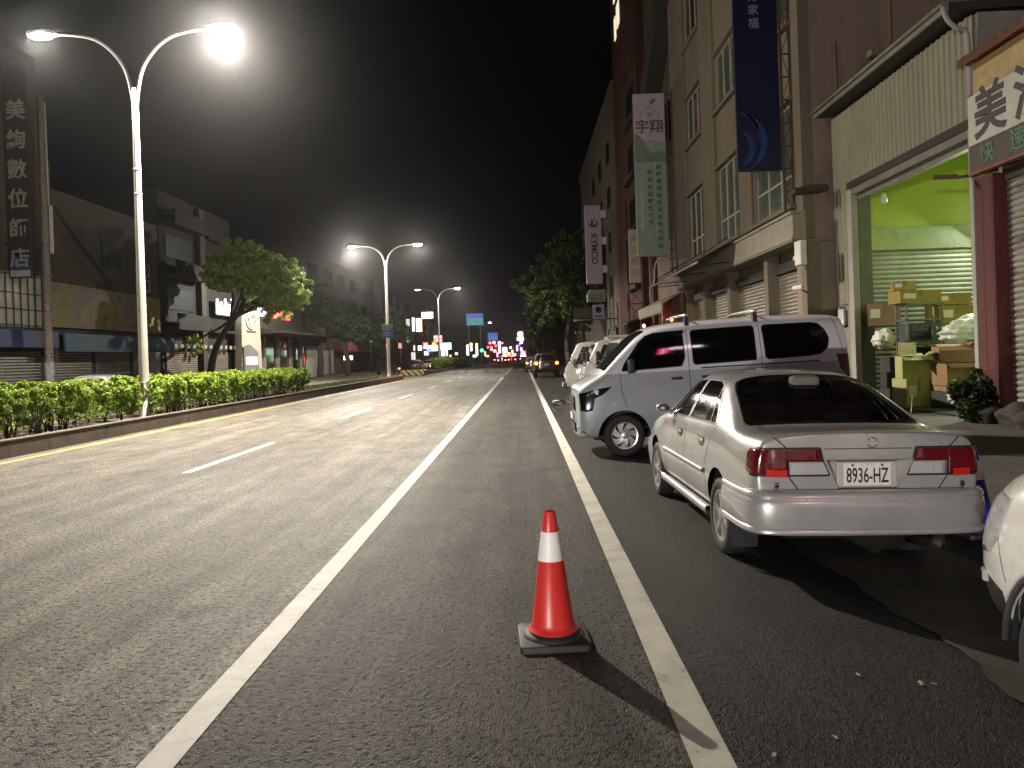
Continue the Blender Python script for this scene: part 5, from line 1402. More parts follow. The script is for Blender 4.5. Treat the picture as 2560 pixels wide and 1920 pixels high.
carton('cardboard_box', 'lime tinted open carton on top of the left carton', (8.82, 17.5, .76), (.62, .5, .50), -.15, card_l, gB, True)
carton('cardboard_box', 'low brown carton under the large open carton', (9.6, 17.2, .135), (1.05, .7, .45), .18, card, gB)
crm = surf('crate_dark', (0.045, 0.045, 0.04), .6, var=.3)
for i, (x, y, z, rz, lab) in enumerate([(8.98, 18.75, .135, .1, 'dark plastic crate on the floor left of the oven rack'), (8.96, 18.72, .50, -.08, 'dark plastic crate in the middle of the pile left of the rack'), (9.0, 18.78, .865, .15, 'dark plastic crate topmost of the pile left of the rack'), (9.15, 16.75, .135, .5, 'dark crate lying among the bags in front of the cartons')]):
    c_ = thing('crate', lab, 'crate', (x, y, z), rz, 'dark crates in the garage')
    m = MB(); m.box((-.24, -.2, 0), (.24, .2, .02)); m.box((-.24, -.2, .02), (-.22, .2, .36)); m.box((.22, -.2, .02), (.24, .2, .36)); m.box((-.22, -.2, .02), (.22, -.18, .36)); m.box((-.22, .18, .02), (.22, .2, .36)); m.build('crate_body', crm, c_)
    m = MB()
    for k in range(3): m.box((-.2, -.206, .07 + k * .1), (.2, -.2, .11 + k * .1))
    m.build('crate_slot', MATS['black_trim'], c_)
carton('cardboard_box', 'small brown carton on the floor in front of the white bins', (10.0, 16.1, .135), (.45, .4, .32), .6, card, gB)
carton('cardboard_box', 'small pale carton leaning on top of the lime open carton', (8.62, 17.35, 1.30), (.34, .3, .26), .9, card_l, gB)
carton('cardboard_box', 'small yellow carton perched on the rack top carton', (9.2, 18.6, 2.81), (.5, .4, .22), -.3, card_y, gB)
carton('cardboard_box', 'narrow brown carton standing beside the white plastic bag', (10.35, 17.6, 1.35), (.4, .4, .62), .2, card, gB)
def bag(name, label, c, s, mat, rz=0, seed=1):
    bm = bmesh.new(); bmesh.ops.create_icosphere(bm, subdivisions=4, radius=1)
    for v in bm.verts:
        n = v.co.copy(); k = 1 + .12 * math.sin(n.x * 5 + seed) * math.sin(n.y * 6) + .07 * math.sin(n.z * 13 + n.x * 9) + .05 * math.sin(n.y * 17 + seed)
        v.co = Vector((n.x * s[0] * k, n.y * s[1] * k, n.z * s[2] * k))
    me = bpy.data.meshes.new(name); bm.to_mesh(me); bm.free()
    o = link(name, me, mat, smooth=70); o.location = c; o.rotation_euler = (0, R(-14), rz); return tag(o, label, 'bag')
bag('plastic_bag', 'big bulging white plastic bag on the goods heap by the garage post', (9.9, 17.2, 1.82), (.62, .35, .28), surf('bag_white', (0.60, 0.62, 0.56), .35, var=.1), .1)
bag('plastic_bag', 'small crumpled white bag at the left of the garage heap', (8.55, 18.3, 1.65), (.26, .24, .24), white_pl, .5, 3)
bag('plastic_bag', 'pale crumpled bag low in front of the brown cartons', (9.3, 16.4, .38), (.40, .28, .22), white_pl, .9, 5)
bag('plastic_bag', 'pale greenish sack lying low at the right of the garage heap', (9.95, 16.5, .34), (.38, .26, .2), card_l, 0, 8)
for i, (x, z) in enumerate([(10.15, .135), (10.62, .135), (10.2, 1.0), (10.65, 1.02)]):
    b = thing('storage_bin', ['white storage bin on the floor by the garage post, left one', 'white storage bin on the floor by the garage post, right one', 'white bin stacked on the left floor bin', 'white bin stacked on the right floor bin'][i], 'bin', (x, 16.9, z), 0, 'white bins by the garage post')
    m = MB(); m.box((-.2, -.22, 0), (.2, .22, .78), .03); m.build('bin_body', white_pl, b)
    m = MB(); m.box((-.22, -.24, .78), (.22, .24, .85), .02); m.build('lid', white_pl, b)
    m = MB(); m.box((-.08, -.228, .58), (.08, -.218, .64), .004); m.build('handle_slot', MATS['black_plastic'], b)
m = MB(); m.box((0, 0, 0), (.08, .34, .42), .02); o = m.build('meter_box', white_pl); o.location = (8.16, 19.6, 2.05); tag(o, 'small white meter box on the garage wall behind the van', 'meter box')

# ---- tan apartment block
tb = thing('apartment_block', 'tan plastered block with tall windows over three brown shutters', 'building', (7.5, 28.5, .1))
X = 7.5
m = MB()
# facade as wall pieces round the window openings
wins = [(30.9, 33.6), (25.95, 28.7), (20.9, 24.3)]
floors = [(5.42, 8.2), (10.35, 12.35), (14.6, 16.8)]
ys_ = [20.3, 20.9, 24.3, 25.95, 28.7, 30.9, 33.6, 36.7]
zs_ = [4.4]
for a, b in floors: zs_ += [a, b]
zs_ += [18.6]
for i in range(len(ys_) - 1):
    if i % 2 == 0:
        m.box((X, ys_[i], 4.4), (X + .3, ys_[i + 1], 18.6))
    else:
        for j in range(0, len(zs_) - 1, 2): m.box((X, ys_[i], zs_[j]), (X + .3, ys_[i + 1], zs_[j + 1]))
m.box((X + .3, 36.4, .1), (22, 36.7, 18.6)); m.box((X + .02, 20.6, 18.4), (22, 36.6, 18.62))
part(m, 'facade', tan, tb)
m = MB(); m.box((X + .3, 20.3, .1), (24, 20.6, 18.6)); m.box((X, 20.28, .1), (X + .3, 20.9, 4.38)); part(m, 'side_wall', pinkw, tb)
boxes('pilaster', [((X - .10, y0 + .15, 5.3), (X, y1 - .15, 17.9)) for y0, y1 in ((24.32, 25.93), (28.72, 30.88), (33.62, 36.68))], tan, tb, .02)
for (y0, y1) in wins:
    for (z0, z1) in floors:
        w = MB(); w.box((X + .06, y0, z0), (X + .12, y1, z0 + .06)); w.box((X + .06, y0, z1 - .06), (X + .12, y1, z1))
        n = 3
        for k in range(n + 1):
            yy = y0 + (y1 - y0) * k / n; w.box((X + .05, max(y0, yy - .035), z0 + .06), (X + .12, min(y1, yy + .035), z1 - .06))
        if z0 < 6: w.box((X + .055, y0 + .035, z0 + .8), (X + .12, y1 - .035, z0 + .86))
        wf = part(w, 'window', frame_al, tb)
        p = MB(); p.box((X + .085, y0 + .02, z0 + .03), (X + .095, y1 - .02, z1 - .03)); o = p.build('pane', pane_g if y0 < 29 else pane, wf)
        s_ = MB(); s_.box((X - .16, y0 - .12, z0 - .14), (X + .02, y1 + .12, z0 - .002), .02); o = s_.build('sill', tan, wf); s_ = MB(); s_.box((X - .14, y0 - .12, z1 + .002), (X + .02, y1 + .12, z1 + .10), .02); s_.build('window_head', tan, wf)
        cu = MB(); cu.box((X + .22, y0, z0), (X + .28, y1, z1)); cu.build('curtain', surf('curtain_dim', (0.12, 0.11, 0.085), .9), wf)
m = MB(); m.box((X - .35, 20.15, 4.42), (X, 35.1, 5.02), .01); m.box((X - .40, 20.12, 5.02), (X, 35.1, 5.10), .01); m.box((X - .38, 20.14, 4.36), (X, 35.1, 4.42)); part(m, 'fascia', cream, tb)
m = MB(); m.box((X - .36, 20.2, 4.30), (X + 1.0, 35.1, 4.36)); part(m, 'soffit', surf('soffit_grey', (0.2, 0.18, 0.14), .8), tb)
boxes('ground_pillar', [((X - .02, y - .17, .1), (X + .35, y + .17, 4.3)) for y in (20.35, 23.5, 27.75, 31.5, 34.8)], tan, tb, .01)
for (y0, y1) in ((20.52, 23.33), (23.67, 27.58), (27.92, 31.33), (31.67, 34.63)):
    m = MB(); m.slats('x', X + .35, y0, y1, .12, 3.72, .11, -.03); rs = part(m, 'roller_shutter', shut, tb)
    m = MB(); m.box((X + .2, y0, 3.72), (X + .55, y1, 4.0)); m.build('shutter_housing', dark_beam, rs)
    m = MB(); m.box((X + .4, y0, 4.0), (X + .5, y1, 4.3)); m.build('transom', tan, rs)
# side window and its hood
m = MB(); m.box((9.45, 20.24, 7.1), (11.4, 20.29, 8.3)); w = part(m, 'side_window', surf('dim_violet_pane', (0.035, 0.025, 0.035), .2, bump=0), tb)
m = MB(); m.box((9.38, 20.2, 8.3), (11.5, 20.31, 8.42)); m.box((10.3, 20.2, 7.1), (10.38, 20.31, 8.3)); m.build('frame', pinkw, w)
m = MB(); m.box((9.25, 19.95, 9.0), (11.6, 20.3, 9.16)); m.build('hood', pinkw, w)
m = MB(); m.box((11.2, 20.0, 9.75), (16, 20.29, 10.15), .01); part(m, 'ledge', cream, tb)
m = MB(); m.tube([(9.9, 20.26, 9.2), (9.9, 20.26, 18)], .05, 8); m.tube([(8.45, 20.27, 4.5), (8.46, 20.27, 9.5)], .03, 6); part(m, 'rain_stain_pipe', surf('brown_pipe', (0.2, 0.10, 0.06), .7), tb).name = 'drain_pipe'
# curved dark awning
aw = thing('awning', 'dark ribbed awning with thin struts over the far shutters of the tan block', 'awning', (7.3, 30, 4.8))
m = MB()
rows = []
for y in np.linspace(25.4, 35.0, 40):
    o = .025 * (1 if int(y * 4) % 2 else -1)
    rows.append([(7.12 - 1.25 * t, y, 5.05 - .35 * t - .25 * t * t + o) for t in np.linspace(0, 1, 6)])
m.sheet(rows, smooth=False); part(m, 'canopy_sheet', surf('awning_dark', (0.04, 0.045, 0.045), .4, metal=.4), aw)
m = MB(); m.tube([(5.86, 25.4, 4.44), (5.86, 35.0, 4.44)], .035, 6); part(m, 'edge_tube', surf('tube_pale', (0.38, 0.38, 0.35), .4, metal=.5), aw)
for y in (26.2, 29.5, 32.8, 34.7):
    m = MB(); m.tube([(7.12, y, 4.5), (5.9, y, 4.42)], .02, 6); m.tube([(7.1, y, 5.35), (6.2, y, 4.78)], .02, 6); part(m, 'strut', dark_beam, aw)
# meters, box and a lamp added for the bright soffit at the corner
m = MB(); m.box((-.02, -.22, -.3), (.16, .22, .34), .03); o = m.build('electric_box', white_pl); o.location = (7.22, 20.02, 3.95); tag(o, 'grey white electric box on the corner of the tan block', 'electric box')
fl = thing('flood_lamp', 'bright white lamp under the ceiling beside the corner electric box', 'lamp', (7.75, 20.75, 4.0))
m = MB(); m.box((-.16, -.02, -.05), (.1, .7, .05), .01); m.build('lamp_tray', surf('tray_white', (.7, .7, .68), .5), fl)
m = MB(); m.cyl((-.03, .03, -.07), (-.03, .66, -.07), .02, .02, 8); m.build('tube', emit('cool_tube', (0.95, 1.0, 0.98), 3.0), fl)  # tube of the lamp added for the bright soffit
m = MB(); m.prism([(7.15, 5.62), (7.5, 5.70), (7.95, 5.70), (7.95, 5.55), (7.15, 5.50)], 'y', 19.85, 20.28)
o = m.build('door_hood', surf('mossy_steel', (0.06, 0.05, 0.04), .9, var=.5, scale=6)); tag(o, 'small dirty corner hood on the pink wall above the electric box', 'hood')
ac = thing('security_camera', 'pale camera cluster on the wall corner under the electric box', 'camera', (7.45, 20.0, 2.95))
m = MB(); m.tube([(0, .1, 0), (-.25, -.05, .12)], .02, 6); m.build('bracket', dark_beam, ac)
m = MB(); m.obox((-.3, -.1, .12), (.12, .32, .12), .5, .03); m.build('housing', white_pl, ac)

# ---- blue vertical banner and its lattice
bn = thing('banner_sign', 'tall dark blue projecting banner with pale swirls at its foot', 'sign', (6.6, 20.85, 6.4))
m = MB(); m.box((5.98, 20.82, 6.32), (7.16, 20.92, 16.5), .01); part(m, 'board', surf('navy_sheet', (0.005, 0.007, 0.042), .45, var=.2, scale=1.5), bn)
blu = surf('swirl_blue', (0.012, 0.05, 0.20), .45); blu2 = surf('swirl_mid_blue', (0.016, 0.045, 0.19), .45)
def ring_poly(cx, cz, r0, r1, a0, a1, sq=1.0, n=24):
    o = []
    for i in range(n + 1):
        a = a0 + (a1 - a0) * i / n; o.append((cx + r1 * math.cos(a) * sq, cz + r1 * math.sin(a)))
    for i in range(n, -1, -1):
        a = a0 + (a1 - a0) * i / n; t = i / n; rr = r0 + (r1 - r0) * (2 * t - 1) ** 2 * .9; o.append((cx + rr * math.cos(a) * sq, cz + rr * math.sin(a)))
    return o
for (cx, cz, r0, r1, a0, a1, mm) in ((5.99, 7.1, .62, .80, -1.2, 1.5, blu), (5.99, 6.95, .30, .48, -1.4, 1.3, blu2), (5.995, 7.35, .52, .58, -.4, 1.45, blu)):
    pl = [(max(5.985, x), z) for x, z in ring_poly(cx, cz, r0, r1, a0, a1)]
    m = MB(); m.prism(pl, 'y', 20.812, 20.816 - .002 * (mm is blu)); part(m, 'swirl', mm, bn)
lav = surf('lavender_print', (0.30, 0.26, 0.42), .5)
for i, ch in enumerate('方家福'): wtext('lettering', ch, .30, (6.52, 20.815, 11.0 - i * .36), lav, bn)
lt = thing('sign_lattice', 'rusty ladder frame carrying the blue banner at the tan corner', 'frame', (7.4, 20.9, 6))
m = MB(); m.box((7.2, 20.84, 4.9), (7.26, 20.9, 16.5)); m.box((7.44, 20.84, 4.9), (7.5, 20.9, 16.5))
k = 0
for z in np.arange(5.1, 16.4, .62):
    m.box((7.26, 20.86, z), (7.44, 20.89, z + .04))
    m.tube([(7.26, 20.87, z + (.04 if k % 2 else .6)), (7.44, 20.87, z + (.6 if k % 2 else .04))], .012, 5); k += 1
part(m, 'ladder_frame', surf('rust_brown', (0.10, 0.065, 0.045), .8, var=.3), lt)

# ---- green and white vertical sign
gs = thing('vertical_sign', 'tall projecting sign, lilac top with brushed characters over sage green', 'sign', (6.3, 36, 6))
x0, x1, z0, z1 = 5.55, 7.02, 6.0, 13.6
m = MB(); m.box((x0, 36.0, z0), (x1, 36.22, z1), .02); part(m, 'cabinet', surf('sage_sheet', (0.185, 0.245, 0.19), .5, var=.1, scale=1.2), gs)
wave = [(x0 + .03, z1 - .03), (x1 - .03, z1 - .03), (x1 - .03, 11.25)] + [(x1 - .03 - t * (x1 - x0 - .06), 11.25 + .10 * math.sin(t * 6) + .55 * t * t) for t in np.linspace(.06, 1, 14)]
m = MB(); m.prism(wave, 'y', 35.985, 35.999); part(m, 'lilac_panel', surf('lilac_sheet', (0.33, 0.28, 0.32), .5, var=.1, scale=1.2), gs)
hill = [(x0 + .03, 10.4)] + [(x0 + .03 + t * (x1 - x0 - .06), 10.4 + .75 + .55 * (1 - t) ** 2 - .5 * t + .16 * math.sin(t * 9)) for t in np.linspace(0, 1, 18)] + [(x1 - .03, 10.4)]
m = MB(); m.prism(hill, 'y', 35.980, 35.984); part(m, 'hill_print', surf('hill_green', (0.12, 0.155, 0.135), .5, var=.25, scale=2), gs)
bi = surf('brush_ink', (0.03, 0.02, 0.05), .6); gi = surf('grey_print', (0.10, 0.09, 0.10), .6); pt = surf('pale_print', (0.42, 0.46, 0.40), .6); dk = surf('rust_print', (0.10, 0.075, 0.06), .6)
wtext('lettering', '宇翔', .66, (6.28, 35.978, 12.0), bi, gs, bold=.008)
m = MB(); th = .022
for a, b in (((5.82, 12.62), (6.30, 12.98)), ((6.30, 12.98), (6.78, 12.62)), ((5.90, 12.62), (5.90, 12.42)), ((6.70, 12.62), (6.70, 12.42)), ((6.22, 12.66), (6.38, 12.66)), ((6.22, 12.54), (6.38, 12.54)), ((6.22, 12.66), (6.22, 12.5)), ((6.38, 12.66), (6.38, 12.5)), ((6.30, 12.5), (6.30, 12.7))):
    m.tube([(a[0], 35.98, a[1]), (b[0], 35.98, b[1])], th / 2, 4)
m.prism([(6.46 + .17 * math.cos(a) * abs(math.sin(a * 1.0 + .8)) , 13.22 + .13 * math.sin(a)) for a in [2 * PI * i / 16 for i in range(16)]], 'y', 35.978, 35.983)
part(m, 'house_emblem', gi, gs)
for i, ch in enumerate('房屋修繕設計系統室內裝潢'): 
    wtext('lettering', ch, .22, (6.64, 35.977, 10.15 - i * .335), dk, gs, bold=.004)
for i, ch in enumerate('鋼筋水泥廚浴門窗'): wtext('lettering', ch, .22, (6.22, 35.977, 9.9 - i * .335), dk, gs, bold=.004)
m = MB()
for cx, n_, zt in ((6.64, 12, 10.15), (6.22, 8, 9.9)):
    for i in range(n_):
        z = zt - i * .335
        for a, b in (((-.14, -.15), (.14, -.15)), ((.14, -.15), (.14, .15)), ((.14, .15), (-.14, .15)), ((-.14, .15), (-.14, -.15))): m.tube([(cx + a[0], 35.978, z + a[1]), (cx + b[0], 35.978, z + b[1])], .008, 4)
part(m, 'character_frame', pt, gs)
wtext('lettering', 'Yu Xiang Design', .26, (5.85, 35.977, 8.1), pt, gs, frame='-y_down')
m = MB()
def leafline(cx, cz, L, a):
    P_ = []
    for i in range(13): t = i / 12; P_.append((cx + L * t * math.cos(a) - .22 * L * math.sin(PI * t) * math.sin(a), cz + L * t * math.sin(a) + .22 * L * math.sin(PI * t) * math.cos(a)))
    for i in range(12, -1, -1): t = i / 12; P_.append((cx + L * t * math.cos(a) + .22 * L * math.sin(PI * t) * math.sin(a), cz + L * t * math.sin(a) - .22 * L * math.sin(PI * t) * math.cos(a)))
    m.tube([(x, 35.98, z) for x, z in P_], .008, 4); m.tube([(cx, 35.98, cz), (cx + L * math.cos(a), 35.98, cz + L * math.sin(a))], .007, 4)
leafline(5.68, 6.18, .75, R(48)); leafline(6.1, 6.9, .5, R(60)); part(m, 'leaf_drawing', pt, gs)
m = MB(); m.box((7.12, 36.05, 5.2), (7.18, 36.12, 13.8)); m.box((7.36, 36.05, 5.2), (7.42, 36.12, 13.8))
for z in np.arange(5.4, 13.7, .45): m.box((7.02, 36.06, z), (7.36, 36.10, z + .04))
part(m, 'mounting_ladder', dark_beam, gs)
m = MB(); m.tube(spline([(6.9, 36.2, 6.0), (6.55, 36.2, 5.9), (6.35, 36.2, 5.5), (6.3, 36.2, 4.8), (6.1, 36.2, 4.4), (6.12, 36.2, 3.9)], 5), .045, 6); part(m, 'cable_conduit', surf('conduit', (.42, .40, .35), .6), gs)

# ---- houses beyond the tan block
h = thing('row_house', 'pink and red-brown house with a slanted dark eave, next after the tan block', 'building', (7.4, 41, .1))
brownw = surf('brown_wall', (0.085, 0.07, 0.055), .85, var=.3, scale=.8, streak=True); redb = surf('red_brown_wall', (0.055, 0.014, 0.010), .8, var=.3, scale=1.0, streak=True)
m = MB(); m.box((7.75, 36.75, 7.2), (20, 45.4, 24)); part(m, 'wall', brownw, h)
m = MB(); m.box((7.6, 36.75, .1), (7.78, 45.4, 7.18)); part(m, 'pink_wall', surf('pink_stained', (0.30, 0.19, 0.165), .85, var=.25, scale=.9, dirt=(0.55, 0.47, 0.38)), h)
m = MB(); m.box((7.35, 42.6, .1), (7.62, 43.5, 11.5)); m.prism([(7.2, 11.8), (7.2, 13.3), (7.78, 13.9), (7.78, 11.2)], 'y', 36.8, 39.5); part(m, 'red_pier', redb, h)
m = MB(); m.prism([(36.8, 17.5), (36.8, 19.4), (45.4, 13.6), (45.4, 12.2)], 'x', 6.9, 7.75); part(m, 'slanted_eave', dark_beam, h)
m = MB(); m.slats('x', 7.58, 37.2, 42.0, .12, 3.2, .11, -.03); part(m, 'roller_shutter', shut, h)
h2 = thing('row_house', 'tall dark red-brown house with lit slit windows at the top', 'building', (7.2, 50, .1))
m = MB(); m.box((7.25, 45.45, .1), (20, 56.2, 29)); part(m, 'wall', redb, h2)
boxes('balcony_slab', [((6.9, 46.2, z), (7.25, 50.0, z + .25)) for z in (5.4, 8.8, 12.2, 15.6, 19.0)], dark_beam, h2)
for z in (5.65, 9.05, 12.45, 15.85):
    m = MB(); m.box((7.20, 46.6, z + .5), (7.24, 49.6, z + 2.0)); part(m, 'window', pane, h2)
for z in (23.6, 26.2):
    boxes('lit_slit_window', [((7.16, 51.4, z), (7.22, 52.6, z + 1.5)), ((7.16, 53.2, z - .3), (7.22, 53.9, z + 1.2))], emit('warm_slit', (1.0, 0.86, 0.62), 1.1), h2)
h3 = thing('row_house', 'pale cream house beyond the scooter sign, mostly in the dark', 'building', (7.3, 70, .1))
m = MB(); m.box((7.3, 56.3, .1), (20, 88, 21)); m.box((7.1, 56.3, 21), (20, 88, 21.5)); part(m, 'wall', surf('cream_dim', (0.12, 0.105, 0.08), .85, var=.2, scale=.7, streak=True), h3)
boxes('window', [((7.24, y, z), (7.31, y + 2, z + 1.6)) for y in (60, 66, 72) for z in (6, 9.5, 13, 16.5)], pane, h3)
h4 = thing('row_house', 'dark far house at the end of the right row behind the trees', 'building', (8, 110, .1))
m = MB(); m.box((8, 88.5, .1), (22, 150, 14)); part(m, 'wall', brownw, h4)
boxes('window', [((7.95, y, z), (8.01, y + 2.2, z + 1.6)) for y in (92, 98, 104, 112) for z in (4.5, 8)], pane, h4)
# low white canopy past the tan block
cn = thing('awning', 'low white canopy edge over the dim shop next to the tan block', 'awning', (6.8, 36, 3.8))
m = MB(); m.prism([(6.45, 3.40), (6.40, 3.80), (7.55, 4.35), (7.55, 4.28), (6.5, 3.74), (6.5, 3.40)], 'y', 35.3, 42.2); part(m, 'canopy_sheet', surf('canopy_pale', (0.40, 0.39, 0.32), .6, var=.25, scale=2), cn)
m = MB()
for k in range(36): m.prism([(35.3 + k * .19, 3.40), (35.3 + k * .19 + .17, 3.40), (35.3 + k * .19 + .085, 3.28)], 'x', 6.455, 6.465)
part(m, 'scallop', MATS['canopy_pale'], cn)
for y in (36, 41.8): m = MB(); m.tube([(6.5, y, 0.1), (6.5, y, 3.4)], .04, 8); part(m, 'post', dark_beam, cn)
cn2 = thing('awning', 'long dark sloping canopy further along behind the parked trucks', 'awning', (6.6, 48, 3.4))
m = MB(); m.prism([(6.0, 3.15), (6.0, 3.25), (7.3, 3.7), (7.3, 3.6)], 'y', 43.6, 54); part(m, 'canopy_sheet', dark_beam, cn2)
for y in (44, 49, 53.5): m = MB(); m.tube([(6.05, y, .1), (6.05, y, 3.2)], .05, 8); part(m, 'post', dark_beam, cn2)
# dim lit things under the canopies
for i, (x, y, z, c, lab) in enumerate([(6.7, 34.4, 2.95, 'lamp_orange', 'tiny orange lamp glowing in the dim shop under the white canopy'), (6.6, 41.5, 2.95, 'lamp_red', 'tiny red lamp hanging under the far end of the white canopy')]):
    l = thing('hanging_lamp', lab, 'lamp', (x, y, z))
    m = MB(); m.lathe([(0, -.09), (.06, -.06), (.075, 0), (.06, .06), (0, .09)], seg=14); m.build('lantern', MATS[c], l)
    m = MB(); m.cyl((0, 0, .09), (0, 0, .5), .008, .008, 5); m.build('cord', dark_beam, l)
# white vertical board behind the green sign
ws = thing('vertical_sign', 'narrow cream signboard with faded characters, low behind the green sign', 'sign', (6.75, 45, 6))
m = MB(); m.box((6.42, 45.0, 5.6), (7.06, 45.12, 8.7), .01); part(m, 'board', surf('sign_cream', (0.50, 0.43, 0.34), .6, var=.12), ws)
for i, ch in enumerate('直立批發'): wtext('lettering', ch, .5, (6.76, 44.995, 8.2 - i * .68), surf('faded_print', (0.27, 0.21, 0.17), .6), ws)
m = MB()
for z in (4.35, 5.2, 5.55): m.box((6.3, 45.02, z), (7.15, 45.07, z + .05))
for x in (6.3, 7.1): m.box((x, 45.02, 2.6), (x + .05, 45.07, 5.6))
m.tube([(6.35, 45.05, 4.4), (7.1, 45.05, 5.2)], .02, 5); m.tube([(6.35, 45.05, 5.2), (7.1, 45.05, 4.4)], .02, 5); m.tube([(6.35, 45.05, 3.5), (7.1, 45.05, 4.3)], .02, 5); m.tube([(6.35, 45.05, 4.3), (7.1, 45.05, 3.5)], .02, 5)
part(m, 'support_frame', dark_beam, ws)
# scooter brand sign
ks = thing('vertical_sign', 'lavender white vertical sign with a round logo and purple letters', 'sign', (5.0, 52, 7))
m = MB(); m.box((4.52, 52.0, 6.25), (5.62, 52.25, 11.55), .03); part(m, 'cabinet', surf('lavender_sheet', (0.44, 0.37, 0.46), .5, var=.08, scale=1.0), ks)
pk = surf('purple_print', (0.09, 0.02, 0.07), .5)
wtext('lettering', 'KYMCO', .60, (5.09, 51.985, 8.6), pk, ks, frame='-y_down', bold=.018, sx=.98)
m = MB(); m.prism(ring_poly(5.06, 10.35, .16, .30, R(-200), R(40)), 'y', 51.98, 51.995)
for a, b in (((4.96, 10.62), (4.98, 10.12)), ((4.98, 10.36), (5.2, 10.66)), ((4.98, 10.36), (5.28, 10.05))): m.tube([(a[0], 51.985, a[1]), (b[0], 51.985, b[1])], .038, 4)
part(m, 'logo', pk, ks)
boxes('sign_bracket', [((5.62, 52.05, z), (5.95, 52.2, z + .5)) for z in (7.0, 8.9, 10.7)], white_pl, ks, .02)
m = MB()
for x in (6.0, 6.25): m.box((x, 52.05, 3.0), (x + .06, 52.12, 11.6))
for z in np.arange(3.2, 11.5, .5): m.box((6.06, 52.07, z), (6.25, 52.10, z + .04))
part(m, 'mounting_ladder', surf('lattice_green', (0.12, 0.15, 0.13), .6, metal=.4), ks)
a2 = thing('air_conditioner', 'boxy pale air conditioner hood under the lavender sign', 'air conditioner', (5.1, 52.4, 5.3))
m = MB(); m.prism([(4.55, 5.05), (4.55, 5.55), (4.75, 5.85), (5.75, 5.85), (5.75, 5.05)], 'y', 52.0, 52.8); part(m, 'casing', surf('ac_beige', (0.30, 0.29, 0.24), .6), a2)
m = MB()
for z in (5.15, 5.25, 5.35, 5.45): m.box((4.7, 51.985, z), (5.6, 52.0, z + .03))
part(m, 'vent_slat', dark_beam, a2)
ss = thing('small_sign', 'small white board with a blue round emblem beside a brown board', 'sign', (4.6, 50, 4))
m = MB(); m.box((4.66, 50.0, 3.8), (5.42, 50.06, 4.7), .01); part(m, 'board', surf('board_bluish', (0.45, 0.45, 0.52), .6), ss)
m = MB(); m.lathe([(.23, -.006), (.23, -.012), (.10, -.012), (.10, -.006)], (5.05, 50, 4.38), axis='y', seg=24); m.box((4.78, 49.99, 3.90), (5.30, 49.996, 4.02)); part(m, 'emblem', surf('emblem_blue', (0.05, 0.10, 0.25), .5), ss)
m = MB(); m.box((3.45, 50.02, 3.85), (4.64, 50.07, 4.55)); part(m, 'brown_board', surf('board_brown', (0.10, 0.075, 0.065), .7), ss)
m = MB(); m.tube([(3.4, 49.95, 3.72), (6.3, 49.95, 3.78)], .05, 8); m.box((6.2, 49.9, .1), (6.3, 50.0, 4.8)); part(m, 'support_arm', surf('arm_grey', (.22, .2, .18), .6), ss)

# ================================================================== calibrated camera numbers (used to read far positions off the picture)
F_PX, ROLL, CAM_H, HOR = 1662.5, 0.033, 1.55, 769.5
YAW = math.atan(22 / F_PX)
def at(px, py, Y):
    dx, dy = px - 1106, HOR - py; c, s = math.cos(ROLL), math.sin(ROLL)
    x, y = (dx * c + dy * s) / F_PX, (-dx * s + dy * c) / F_PX
    cy, sy = math.cos(YAW), math.sin(YAW)
    t = Y / (x * sy + cy); return Vector(((x * cy - sy) * t, Y, CAM_H + y * t))

# ================================================================== left side of the street
LX = -22.0
darkw = surf('dark_wall', (0.013, 0.012, 0.011), .85, var=.3, scale=.5, streak=True)
dimw = surf('dim_plaster', (0.06, 0.048, 0.041), .85, var=.2, scale=.4, streak=True)
greyw = surf('grey_wall', (0.06, 0.057, 0.052), .8, var=.2, scale=.6)
bluefas = surf('blue_awning', (0.025, 0.075, 0.13), .55, var=.35, scale=1.2, streak=True)
lshut = slatmat('dull_shutter', (0.17, 0.165, 0.15))
# corner block with the vertical photo-shop sign
b = thing('corner_block', 'dark tall block at the far left with a barred lit window', 'building', (LX, 30, .08))
m = MB(); m.box((LX, 14, .08), (LX - 14, 35.2, 16)); part(m, 'wall', surf('near_black_wall', (0.05, 0.042, 0.036), .85, var=.3, scale=.6), b)
m = MB(); m.box((LX + .01, 31.5, 3.55), (LX + .05, 35.0, 5.9)); w = part(m, 'barred_window', emit('dim_window_glow', (0.75, 0.70, 0.52), .05, (.2, .19, .15)), b)
m = MB()
for y in np.arange(31.5, 35.1, .5): m.box((LX + .06, y, 3.55), (LX + .10, y + .05, 5.9))
for z in (3.6, 4.3, 5.0, 5.8): m.box((LX + .05, 31.5, z), (LX + .09, 35, z + .05))
m.build('window_bar', dark_beam, w)
m = MB(); m.slats('x', LX + .03, 26, 34.8, .1, 2.5, .13, .03); part(m, 'roller_shutter', lshut, b)
m = MB(); m.prism([(LX, 3.45), (LX + .75, 3.35), (LX + .78, 2.62), (LX, 2.62)], 'y', 26, 35.1); part(m, 'blue_fascia', surf('navy_fascia', (0.02, 0.035, 0.10), .5, var=.3, scale=1.2), b)
vs = thing('vertical_sign', 'tall dark projecting sign with six big pale characters at far left', 'sign', (-21.35, 32.7, 6))
m = MB(); m.box((-21.86, 32.7, 5.6), (-20.86, 32.9, 14.8), .02); m.box((-22.1, 32.76, 7), (-21.86, 32.84, 7.2)); m.box((-22.1, 32.76, 13), (-21.86, 32.84, 13.2)); part(m, 'cabinet', surf('sign_charcoal', (0.025, 0.022, 0.02), .6, var=.3), vs)
m = MB(); m.box((-21.78, 32.685, 5.65), (-20.94, 32.699, 5.93)); part(m, 'pale_strip', surf('strip_lilac', (.34, .32, .42), .6), vs)
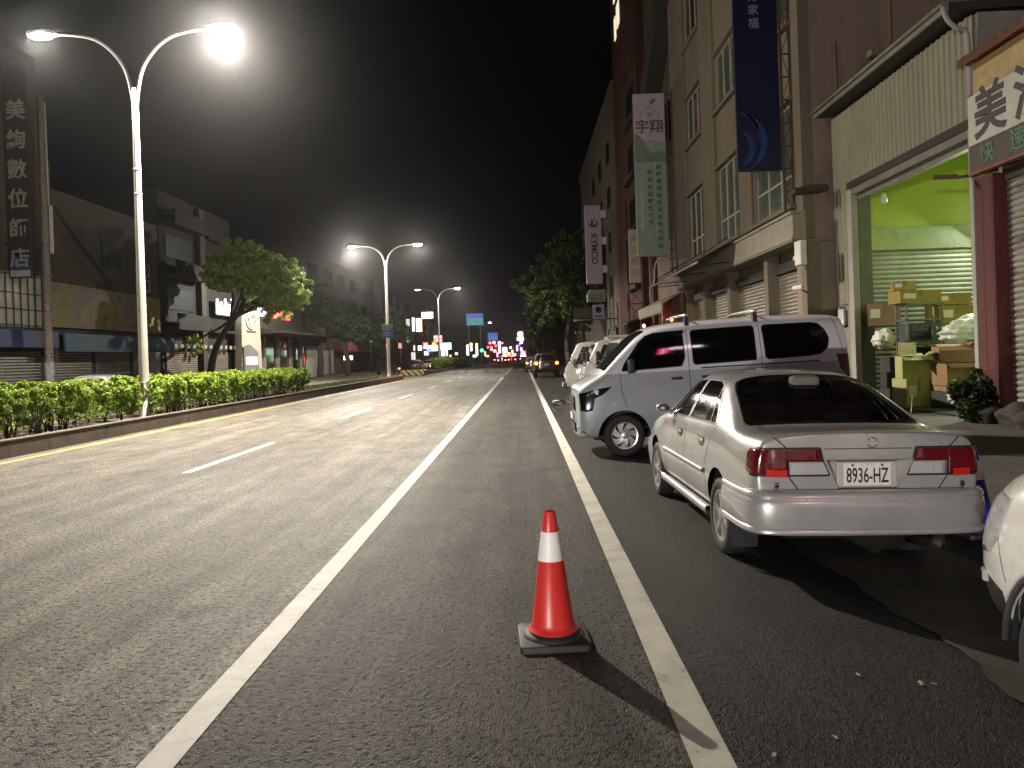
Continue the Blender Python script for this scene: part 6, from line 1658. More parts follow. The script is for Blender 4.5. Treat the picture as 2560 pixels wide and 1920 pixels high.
m = MB(); m.box((-21.78, 32.685, 5.96), (-20.94, 32.699, 6.55)); part(m, 'blue_strip', surf('strip_blue', (.03, .04, .14), .6), vs)
for i, ch in enumerate('美絢數位師店'): wtext('lettering', ch, .88, (-21.36, 32.68, 12.75 - i * 1.27), surf('pale_letter', (0.24, 0.235, 0.21), .6), vs, bold=.018)
# shop with the mural banner and the blue awning
b = thing('shop_house', 'low plastered shop house with a faded picture banner over a blue awning', 'building', (LX, 41, .08))
m = MB(); m.box((LX, 35.3, .08), (LX - 12, 46.6, 10.2)); m.box((LX - 3, 35.3, 10.2), (LX - 9, 41, 12.8)); part(m, 'wall', dimw, b)
m = MB(); m.box((LX + .05, 35.6, 3.62), (LX + .16, 46.4, 5.75), .01); part(m, 'picture_banner', mural(), b)
m = MB(); m.prism([(LX, 3.45), (LX + .9, 3.30), (LX + .95, 2.45), (LX + .88, 2.45), (LX + .8, 3.2), (LX, 3.3)], 'y', 35.3, 46.5); part(m, 'awning', bluefas, b)
for y0, y1 in ((35.6, 38.9), (39.3, 42.7), (43.1, 46.3)): m = MB(); m.slats('x', LX + .04, y0, y1, .1, 2.6, .13, .03); part(m, 'roller_shutter', lshut, b)
m = MB(); m.box((LX + .01, 40.3, 6.9), (LX + .05, 42.1, 8.4)); w = part(m, 'window', surf('bluish_pane', (0.02, 0.03, 0.035), .5, bump=0, spec=.2), b)
m = MB(); m.box((LX + .04, 40.2, 6.8), (LX + .08, 42.2, 6.9)); m.box((LX + .04, 41.17, 6.9), (LX + .08, 41.23, 8.4)); m.build('frame', dimw, w)
for i, z in enumerate((5.95, 6.85)):
    a = thing('air_conditioner', ['lower air conditioner unit above the picture banner', 'upper air conditioner unit above the picture banner'][i], 'air conditioner', (LX + .3, 44.2, z), 0, 'outdoor units on the shop wall')
    m = MB(); m.box((-.28, -.45, 0), (.15, .45, .72), .03); m.build('casing', surf('ac_grey', (.24, .23, .20), .6), a)
    m = MB(); m.lathe([(.26, .152), (.25, .17), (.05, .165), (0, .165)], (0, 0, .36), seg=20, axis='x'); m.build('fan_grille', dark_beam, a)
m = MB(); m.tube([(LX + .2, 36.0, 9.3), (LX + .5, 40.5, 5.9)], .08, 6); o = m.build('guy_pole', dark_beam); tag(o, 'slanted dark stay leaning across the plastered wall behind the concrete pole', 'stay')
# concrete utility pole
up_ = thing('utility_pole', 'stained concrete utility pole with a pale cable guard at far left', 'pole', (-20.62, 33.3, .08))
m = MB(); m.lathe([(.178, 0), (.165, 3), (.12, 13.5)], seg=16); m.build('pole', surf('pole_concrete', (0.20, 0.165, 0.135), .85, var=.3, scale=3, dirt=(.1, .08, .06)), up_)
m = MB()
for z in (2.1, 4.1, 5.6, 7.0): m.lathe([(.182, z), (.19, z), (.19, z + .06), (.18, z + .06)], seg=16)
m.build('band', MATS['dull_steel'], up_)
m = MB(); m.box((.22, -.06, 6.6), (.34, .06, 8.7), .02); m.tube([(.2, 0, 8.7), (.17, 0, 13.2)], .03, 6); m.build('cable_guard', surf('guard_white', (.42, .41, .38), .6), up_)
m = MB(); m.lathe([(.186, .55), (.19, .55), (.188, 1.9), (.184, 1.9)], seg=16); m.build('poster_wrap', surf('poster_pale', (.25, .27, .25), .7, var=.5, scale=6), up_)
# dark balcony houses
b = thing('row_house', 'dark house with balcony rails and two pale ground-floor shutters, left row', 'building', (LX, 52, .08))
m = MB(); m.box((LX, 46.8, .08), (LX - 12, 58.4, 12.5)); part(m, 'wall', darkw, b)
for z in (3.9, 7.2, 10.4): m = MB(); m.box((LX, 47.2, z), (LX + .9, 52, z + .2)); m.box((LX + .82, 47.2, z + .2), (LX + .9, 52, z + 1.0)); part(m, 'balcony', darkw, b)
boxes('ledge', [((LX, 53, z), (LX + .6, 58, z + .2)) for z in (3.9, 7.2, 10.4)], darkw, b)
m = MB(); m.box((LX, 52.1, .1), (LX + .35, 52.9, 12.3)); part(m, 'pier', dark_beam, b)
for z in (4.3, 7.6):
    m = MB(); m.box((LX + .02, 47.6, z + .9), (LX + .06, 51.5, z + 2.3)); part(m, 'window', surf('bluish_pane', (0.02, 0.03, 0.035), .5, bump=0, spec=.2), b)
for y0, y1 in ((47.2, 51.7), (53.0, 57.8)): m = MB(); m.slats('x', LX + .05, y0, y1, .1, 2.55, .13, .03); part(m, 'roller_shutter', surf('pale_brown_shutter', (.17, .14, .11), .55, metal=.3), b)
boxes('name_tile', [((LX + .5, 47.2 + k * .9, 2.75), (LX + .56, 47.7 + k * .9, 3.0)) for k in range(12)], surf('tile_pale', (.26, .24, .2), .6), b)
for y, z in ((56.5, 5.9),):
    l = thing('wall_lamp', 'tiny warm lamp on the dark balcony house', 'lamp', (LX + .7, 56.5, 6.4)); m = MB(); m.lathe([(0, -.08), (.09, 0), (0, .08)], seg=12); m.build('bulb', emit('warm_bulb', (1, .8, .5), 6), l); m = MB(); m.box((-.7, -.02, -.02), (-.05, .02, .02)); m.build('bracket', dark_beam, l)
bs = thing('lit_sign', 'small blown-out white lit letters high behind the bright leaning tree', 'sign', (-21.6, 55.8, 5.75))
m = MB(); m.box((-.05, -1.6, -.6), (.0, 1.6, .55)); m.build('backboard', dark_beam, bs)
m = MB()
for k, (w_, h_) in enumerate(((.5, .8), (.55, .62), (.5, .9), (.6, .55))): m.box((.0, -1.45 + k * .74, -.5), (.08, -1.45 + k * .74 + w_, -.5 + h_), .02); m.box((.0, -1.4 + k * .74, h_ - .42), (.08, -1.2 + k * .74, h_ - .22))
m.build('lit_letter', emit('white_letters', (1.0, .97, .86), 5), bs)
# showroom with its pylon
py = thing('pylon_sign', 'pale grey pylon with an oval emblem and a small lit panel at its base', 'sign', (-21.2, 58.6, .08))
m = MB(); m.prism([(57.0, .08), (61.6, .08), (61.3, 5.9), (57.4, 5.7)], 'x', -21.4, -20.9); part(m, 'tower', surf('pylon_pale', (0.42, 0.40, 0.34), .5, var=.1, scale=.8), py)
m = MB(); m.prism([(57.2, .1), (60.4, .1), (60.3, 2.5), (58.6, 3.1), (57.2, 2.9)], 'x', -20.9, -20.75); part(m, 'grey_base_panel', surf('pylon_grey', (.16, .15, .145), .5, var=.1), py)
m = MB()
def ell(cy, cz, ry, rz_, w_=.06):
    P_ = [(-20.86, cy + ry * math.cos(a), cz + rz_ * math.sin(a)) for a in [2 * PI * i / 32 for i in range(33)]]; m.tube(P_, w_, 6)
ell(59.2, 4.95, 1.05, .62, .07); ell(59.2, 5.2, .62, .24, .05); ell(59.2, 4.95, .26, .52, .05); part(m, 'oval_emblem', surf('emblem_grey', (.5, .5, .5), .4), py)
m = MB(); m.box((-20.9, 58.3, 4.05), (-20.86, 60.2, 4.2)); part(m, 'brown_strip', surf('strip_brown', (.16, .08, .05), .6), py)
m = MB(); m.box((-20.74, 57.6, 1.55), (-20.68, 59.9, 2.15), .01); part(m, 'lit_panel', emit('lilac_panel_glow', (.95, .86, 1.0), 2.6), py)
b = thing('showroom', 'car showroom with dark glass front and flat canopy, behind the pylon', 'building', (LX, 72, .08))
m = MB(); m.box((LX, 62.2, .08), (LX - 14, 84, 9.2)); part(m, 'wall', greyw, b)
m = MB(); m.box((LX + .05, 62.5, .2), (LX + .10, 77, 4.0)); part(m, 'glass_front', surf('showroom_glass', (0.02, 0.025, 0.022), .08, bump=0, spec=.8), b)
boxes('mullion', [((LX + .10, y, .2), (LX + .3, y + .5, 4.0)) for y in (64.5, 68.2, 72, 75.5)], surf('mullion_grey', (.22, .21, .18), .6), b)
m = MB(); m.prism([(LX, 4.6), (LX + 2.6, 4.25), (LX + 2.6, 4.1), (LX, 4.0)], 'y', 62.2, 84); part(m, 'canopy', dark_beam, b)
m = MB(); m.box((LX, 78, .1), (LX + .2, 83.5, 3.3)); part(m, 'white_door', surf('door_white', (.45, .44, .40), .6), b)
rs = thing('lit_sign', 'glowing red letter sign with a lilac oval emblem over the showroom', 'sign', (LX + .2, 68, 6.3))
m = MB(); m.box((LX + .02, 65.8, 5.6), (LX + .18, 72.6, 7.2), .02); part(m, 'red_board', emit('red_sign_glow', (1.0, .02, .03), 2.5), rs)
wtext('lettering', 'TOYOTA', 1.35, (LX + .21, 69.5, 6.4), emit('red_letter_glow', (1.0, .06, .05), 6), rs, frame='+x', bold=.04, sx=1.05)
m = MB(); P_ = [(LX + .15, 64.6 + .8 * math.cos(a), 6.3 + .62 * math.sin(a)) for a in [2 * PI * i / 28 for i in range(29)]]; m.tube(P_, .13, 6); m.lathe([(.3, LX + .1), (.25, LX + .16), (0, LX + .16)], (0, 64.6, 6.4), axis='x', seg=16)
part(m, 'oval_emblem', emit('lilac_glow', (.62, .60, 1.0), 1.8), rs)
for i, (px, py_, lab) in enumerate([(652, 774, 'upper small red glowing sign by the showroom door'), (652, 785, 'lower small red glowing sign by the showroom door')]):
    p = at(px, py_, 77); l = thing('lit_sign', lab, 'sign', p); m = MB(); m.box((-.25, 0, -.28), (.25, .08, .28), .05); m.build('lit_panel', emit('red_small_glow', (1, .03, .03), 2), l); m = MB(); m.box((-.03, .1, -p.z + .08), (.03, .16, -.2)); m.build('post', dark_beam, l)
p = at(652, 746, 80); l = thing('tube_light', 'short white tube light by the showroom canopy', 'lamp', p); m = MB(); m.cyl((-.7, 0, -.05), (.7, 0, .1), .06, .06, 8); m.build('tube', emit('tube_white', (1, .98, .92), 6), l); m = MB(); m.box((-.75, .07, -.12), (.75, .12, .2)); m.build('batten', dark_beam, l)
# far left row
b = thing('row_house', 'dim five storey house with a pink ground floor, past the street trees', 'building', (LX - 2, 105, .08))
m = MB(); m.box((LX - 2, 84.5, .08), (LX - 16, 126, 14.5)); part(m, 'wall', surf('dim_rose_wall', (0.08, 0.066, 0.06), .85, var=.2, scale=.4), b)
boxes('window', [((LX - 1.97, y, z), (LX - 1.93, y + 4, z + 1.7)) for z in (5, 8.2, 11.4) for y in (87, 94, 101, 108, 115)], pane, b)
m = MB(); m.box((LX - 2, 98, 2.9), (LX - .2, 118, 4.1)); part(m, 'pink_fascia', surf('pink_fascia', (.34, .10, .10), .6, var=.2), b)
m = MB(); m.box((LX - 1.9, 86, .1), (LX - 1.85, 97, 3.0)); part(m, 'pale_shopfront', surf('shopfront_pale', (.35, .33, .29), .6), b)
b = thing('row_house', 'grey far block behind the red and orange lit signs', 'building', (LX - 1, 140, .08))
m = MB(); m.box((LX - 1, 127, .08), (LX - 16, 165, 15)); part(m, 'wall', surf('dim_grey_wall', (0.15, 0.14, 0.13), .85, var=.2, scale=.4), b)
boxes('window', [((LX - .97, y, z), (LX - .93, y + 4, z + 1.7)) for z in (5, 8.2, 11.4) for y in (130, 138, 146, 154)], pane, b)
b = thing('row_house', 'low dark far block at the vanishing end of the left row', 'building', (LX, 200, .08))
m = MB(); m.box((LX, 166, .08), (LX - 16, 330, 11)); part(m, 'wall', darkw, b)
boxes('window', [((LX + .02, y, z), (LX + .06, y + 4, z + 1.8)) for y in range(170, 320, 18) for z in (4.6, 7.8)], pane, b)

# ------------------------------------------------------------------ lit signs of the busy far street, each on its own post
def far_sign(label, px, py, w, h, Y, col, power, rim=None, post=True, dots=None, shape='box', name='lit_sign'):
    p = at(px, py, Y); k = Y / F_PX; W, H = w * k / 2, h * k / 2; power = power * 1.7
    r = thing(name, label, 'sign', p)
    m = MB(); m.box((-W - .08, 0, -H - .08), (W + .08, .25, H + .08), .03); m.build('cabinet', rim or dark_beam, r)
    m = MB()
    if shape == 'box': m.box((-W, -.03, -H), (W, -.002, H), .01)
    elif shape == 'disc': m.lathe([(W, -.002), (W, -.05), (0, -.06)], axis='y', seg=20)
    else: m.prism([(-W, -H), (W, -H), (W * .1, H), (-W * .4, H * .6)], 'y', -.03, -.002)
    m.build('lit_face', emit('glow_' + '_'.join('%d' % int(c * 99) for c in col) + '_%d' % int(power * 10), col, power), r)
    if dots:
        m = MB()
        for dx, dz in dots: m.lathe([(.16 * k * w / 2.2, -.031), (.0, -.06)], (dx * W, 0, dz * H), axis='y', seg=10)
        m.build('lit_dot', emit('white_dots', (1, .9, .85), 4), r)
    if post:
        m = MB(); m.cyl((0, .3, -p.z), (0, .3, H), .08, .06, 8); m.build('post', dark_beam, r)
    return r
redrim = emit('red_rim_glow', (1, .05, .06), 1.2); orim = emit('orange_rim_glow', (1, .36, .04), 1.6); grim = emit('green_rim_glow', (.05, .8, .22), .9)
far_sign('red bordered white lit sign, highest of the far left cluster', 923, 681, 24, 13, 112, (1, .88, .86), 2.2, redrim, dots=None)
far_sign('orange edged upright lit sign under the red bordered one', 905, 702, 11, 27, 110, (1, .93, .72), 3, orim)
far_sign('blue and white upright lit sign left of the orange one', 893, 701, 6, 30, 113, (.62, .76, 1), 1.5)
far_sign('faint pinkish upright lit sign, leftmost of the far cluster', 881, 697, 8, 16, 115, (1, .86, .90), .55)
far_sign('red lit board with bright dots over the green sign', 946, 732, 18, 15, 104, (1, .03, .06), 1.2, dots=[(-.7, .6), (0, .4), (.65, .6), (.2, -.1), (-.35, -.5), (.6, -.6)])
far_sign('green lit hoarding at the left of the third lamp post', 961, 748, 26, 13, 102, (.55, 1, .66), 1.6, grim)
far_sign('pale green lit panel under the green hoarding', 960, 762, 14, 14, 103, (.80, 1, .84), 1.6)
far_sign('yellow lit board above the brightest shop', 938, 741, 12, 10, 106, (1, .75, .08), 1.4, shape='tri')
far_sign('large blown-out white shop light of the far left cluster', 933, 752, 25, 12, 105, (1, .97, .85), 3.5)
far_sign('blue lit panel low in the far left cluster', 926, 757, 9, 7, 104, (.12, .24, 1), 1.0)
far_sign('white lit panel low beside the blue one', 921, 763, 9, 8, 104.5, (1, .96, .92), 2)
far_sign('red edged triangular lit sign left of the yellow board', 919, 747, 9, 12, 107, (1, .62, .55), 1.6, redrim, shape='tri')
far_sign('small warm lit panel over the parked dark car', 907, 752, 8, 10, 108, (1, .92, .75), 2.4)
far_sign('slim orange lit strip at the left edge of the far cluster', 895, 752, 3, 12, 109, (1, .6, .3), 1.5)
far_sign('pair of pale lit shop doors near the left trees', 893, 770, 9, 18, 108, (1, .82, .76), .5)
far_sign('small lit snack board between the left street trees', 752, 773, 20, 9, 88, (1, .75, .42), 2.6)
far_sign('small white sign on the pink shop beside the second lamp post', 800, 742, 8, 9, 100, (1, .9, .86), 1.2)
far_sign('dim red lantern sign just right of the second lamp post', 864, 747, 7, 11, 100, (1, .12, .10), .7)
far_sign('dim red lantern sign just left of the second lamp post', 838, 748, 8, 10, 100, (1, .16, .14), .35)
far_sign('tall white lit strip sign beneath the first blue direction sign', 1011, 756, 6, 22, 165, (1, .96, .97), 3)
far_sign('short white lit strip right of the tall white strip', 1018, 753, 4, 11, 170, (1, .93, .9), 2.5)
far_sign('round orange lit sign above the white strips', 1017, 744, 6, 6, 168, (1, .68, .22), 3, orim, shape='disc')
far_sign('tall orange lit strip sign right of the white strips', 1030, 755, 5, 27, 165, (1, .78, .40), 1.8)
far_sign('low orange and red lit strip near the far junction', 1048, 764, 4, 10, 180, (1, .42, .2), 1.6)
far_sign('round red lit sign under the second blue direction sign', 1067, 740, 6, 6, 210, (1, .55, .6), 3, redrim, shape='disc')
far_sign('red lit bar low under the second blue direction sign', 1058, 750, 12, 4, 205, (1, .30, .34), 1.2, redrim)
far_sign('small bright red lit dot by the red bar', 1062, 755, 5, 5, 207, (1, .35, .4), 3, redrim, shape='disc')
far_sign('tall white strip sign with a red halo in mid street', 1079, 750, 5, 25, 215, (1, .9, .88), 3.5, redrim)
far_sign('white lit strip sign left of the queue of cars', 1089, 760, 5, 20, 230, (1, .96, .96), 3.5)
far_sign('small white round lit sign high in the far queue', 1103, 751, 5, 7, 240, (1, .95, .92), 3, shape='disc')
far_sign('bright red-haloed ball sign on the far right pole', 1124, 722, 11, 12, 300, (1, .86, .82), 4, emit('red_halo_rim', (1, .05, .02), 3), shape='disc')
far_sign('white lit board just below the ball sign', 1124, 732, 14, 7, 302, (1, .95, .95), 3.5, redrim, post=True)
far_sign('white lit drop sign below the board', 1126, 738, 6, 9, 304, (1, .95, .98), 3, post=True)
far_sign('small violet blue lit sign under the ball sign', 1122, 745, 5, 6, 306, (.25, .15, 1), 1.6)
far_sign('magenta haloed white shop light at the far right kerb', 1130, 764, 12, 12, 290, (1, .85, .92), 3.0, emit('magenta_rim', (1, .1, .3), 1.5), shape='tri')
far_sign('slim white lit strip above the magenta shop light', 1126, 756, 4, 10, 292, (1, .9, 1), 3)
for i, (px, py_, w, h, Y, c, lab) in enumerate([
    (1071, 747, 4, 5, 208, (1, .2, .3), 'tiny pink lit dot beside the red disc sign'), (1085, 741, 4, 4, 225, (1, .5, .4), 'tiny lit dot above the white strip left of the queue'),
    (1094, 756, 4, 12, 245, (1, .75, .6), 'warm lit strip in the far queue of lights'), (1099, 764, 7, 6, 240, (1, .8, .4), 'amber lit panel just over the queue of cars'),
    (1107, 760, 4, 8, 255, (1, .94, 1), 'white lit bar between the queue and the magenta light'), (1112, 766, 6, 5, 260, (1, .82, .35), 'small amber lit panel at the right of the queue'),
    (1117, 752, 4, 13, 275, (1, .6, .9), 'slim pink lit strip left of the magenta shop light'), (1074, 766, 5, 9, 210, (.5, .5, 1), 'pale violet lit panel low under the tall white strip'),
    (1052, 769, 8, 4, 190, (1, .7, .5), 'low warm lit panel at the end of the far hedge'), (1026, 769, 10, 6, 172, (.5, .7, .8), 'dim blue grey lit shopfront behind the white strips'),
    (986, 764, 6, 5, 150, (1, .9, .8), 'small pale lit panel right of the third lamp post'), (973, 770, 5, 7, 130, (1, .45, .35), 'small red lit panel beside the parked white car')]):
    far_sign(lab, px, py_, w, h, Y, c, 1.3, redrim if c[1] < .3 else None)  # extra lit panels added to thicken the glow at the street's end
for px, py_, s_, Y, lab in [(1069, 758, 6, 196, 'red lit ball low left of the tall white strip with the red halo'), (1086, 771, 5, 200, 'red lit ball just above the left car of the queue'), (1093, 768, 6, 214, 'red lit ball over the middle of the car queue'),
    (1101, 771, 5, 216, 'red lit ball over the right car of the queue'), (1108, 769, 6, 222, 'red lit ball right of the amber panel'), (1114, 773, 4, 224, 'small red lit ball near the magenta shop light'), (1075, 772, 4, 204, 'small red lit ball at the left end of the queue'), (1058, 741, 5, 203, 'red lit ball left of the round red sign')]:
    far_sign(lab, px, py_, s_, s_, Y, (1, .16, .14), 6, redrim, shape='disc')  # red discs added to stand in for tail light glare
# road direction signs on poles in the median
dsb = emit('direction_blue', (.16, .22, .95), .55); dsg = emit('direction_teal', (.16, .60, .68), .50); dsl = emit('direction_light_blue', (.20, .36, .95), .55); dsw = emit('direction_white', (.6, .7, 1), .6)  # unlit reflective faces given a glow to stand in for headlights
for (px, py_, w, h, Y, low, lab) in ((1025.5, 690, 37, 26, 140, dsg, 'nearer blue and teal overhead direction sign on a grey pole'), (1064.5, 727, 22, 17, 190, dsl, 'farther small blue overhead direction sign')):
    p = at(px, py_, Y); k = Y / F_PX; W, H = w * k / 2, h * k / 2
    r = thing('direction_sign', lab, 'road sign', p, 0, 'blue overhead direction signs')
    m = MB(); m.box((-W, 0, -H), (W, .12, H), .02); m.build('panel_back', MATS['dull_steel'], r)
    m = MB(); m.box((-W + .03, -.02, H * .25), (W - .03, -.002, H - .03)); m.build('upper_field', dsb, r)
    m = MB(); m.box((-W + .03, -.02, -H + .03), (W - .03, -.002, H * .25 - .02)); m.build('lower_field', low, r)
    m = MB(); m.cyl((-W * .75, .25, -p.z + .2), (-W * .75, .25, H), .13, .10, 10); m.tube([(-W * .75, .2, 0), (W * .9, .2, 0)], .06, 6); m.build('pole', MATS['galvanised'], r)
# far traffic light
p = at(1041, 757, 175); tl = thing('traffic_light', 'far traffic light showing green over the road junction', 'traffic light', (p.x, p.y, 0))
m = MB(); m.cyl((0, 0, 0), (0, 0, p.z + .4), .09, .07, 8); m.build('pole', MATS['dull_steel'], tl)
m = MB(); m.box((-.9, -.3, p.z - .35), (.5, -.05, p.z + .35), .05); m.build('housing', MATS['black_plastic'], tl)
m = MB(); m.lathe([(.38, -.31), (.3, -.36), (0, -.38)], (0, 0, p.z), axis='y', seg=18); m.build('green_lens', emit('green_signal', (.1, 1, .62), 5), tl)

# ================================================================== street lamps, poles' plates
lamp_post(-10.05, 20.3, 'nearest and tallest grey twin-armed lamp post rising from the green hedge', pr=LP_R, pl=LP_L, dz=.34)
lamp_post(-10.0, 57.5, 'twin-armed lamp post with a blue plate near the end of the median grass', pr=LP_2 * .8, pl=LP_2 * 2.6)
lamp_post(-10.2, 95, 'third lamp post, beside the green lit hoarding', pr=LP_2, pl=0, detail=False)
lamp_post(-10.2, 191, 'small far lamp post between the two blue direction signs', pr=LP_2, pl=LP_2, detail=False)
lamp_post(-10.05, -17.0, 'lamp post of the same row standing behind the viewer', pr=LP_B, pl=LP_B * .5)
pl_ = thing('route_plate', 'small blue plate under a grey one strapped to the second lamp post', 'sign', (-10.0, 57.36, 3.5))
m = MB(); m.box((-.42, -.02, -.28), (.42, .0, .28), .01); m.build('blue_plate', surf('plate_blue', (.03, .07, .42), .4), pl_)
m = MB(); m.box((-.42, -.02, .31), (.42, .0, .75), .01); m.build('grey_plate', surf('plate_grey', (.20, .20, .19), .5), pl_)
m = MB(); m.box((-.3, -.026, .04), (.3, -.021, .12)); m.box((-.25, -.026, -.12), (.25, -.021, -.06)); m.build('plate_mark', surf('plate_mark', (.3, .34, .6), .5), pl_)
m = MB(); m.lathe([(.135, -.1), (.14, -.1), (.14, .5), (.135, .5)], (0, .14, 0), seg=16); m.build('clamp', MATS['dull_steel'], pl_)

# ================================================================== vehicles
sedan, bx, cu = make_sedan()
sedan.location = (2.255, 5.06, gz(2.3, 6) + .006); sedan.rotation_euler = (0, R(1.2), R(1.1)); sedan.scale = (.935, .98, .98)
bpy.context.view_layer.update()
for o, lab, cat in ((bx, 'cyan tissue box seen through the rear window of the silver sedan', 'box'), (cu, 'rose brown cushion on the parcel shelf of the silver sedan', 'cushion')):
    o.matrix_world = sedan.matrix_world @ o.matrix_world; tag(o, lab, cat)
van = make_van(); van.location = (4.95, 12.3, .10); van.rotation_euler = (R(-1.6), 0, R(90.5)); van.scale = (1, 1.03, 1.02)
for c in van.children:
    if c.name.startswith('wheel') and not c.name.startswith('wheel_arch'): c.rotation_euler = (0, 0, 0); c.scale = (1, 1 / 1.03, 1)
wc = make_white_car(); wc.location = (2.76, -.30, gz(2.9, 2) + .004); wc.rotation_euler = (0, R(1.0), R(-1.0))
PCX, PCY = -6.7, -15.0
pc = dup(wc); pc.name = 'patrol_car'; pc['label'] = 'white patrol car with a red and blue light bar, standing behind the viewer'; pc['category'] = 'car'
pc.scale = (1, 1, 1); pc.location = (PCX, PCY, 0); pc.rotation_euler = (0, 0, 0)
m = MB(); m.box((-.60, 1.78, 1.66), (.60, 2.05, 1.70), .01); lb = m.build('light_bar', MATS['black_plastic'], pc)
m = MB(); m.box((-.60, 1.78, 1.70), (-.04, 2.05, 1.82), .03); m.build('red_beacon', emit('beacon_red', (1, .03, .05), 14), lb)
m = MB(); m.box((.04, 1.78, 1.70), (.60, 2.05, 1.82), .03); m.build('blue_beacon', emit('beacon_blue', (.06, .1, 1), 14), lb)
for s in (-1, 1):
    m = MB(); m.lathe([(.10, 0), (.09, .03), (0, .035)], (s * .60, 3.98, .74), axis='y', seg=16); m.build('lit_headlight', emit('headlight_glow', (1, .96, .9), 25), pc)
suv = make_far_suv('dark off-road car with two glowing orange lamps, parked on the right', MATS['dark_paint']); suv.location = (1.66, 53, 0)
c3 = make_far_suv('dark car with one glowing orange lamp visible, parked beyond the off-road car', MATS['dark_paint'], kind='car'); c3.location = (1.15, 72, 0); c3.scale = (1, 1, .85)
sc_ = make_far_suv('silver car showing only its roof above the near hedge', MATS['silver_paint'], lights=None, kind='car'); sc_.location = (-16.6, 29.2, 0); sc_.scale = (1, 1, .77)
dk_ = make_far_suv('small black car parked left of the striped barrier', MATS['dark_paint'], lights=None, kind='car'); dk_.location = (-14.0, 100, 0); dk_.scale = (1, 1, .85)
wh_ = make_far_suv('white lit car right of the brightest shop on the far left', MATS['white_paint_car'], lights='red', kind='car'); wh_.location = (-11.2, 104, 0); wh_.rotation_euler = (0, 0, R(50)); wh_.scale = (1, 1, .85)
for i, (x, y) in enumerate([(-4.0, 150), (-2.2, 165), (-3.6, 190), (-1.2, 205), (-5.6, 176)]):
    lab = ['nearest car of the far queue, red tail lights on', 'car of the far queue in the right lane, red tail lights on', 'car of the far queue behind the nearest one, red tail lights on', 'farthest car of the queue by the kerb, red tail lights on', 'car of the far queue in the left lane, red tail lights on'][i]
    if i == 0:
        q0 = make_far_suv(lab, MATS['dark_paint'], lights='red', kind='car'); q0.name = 'queued_car'; q = q0
    else: q = dup(q0); q['label'] = lab
    q.location = (x, y, 0); q.scale = (1, 1, .85); q['group'] = 'cars queuing down the street'
t1 = make_truck('cream box truck parked nose out just beyond the van', MATS['cream_paint'], H=2.05, L=2.6); t1.location = (1.95, 17.4, .02); t1.rotation_euler = (0, 0, R(-88))
t2 = make_truck('pickup truck with a dark red canvas cover behind the van roof', MATS['cream_paint'], box=False, canvas=surf('dark_canvas', (0.045, 0.018, 0.017), .85, var=.3, scale=2), H=2.2, L=2.6); t2.location = (2.0, 20.0, .02); t2.rotation_euler = (0, 0, R(-86))
t3 = make_truck('grey light truck parked nose out, third beyond the van', MATS['grey_paint'], H=2.0, L=2.4); t3.location = (1.75, 23.0, .02); t3.rotation_euler = (0, 0, R(-90))
t4 = make_truck('pale box truck farthest of the parked row, at the edge line', MATS['cream_paint'], H=2.1, L=2.8); t4.location = (1.45, 26.6, .02); t4.rotation_euler = (0, 0, R(-92))
for o in (t1, t2, t3, t4): o['group'] = 'trucks parked nose out along the kerb'
s0 = make_scooter('dark scooter parked beside the second lamp post', MATS['dark_paint']); s0.location = (-14.4, 82, 0); s0.rotation_euler = (0, 0, R(60)); s0['group'] = 'scooters in the far left'
s1 = dup(s0); s1.location = (-13.4, 83, 0); s1.rotation_euler = (0, 0, R(30)); s1['label'] = 'dark scooter with its lamp lit, right of the one at the second lamp post'
s2 = dup(s0); s2.location = (-12.2, 101.5, 0); s2.rotation_euler = (0, 0, R(20)); s2['label'] = 'scooter standing under the blown-out shop light'

ms = thing('lit_shop_sign', 'red and white lit shop sign behind the viewer, mirrored in the van window', 'sign', (6.6, -11.0, 0))
ZU = 7.4
m = MB(); m.box((-1.3, -.3, ZU + .5), (2.0, -.02, ZU + 2.4), .03); m.cyl((.3, -.4, 0), (.3, -.4, ZU + 2.3), .1, .08, 10); m.build('cabinet', dark_beam, ms)
m = MB(); m.box((-1.15, -.02, ZU + .65), (-.15, .02, ZU + 2.25), .02); m.build('red_panel', emit('shop_red_glow', (1, .04, .05), 22), ms)
m = MB()
for k in range(4): m.box((-.85 + .12 * (k % 2), .02, ZU + .75 + k * .36), (-.45 + .12 * (k % 2), .03, ZU + .95 + k * .36), .02)
m.build('violet_mark', emit('shop_violet_glow', (.5, .4, 1), 28), ms)
m = MB(); m.box((-.10, -.02, ZU + 1.5), (1.75, .02, ZU + 2.2), .02); m.build('white_panel', emit('shop_white_glow', (1, .93, .95), 28), ms)
m = MB(); m.box((.05, .02, ZU + 1.68), (.9, .03, ZU + 1.84), .01); m.build('red_bar', emit('shop_red_bar', (1, .1, .1), 16), ms)
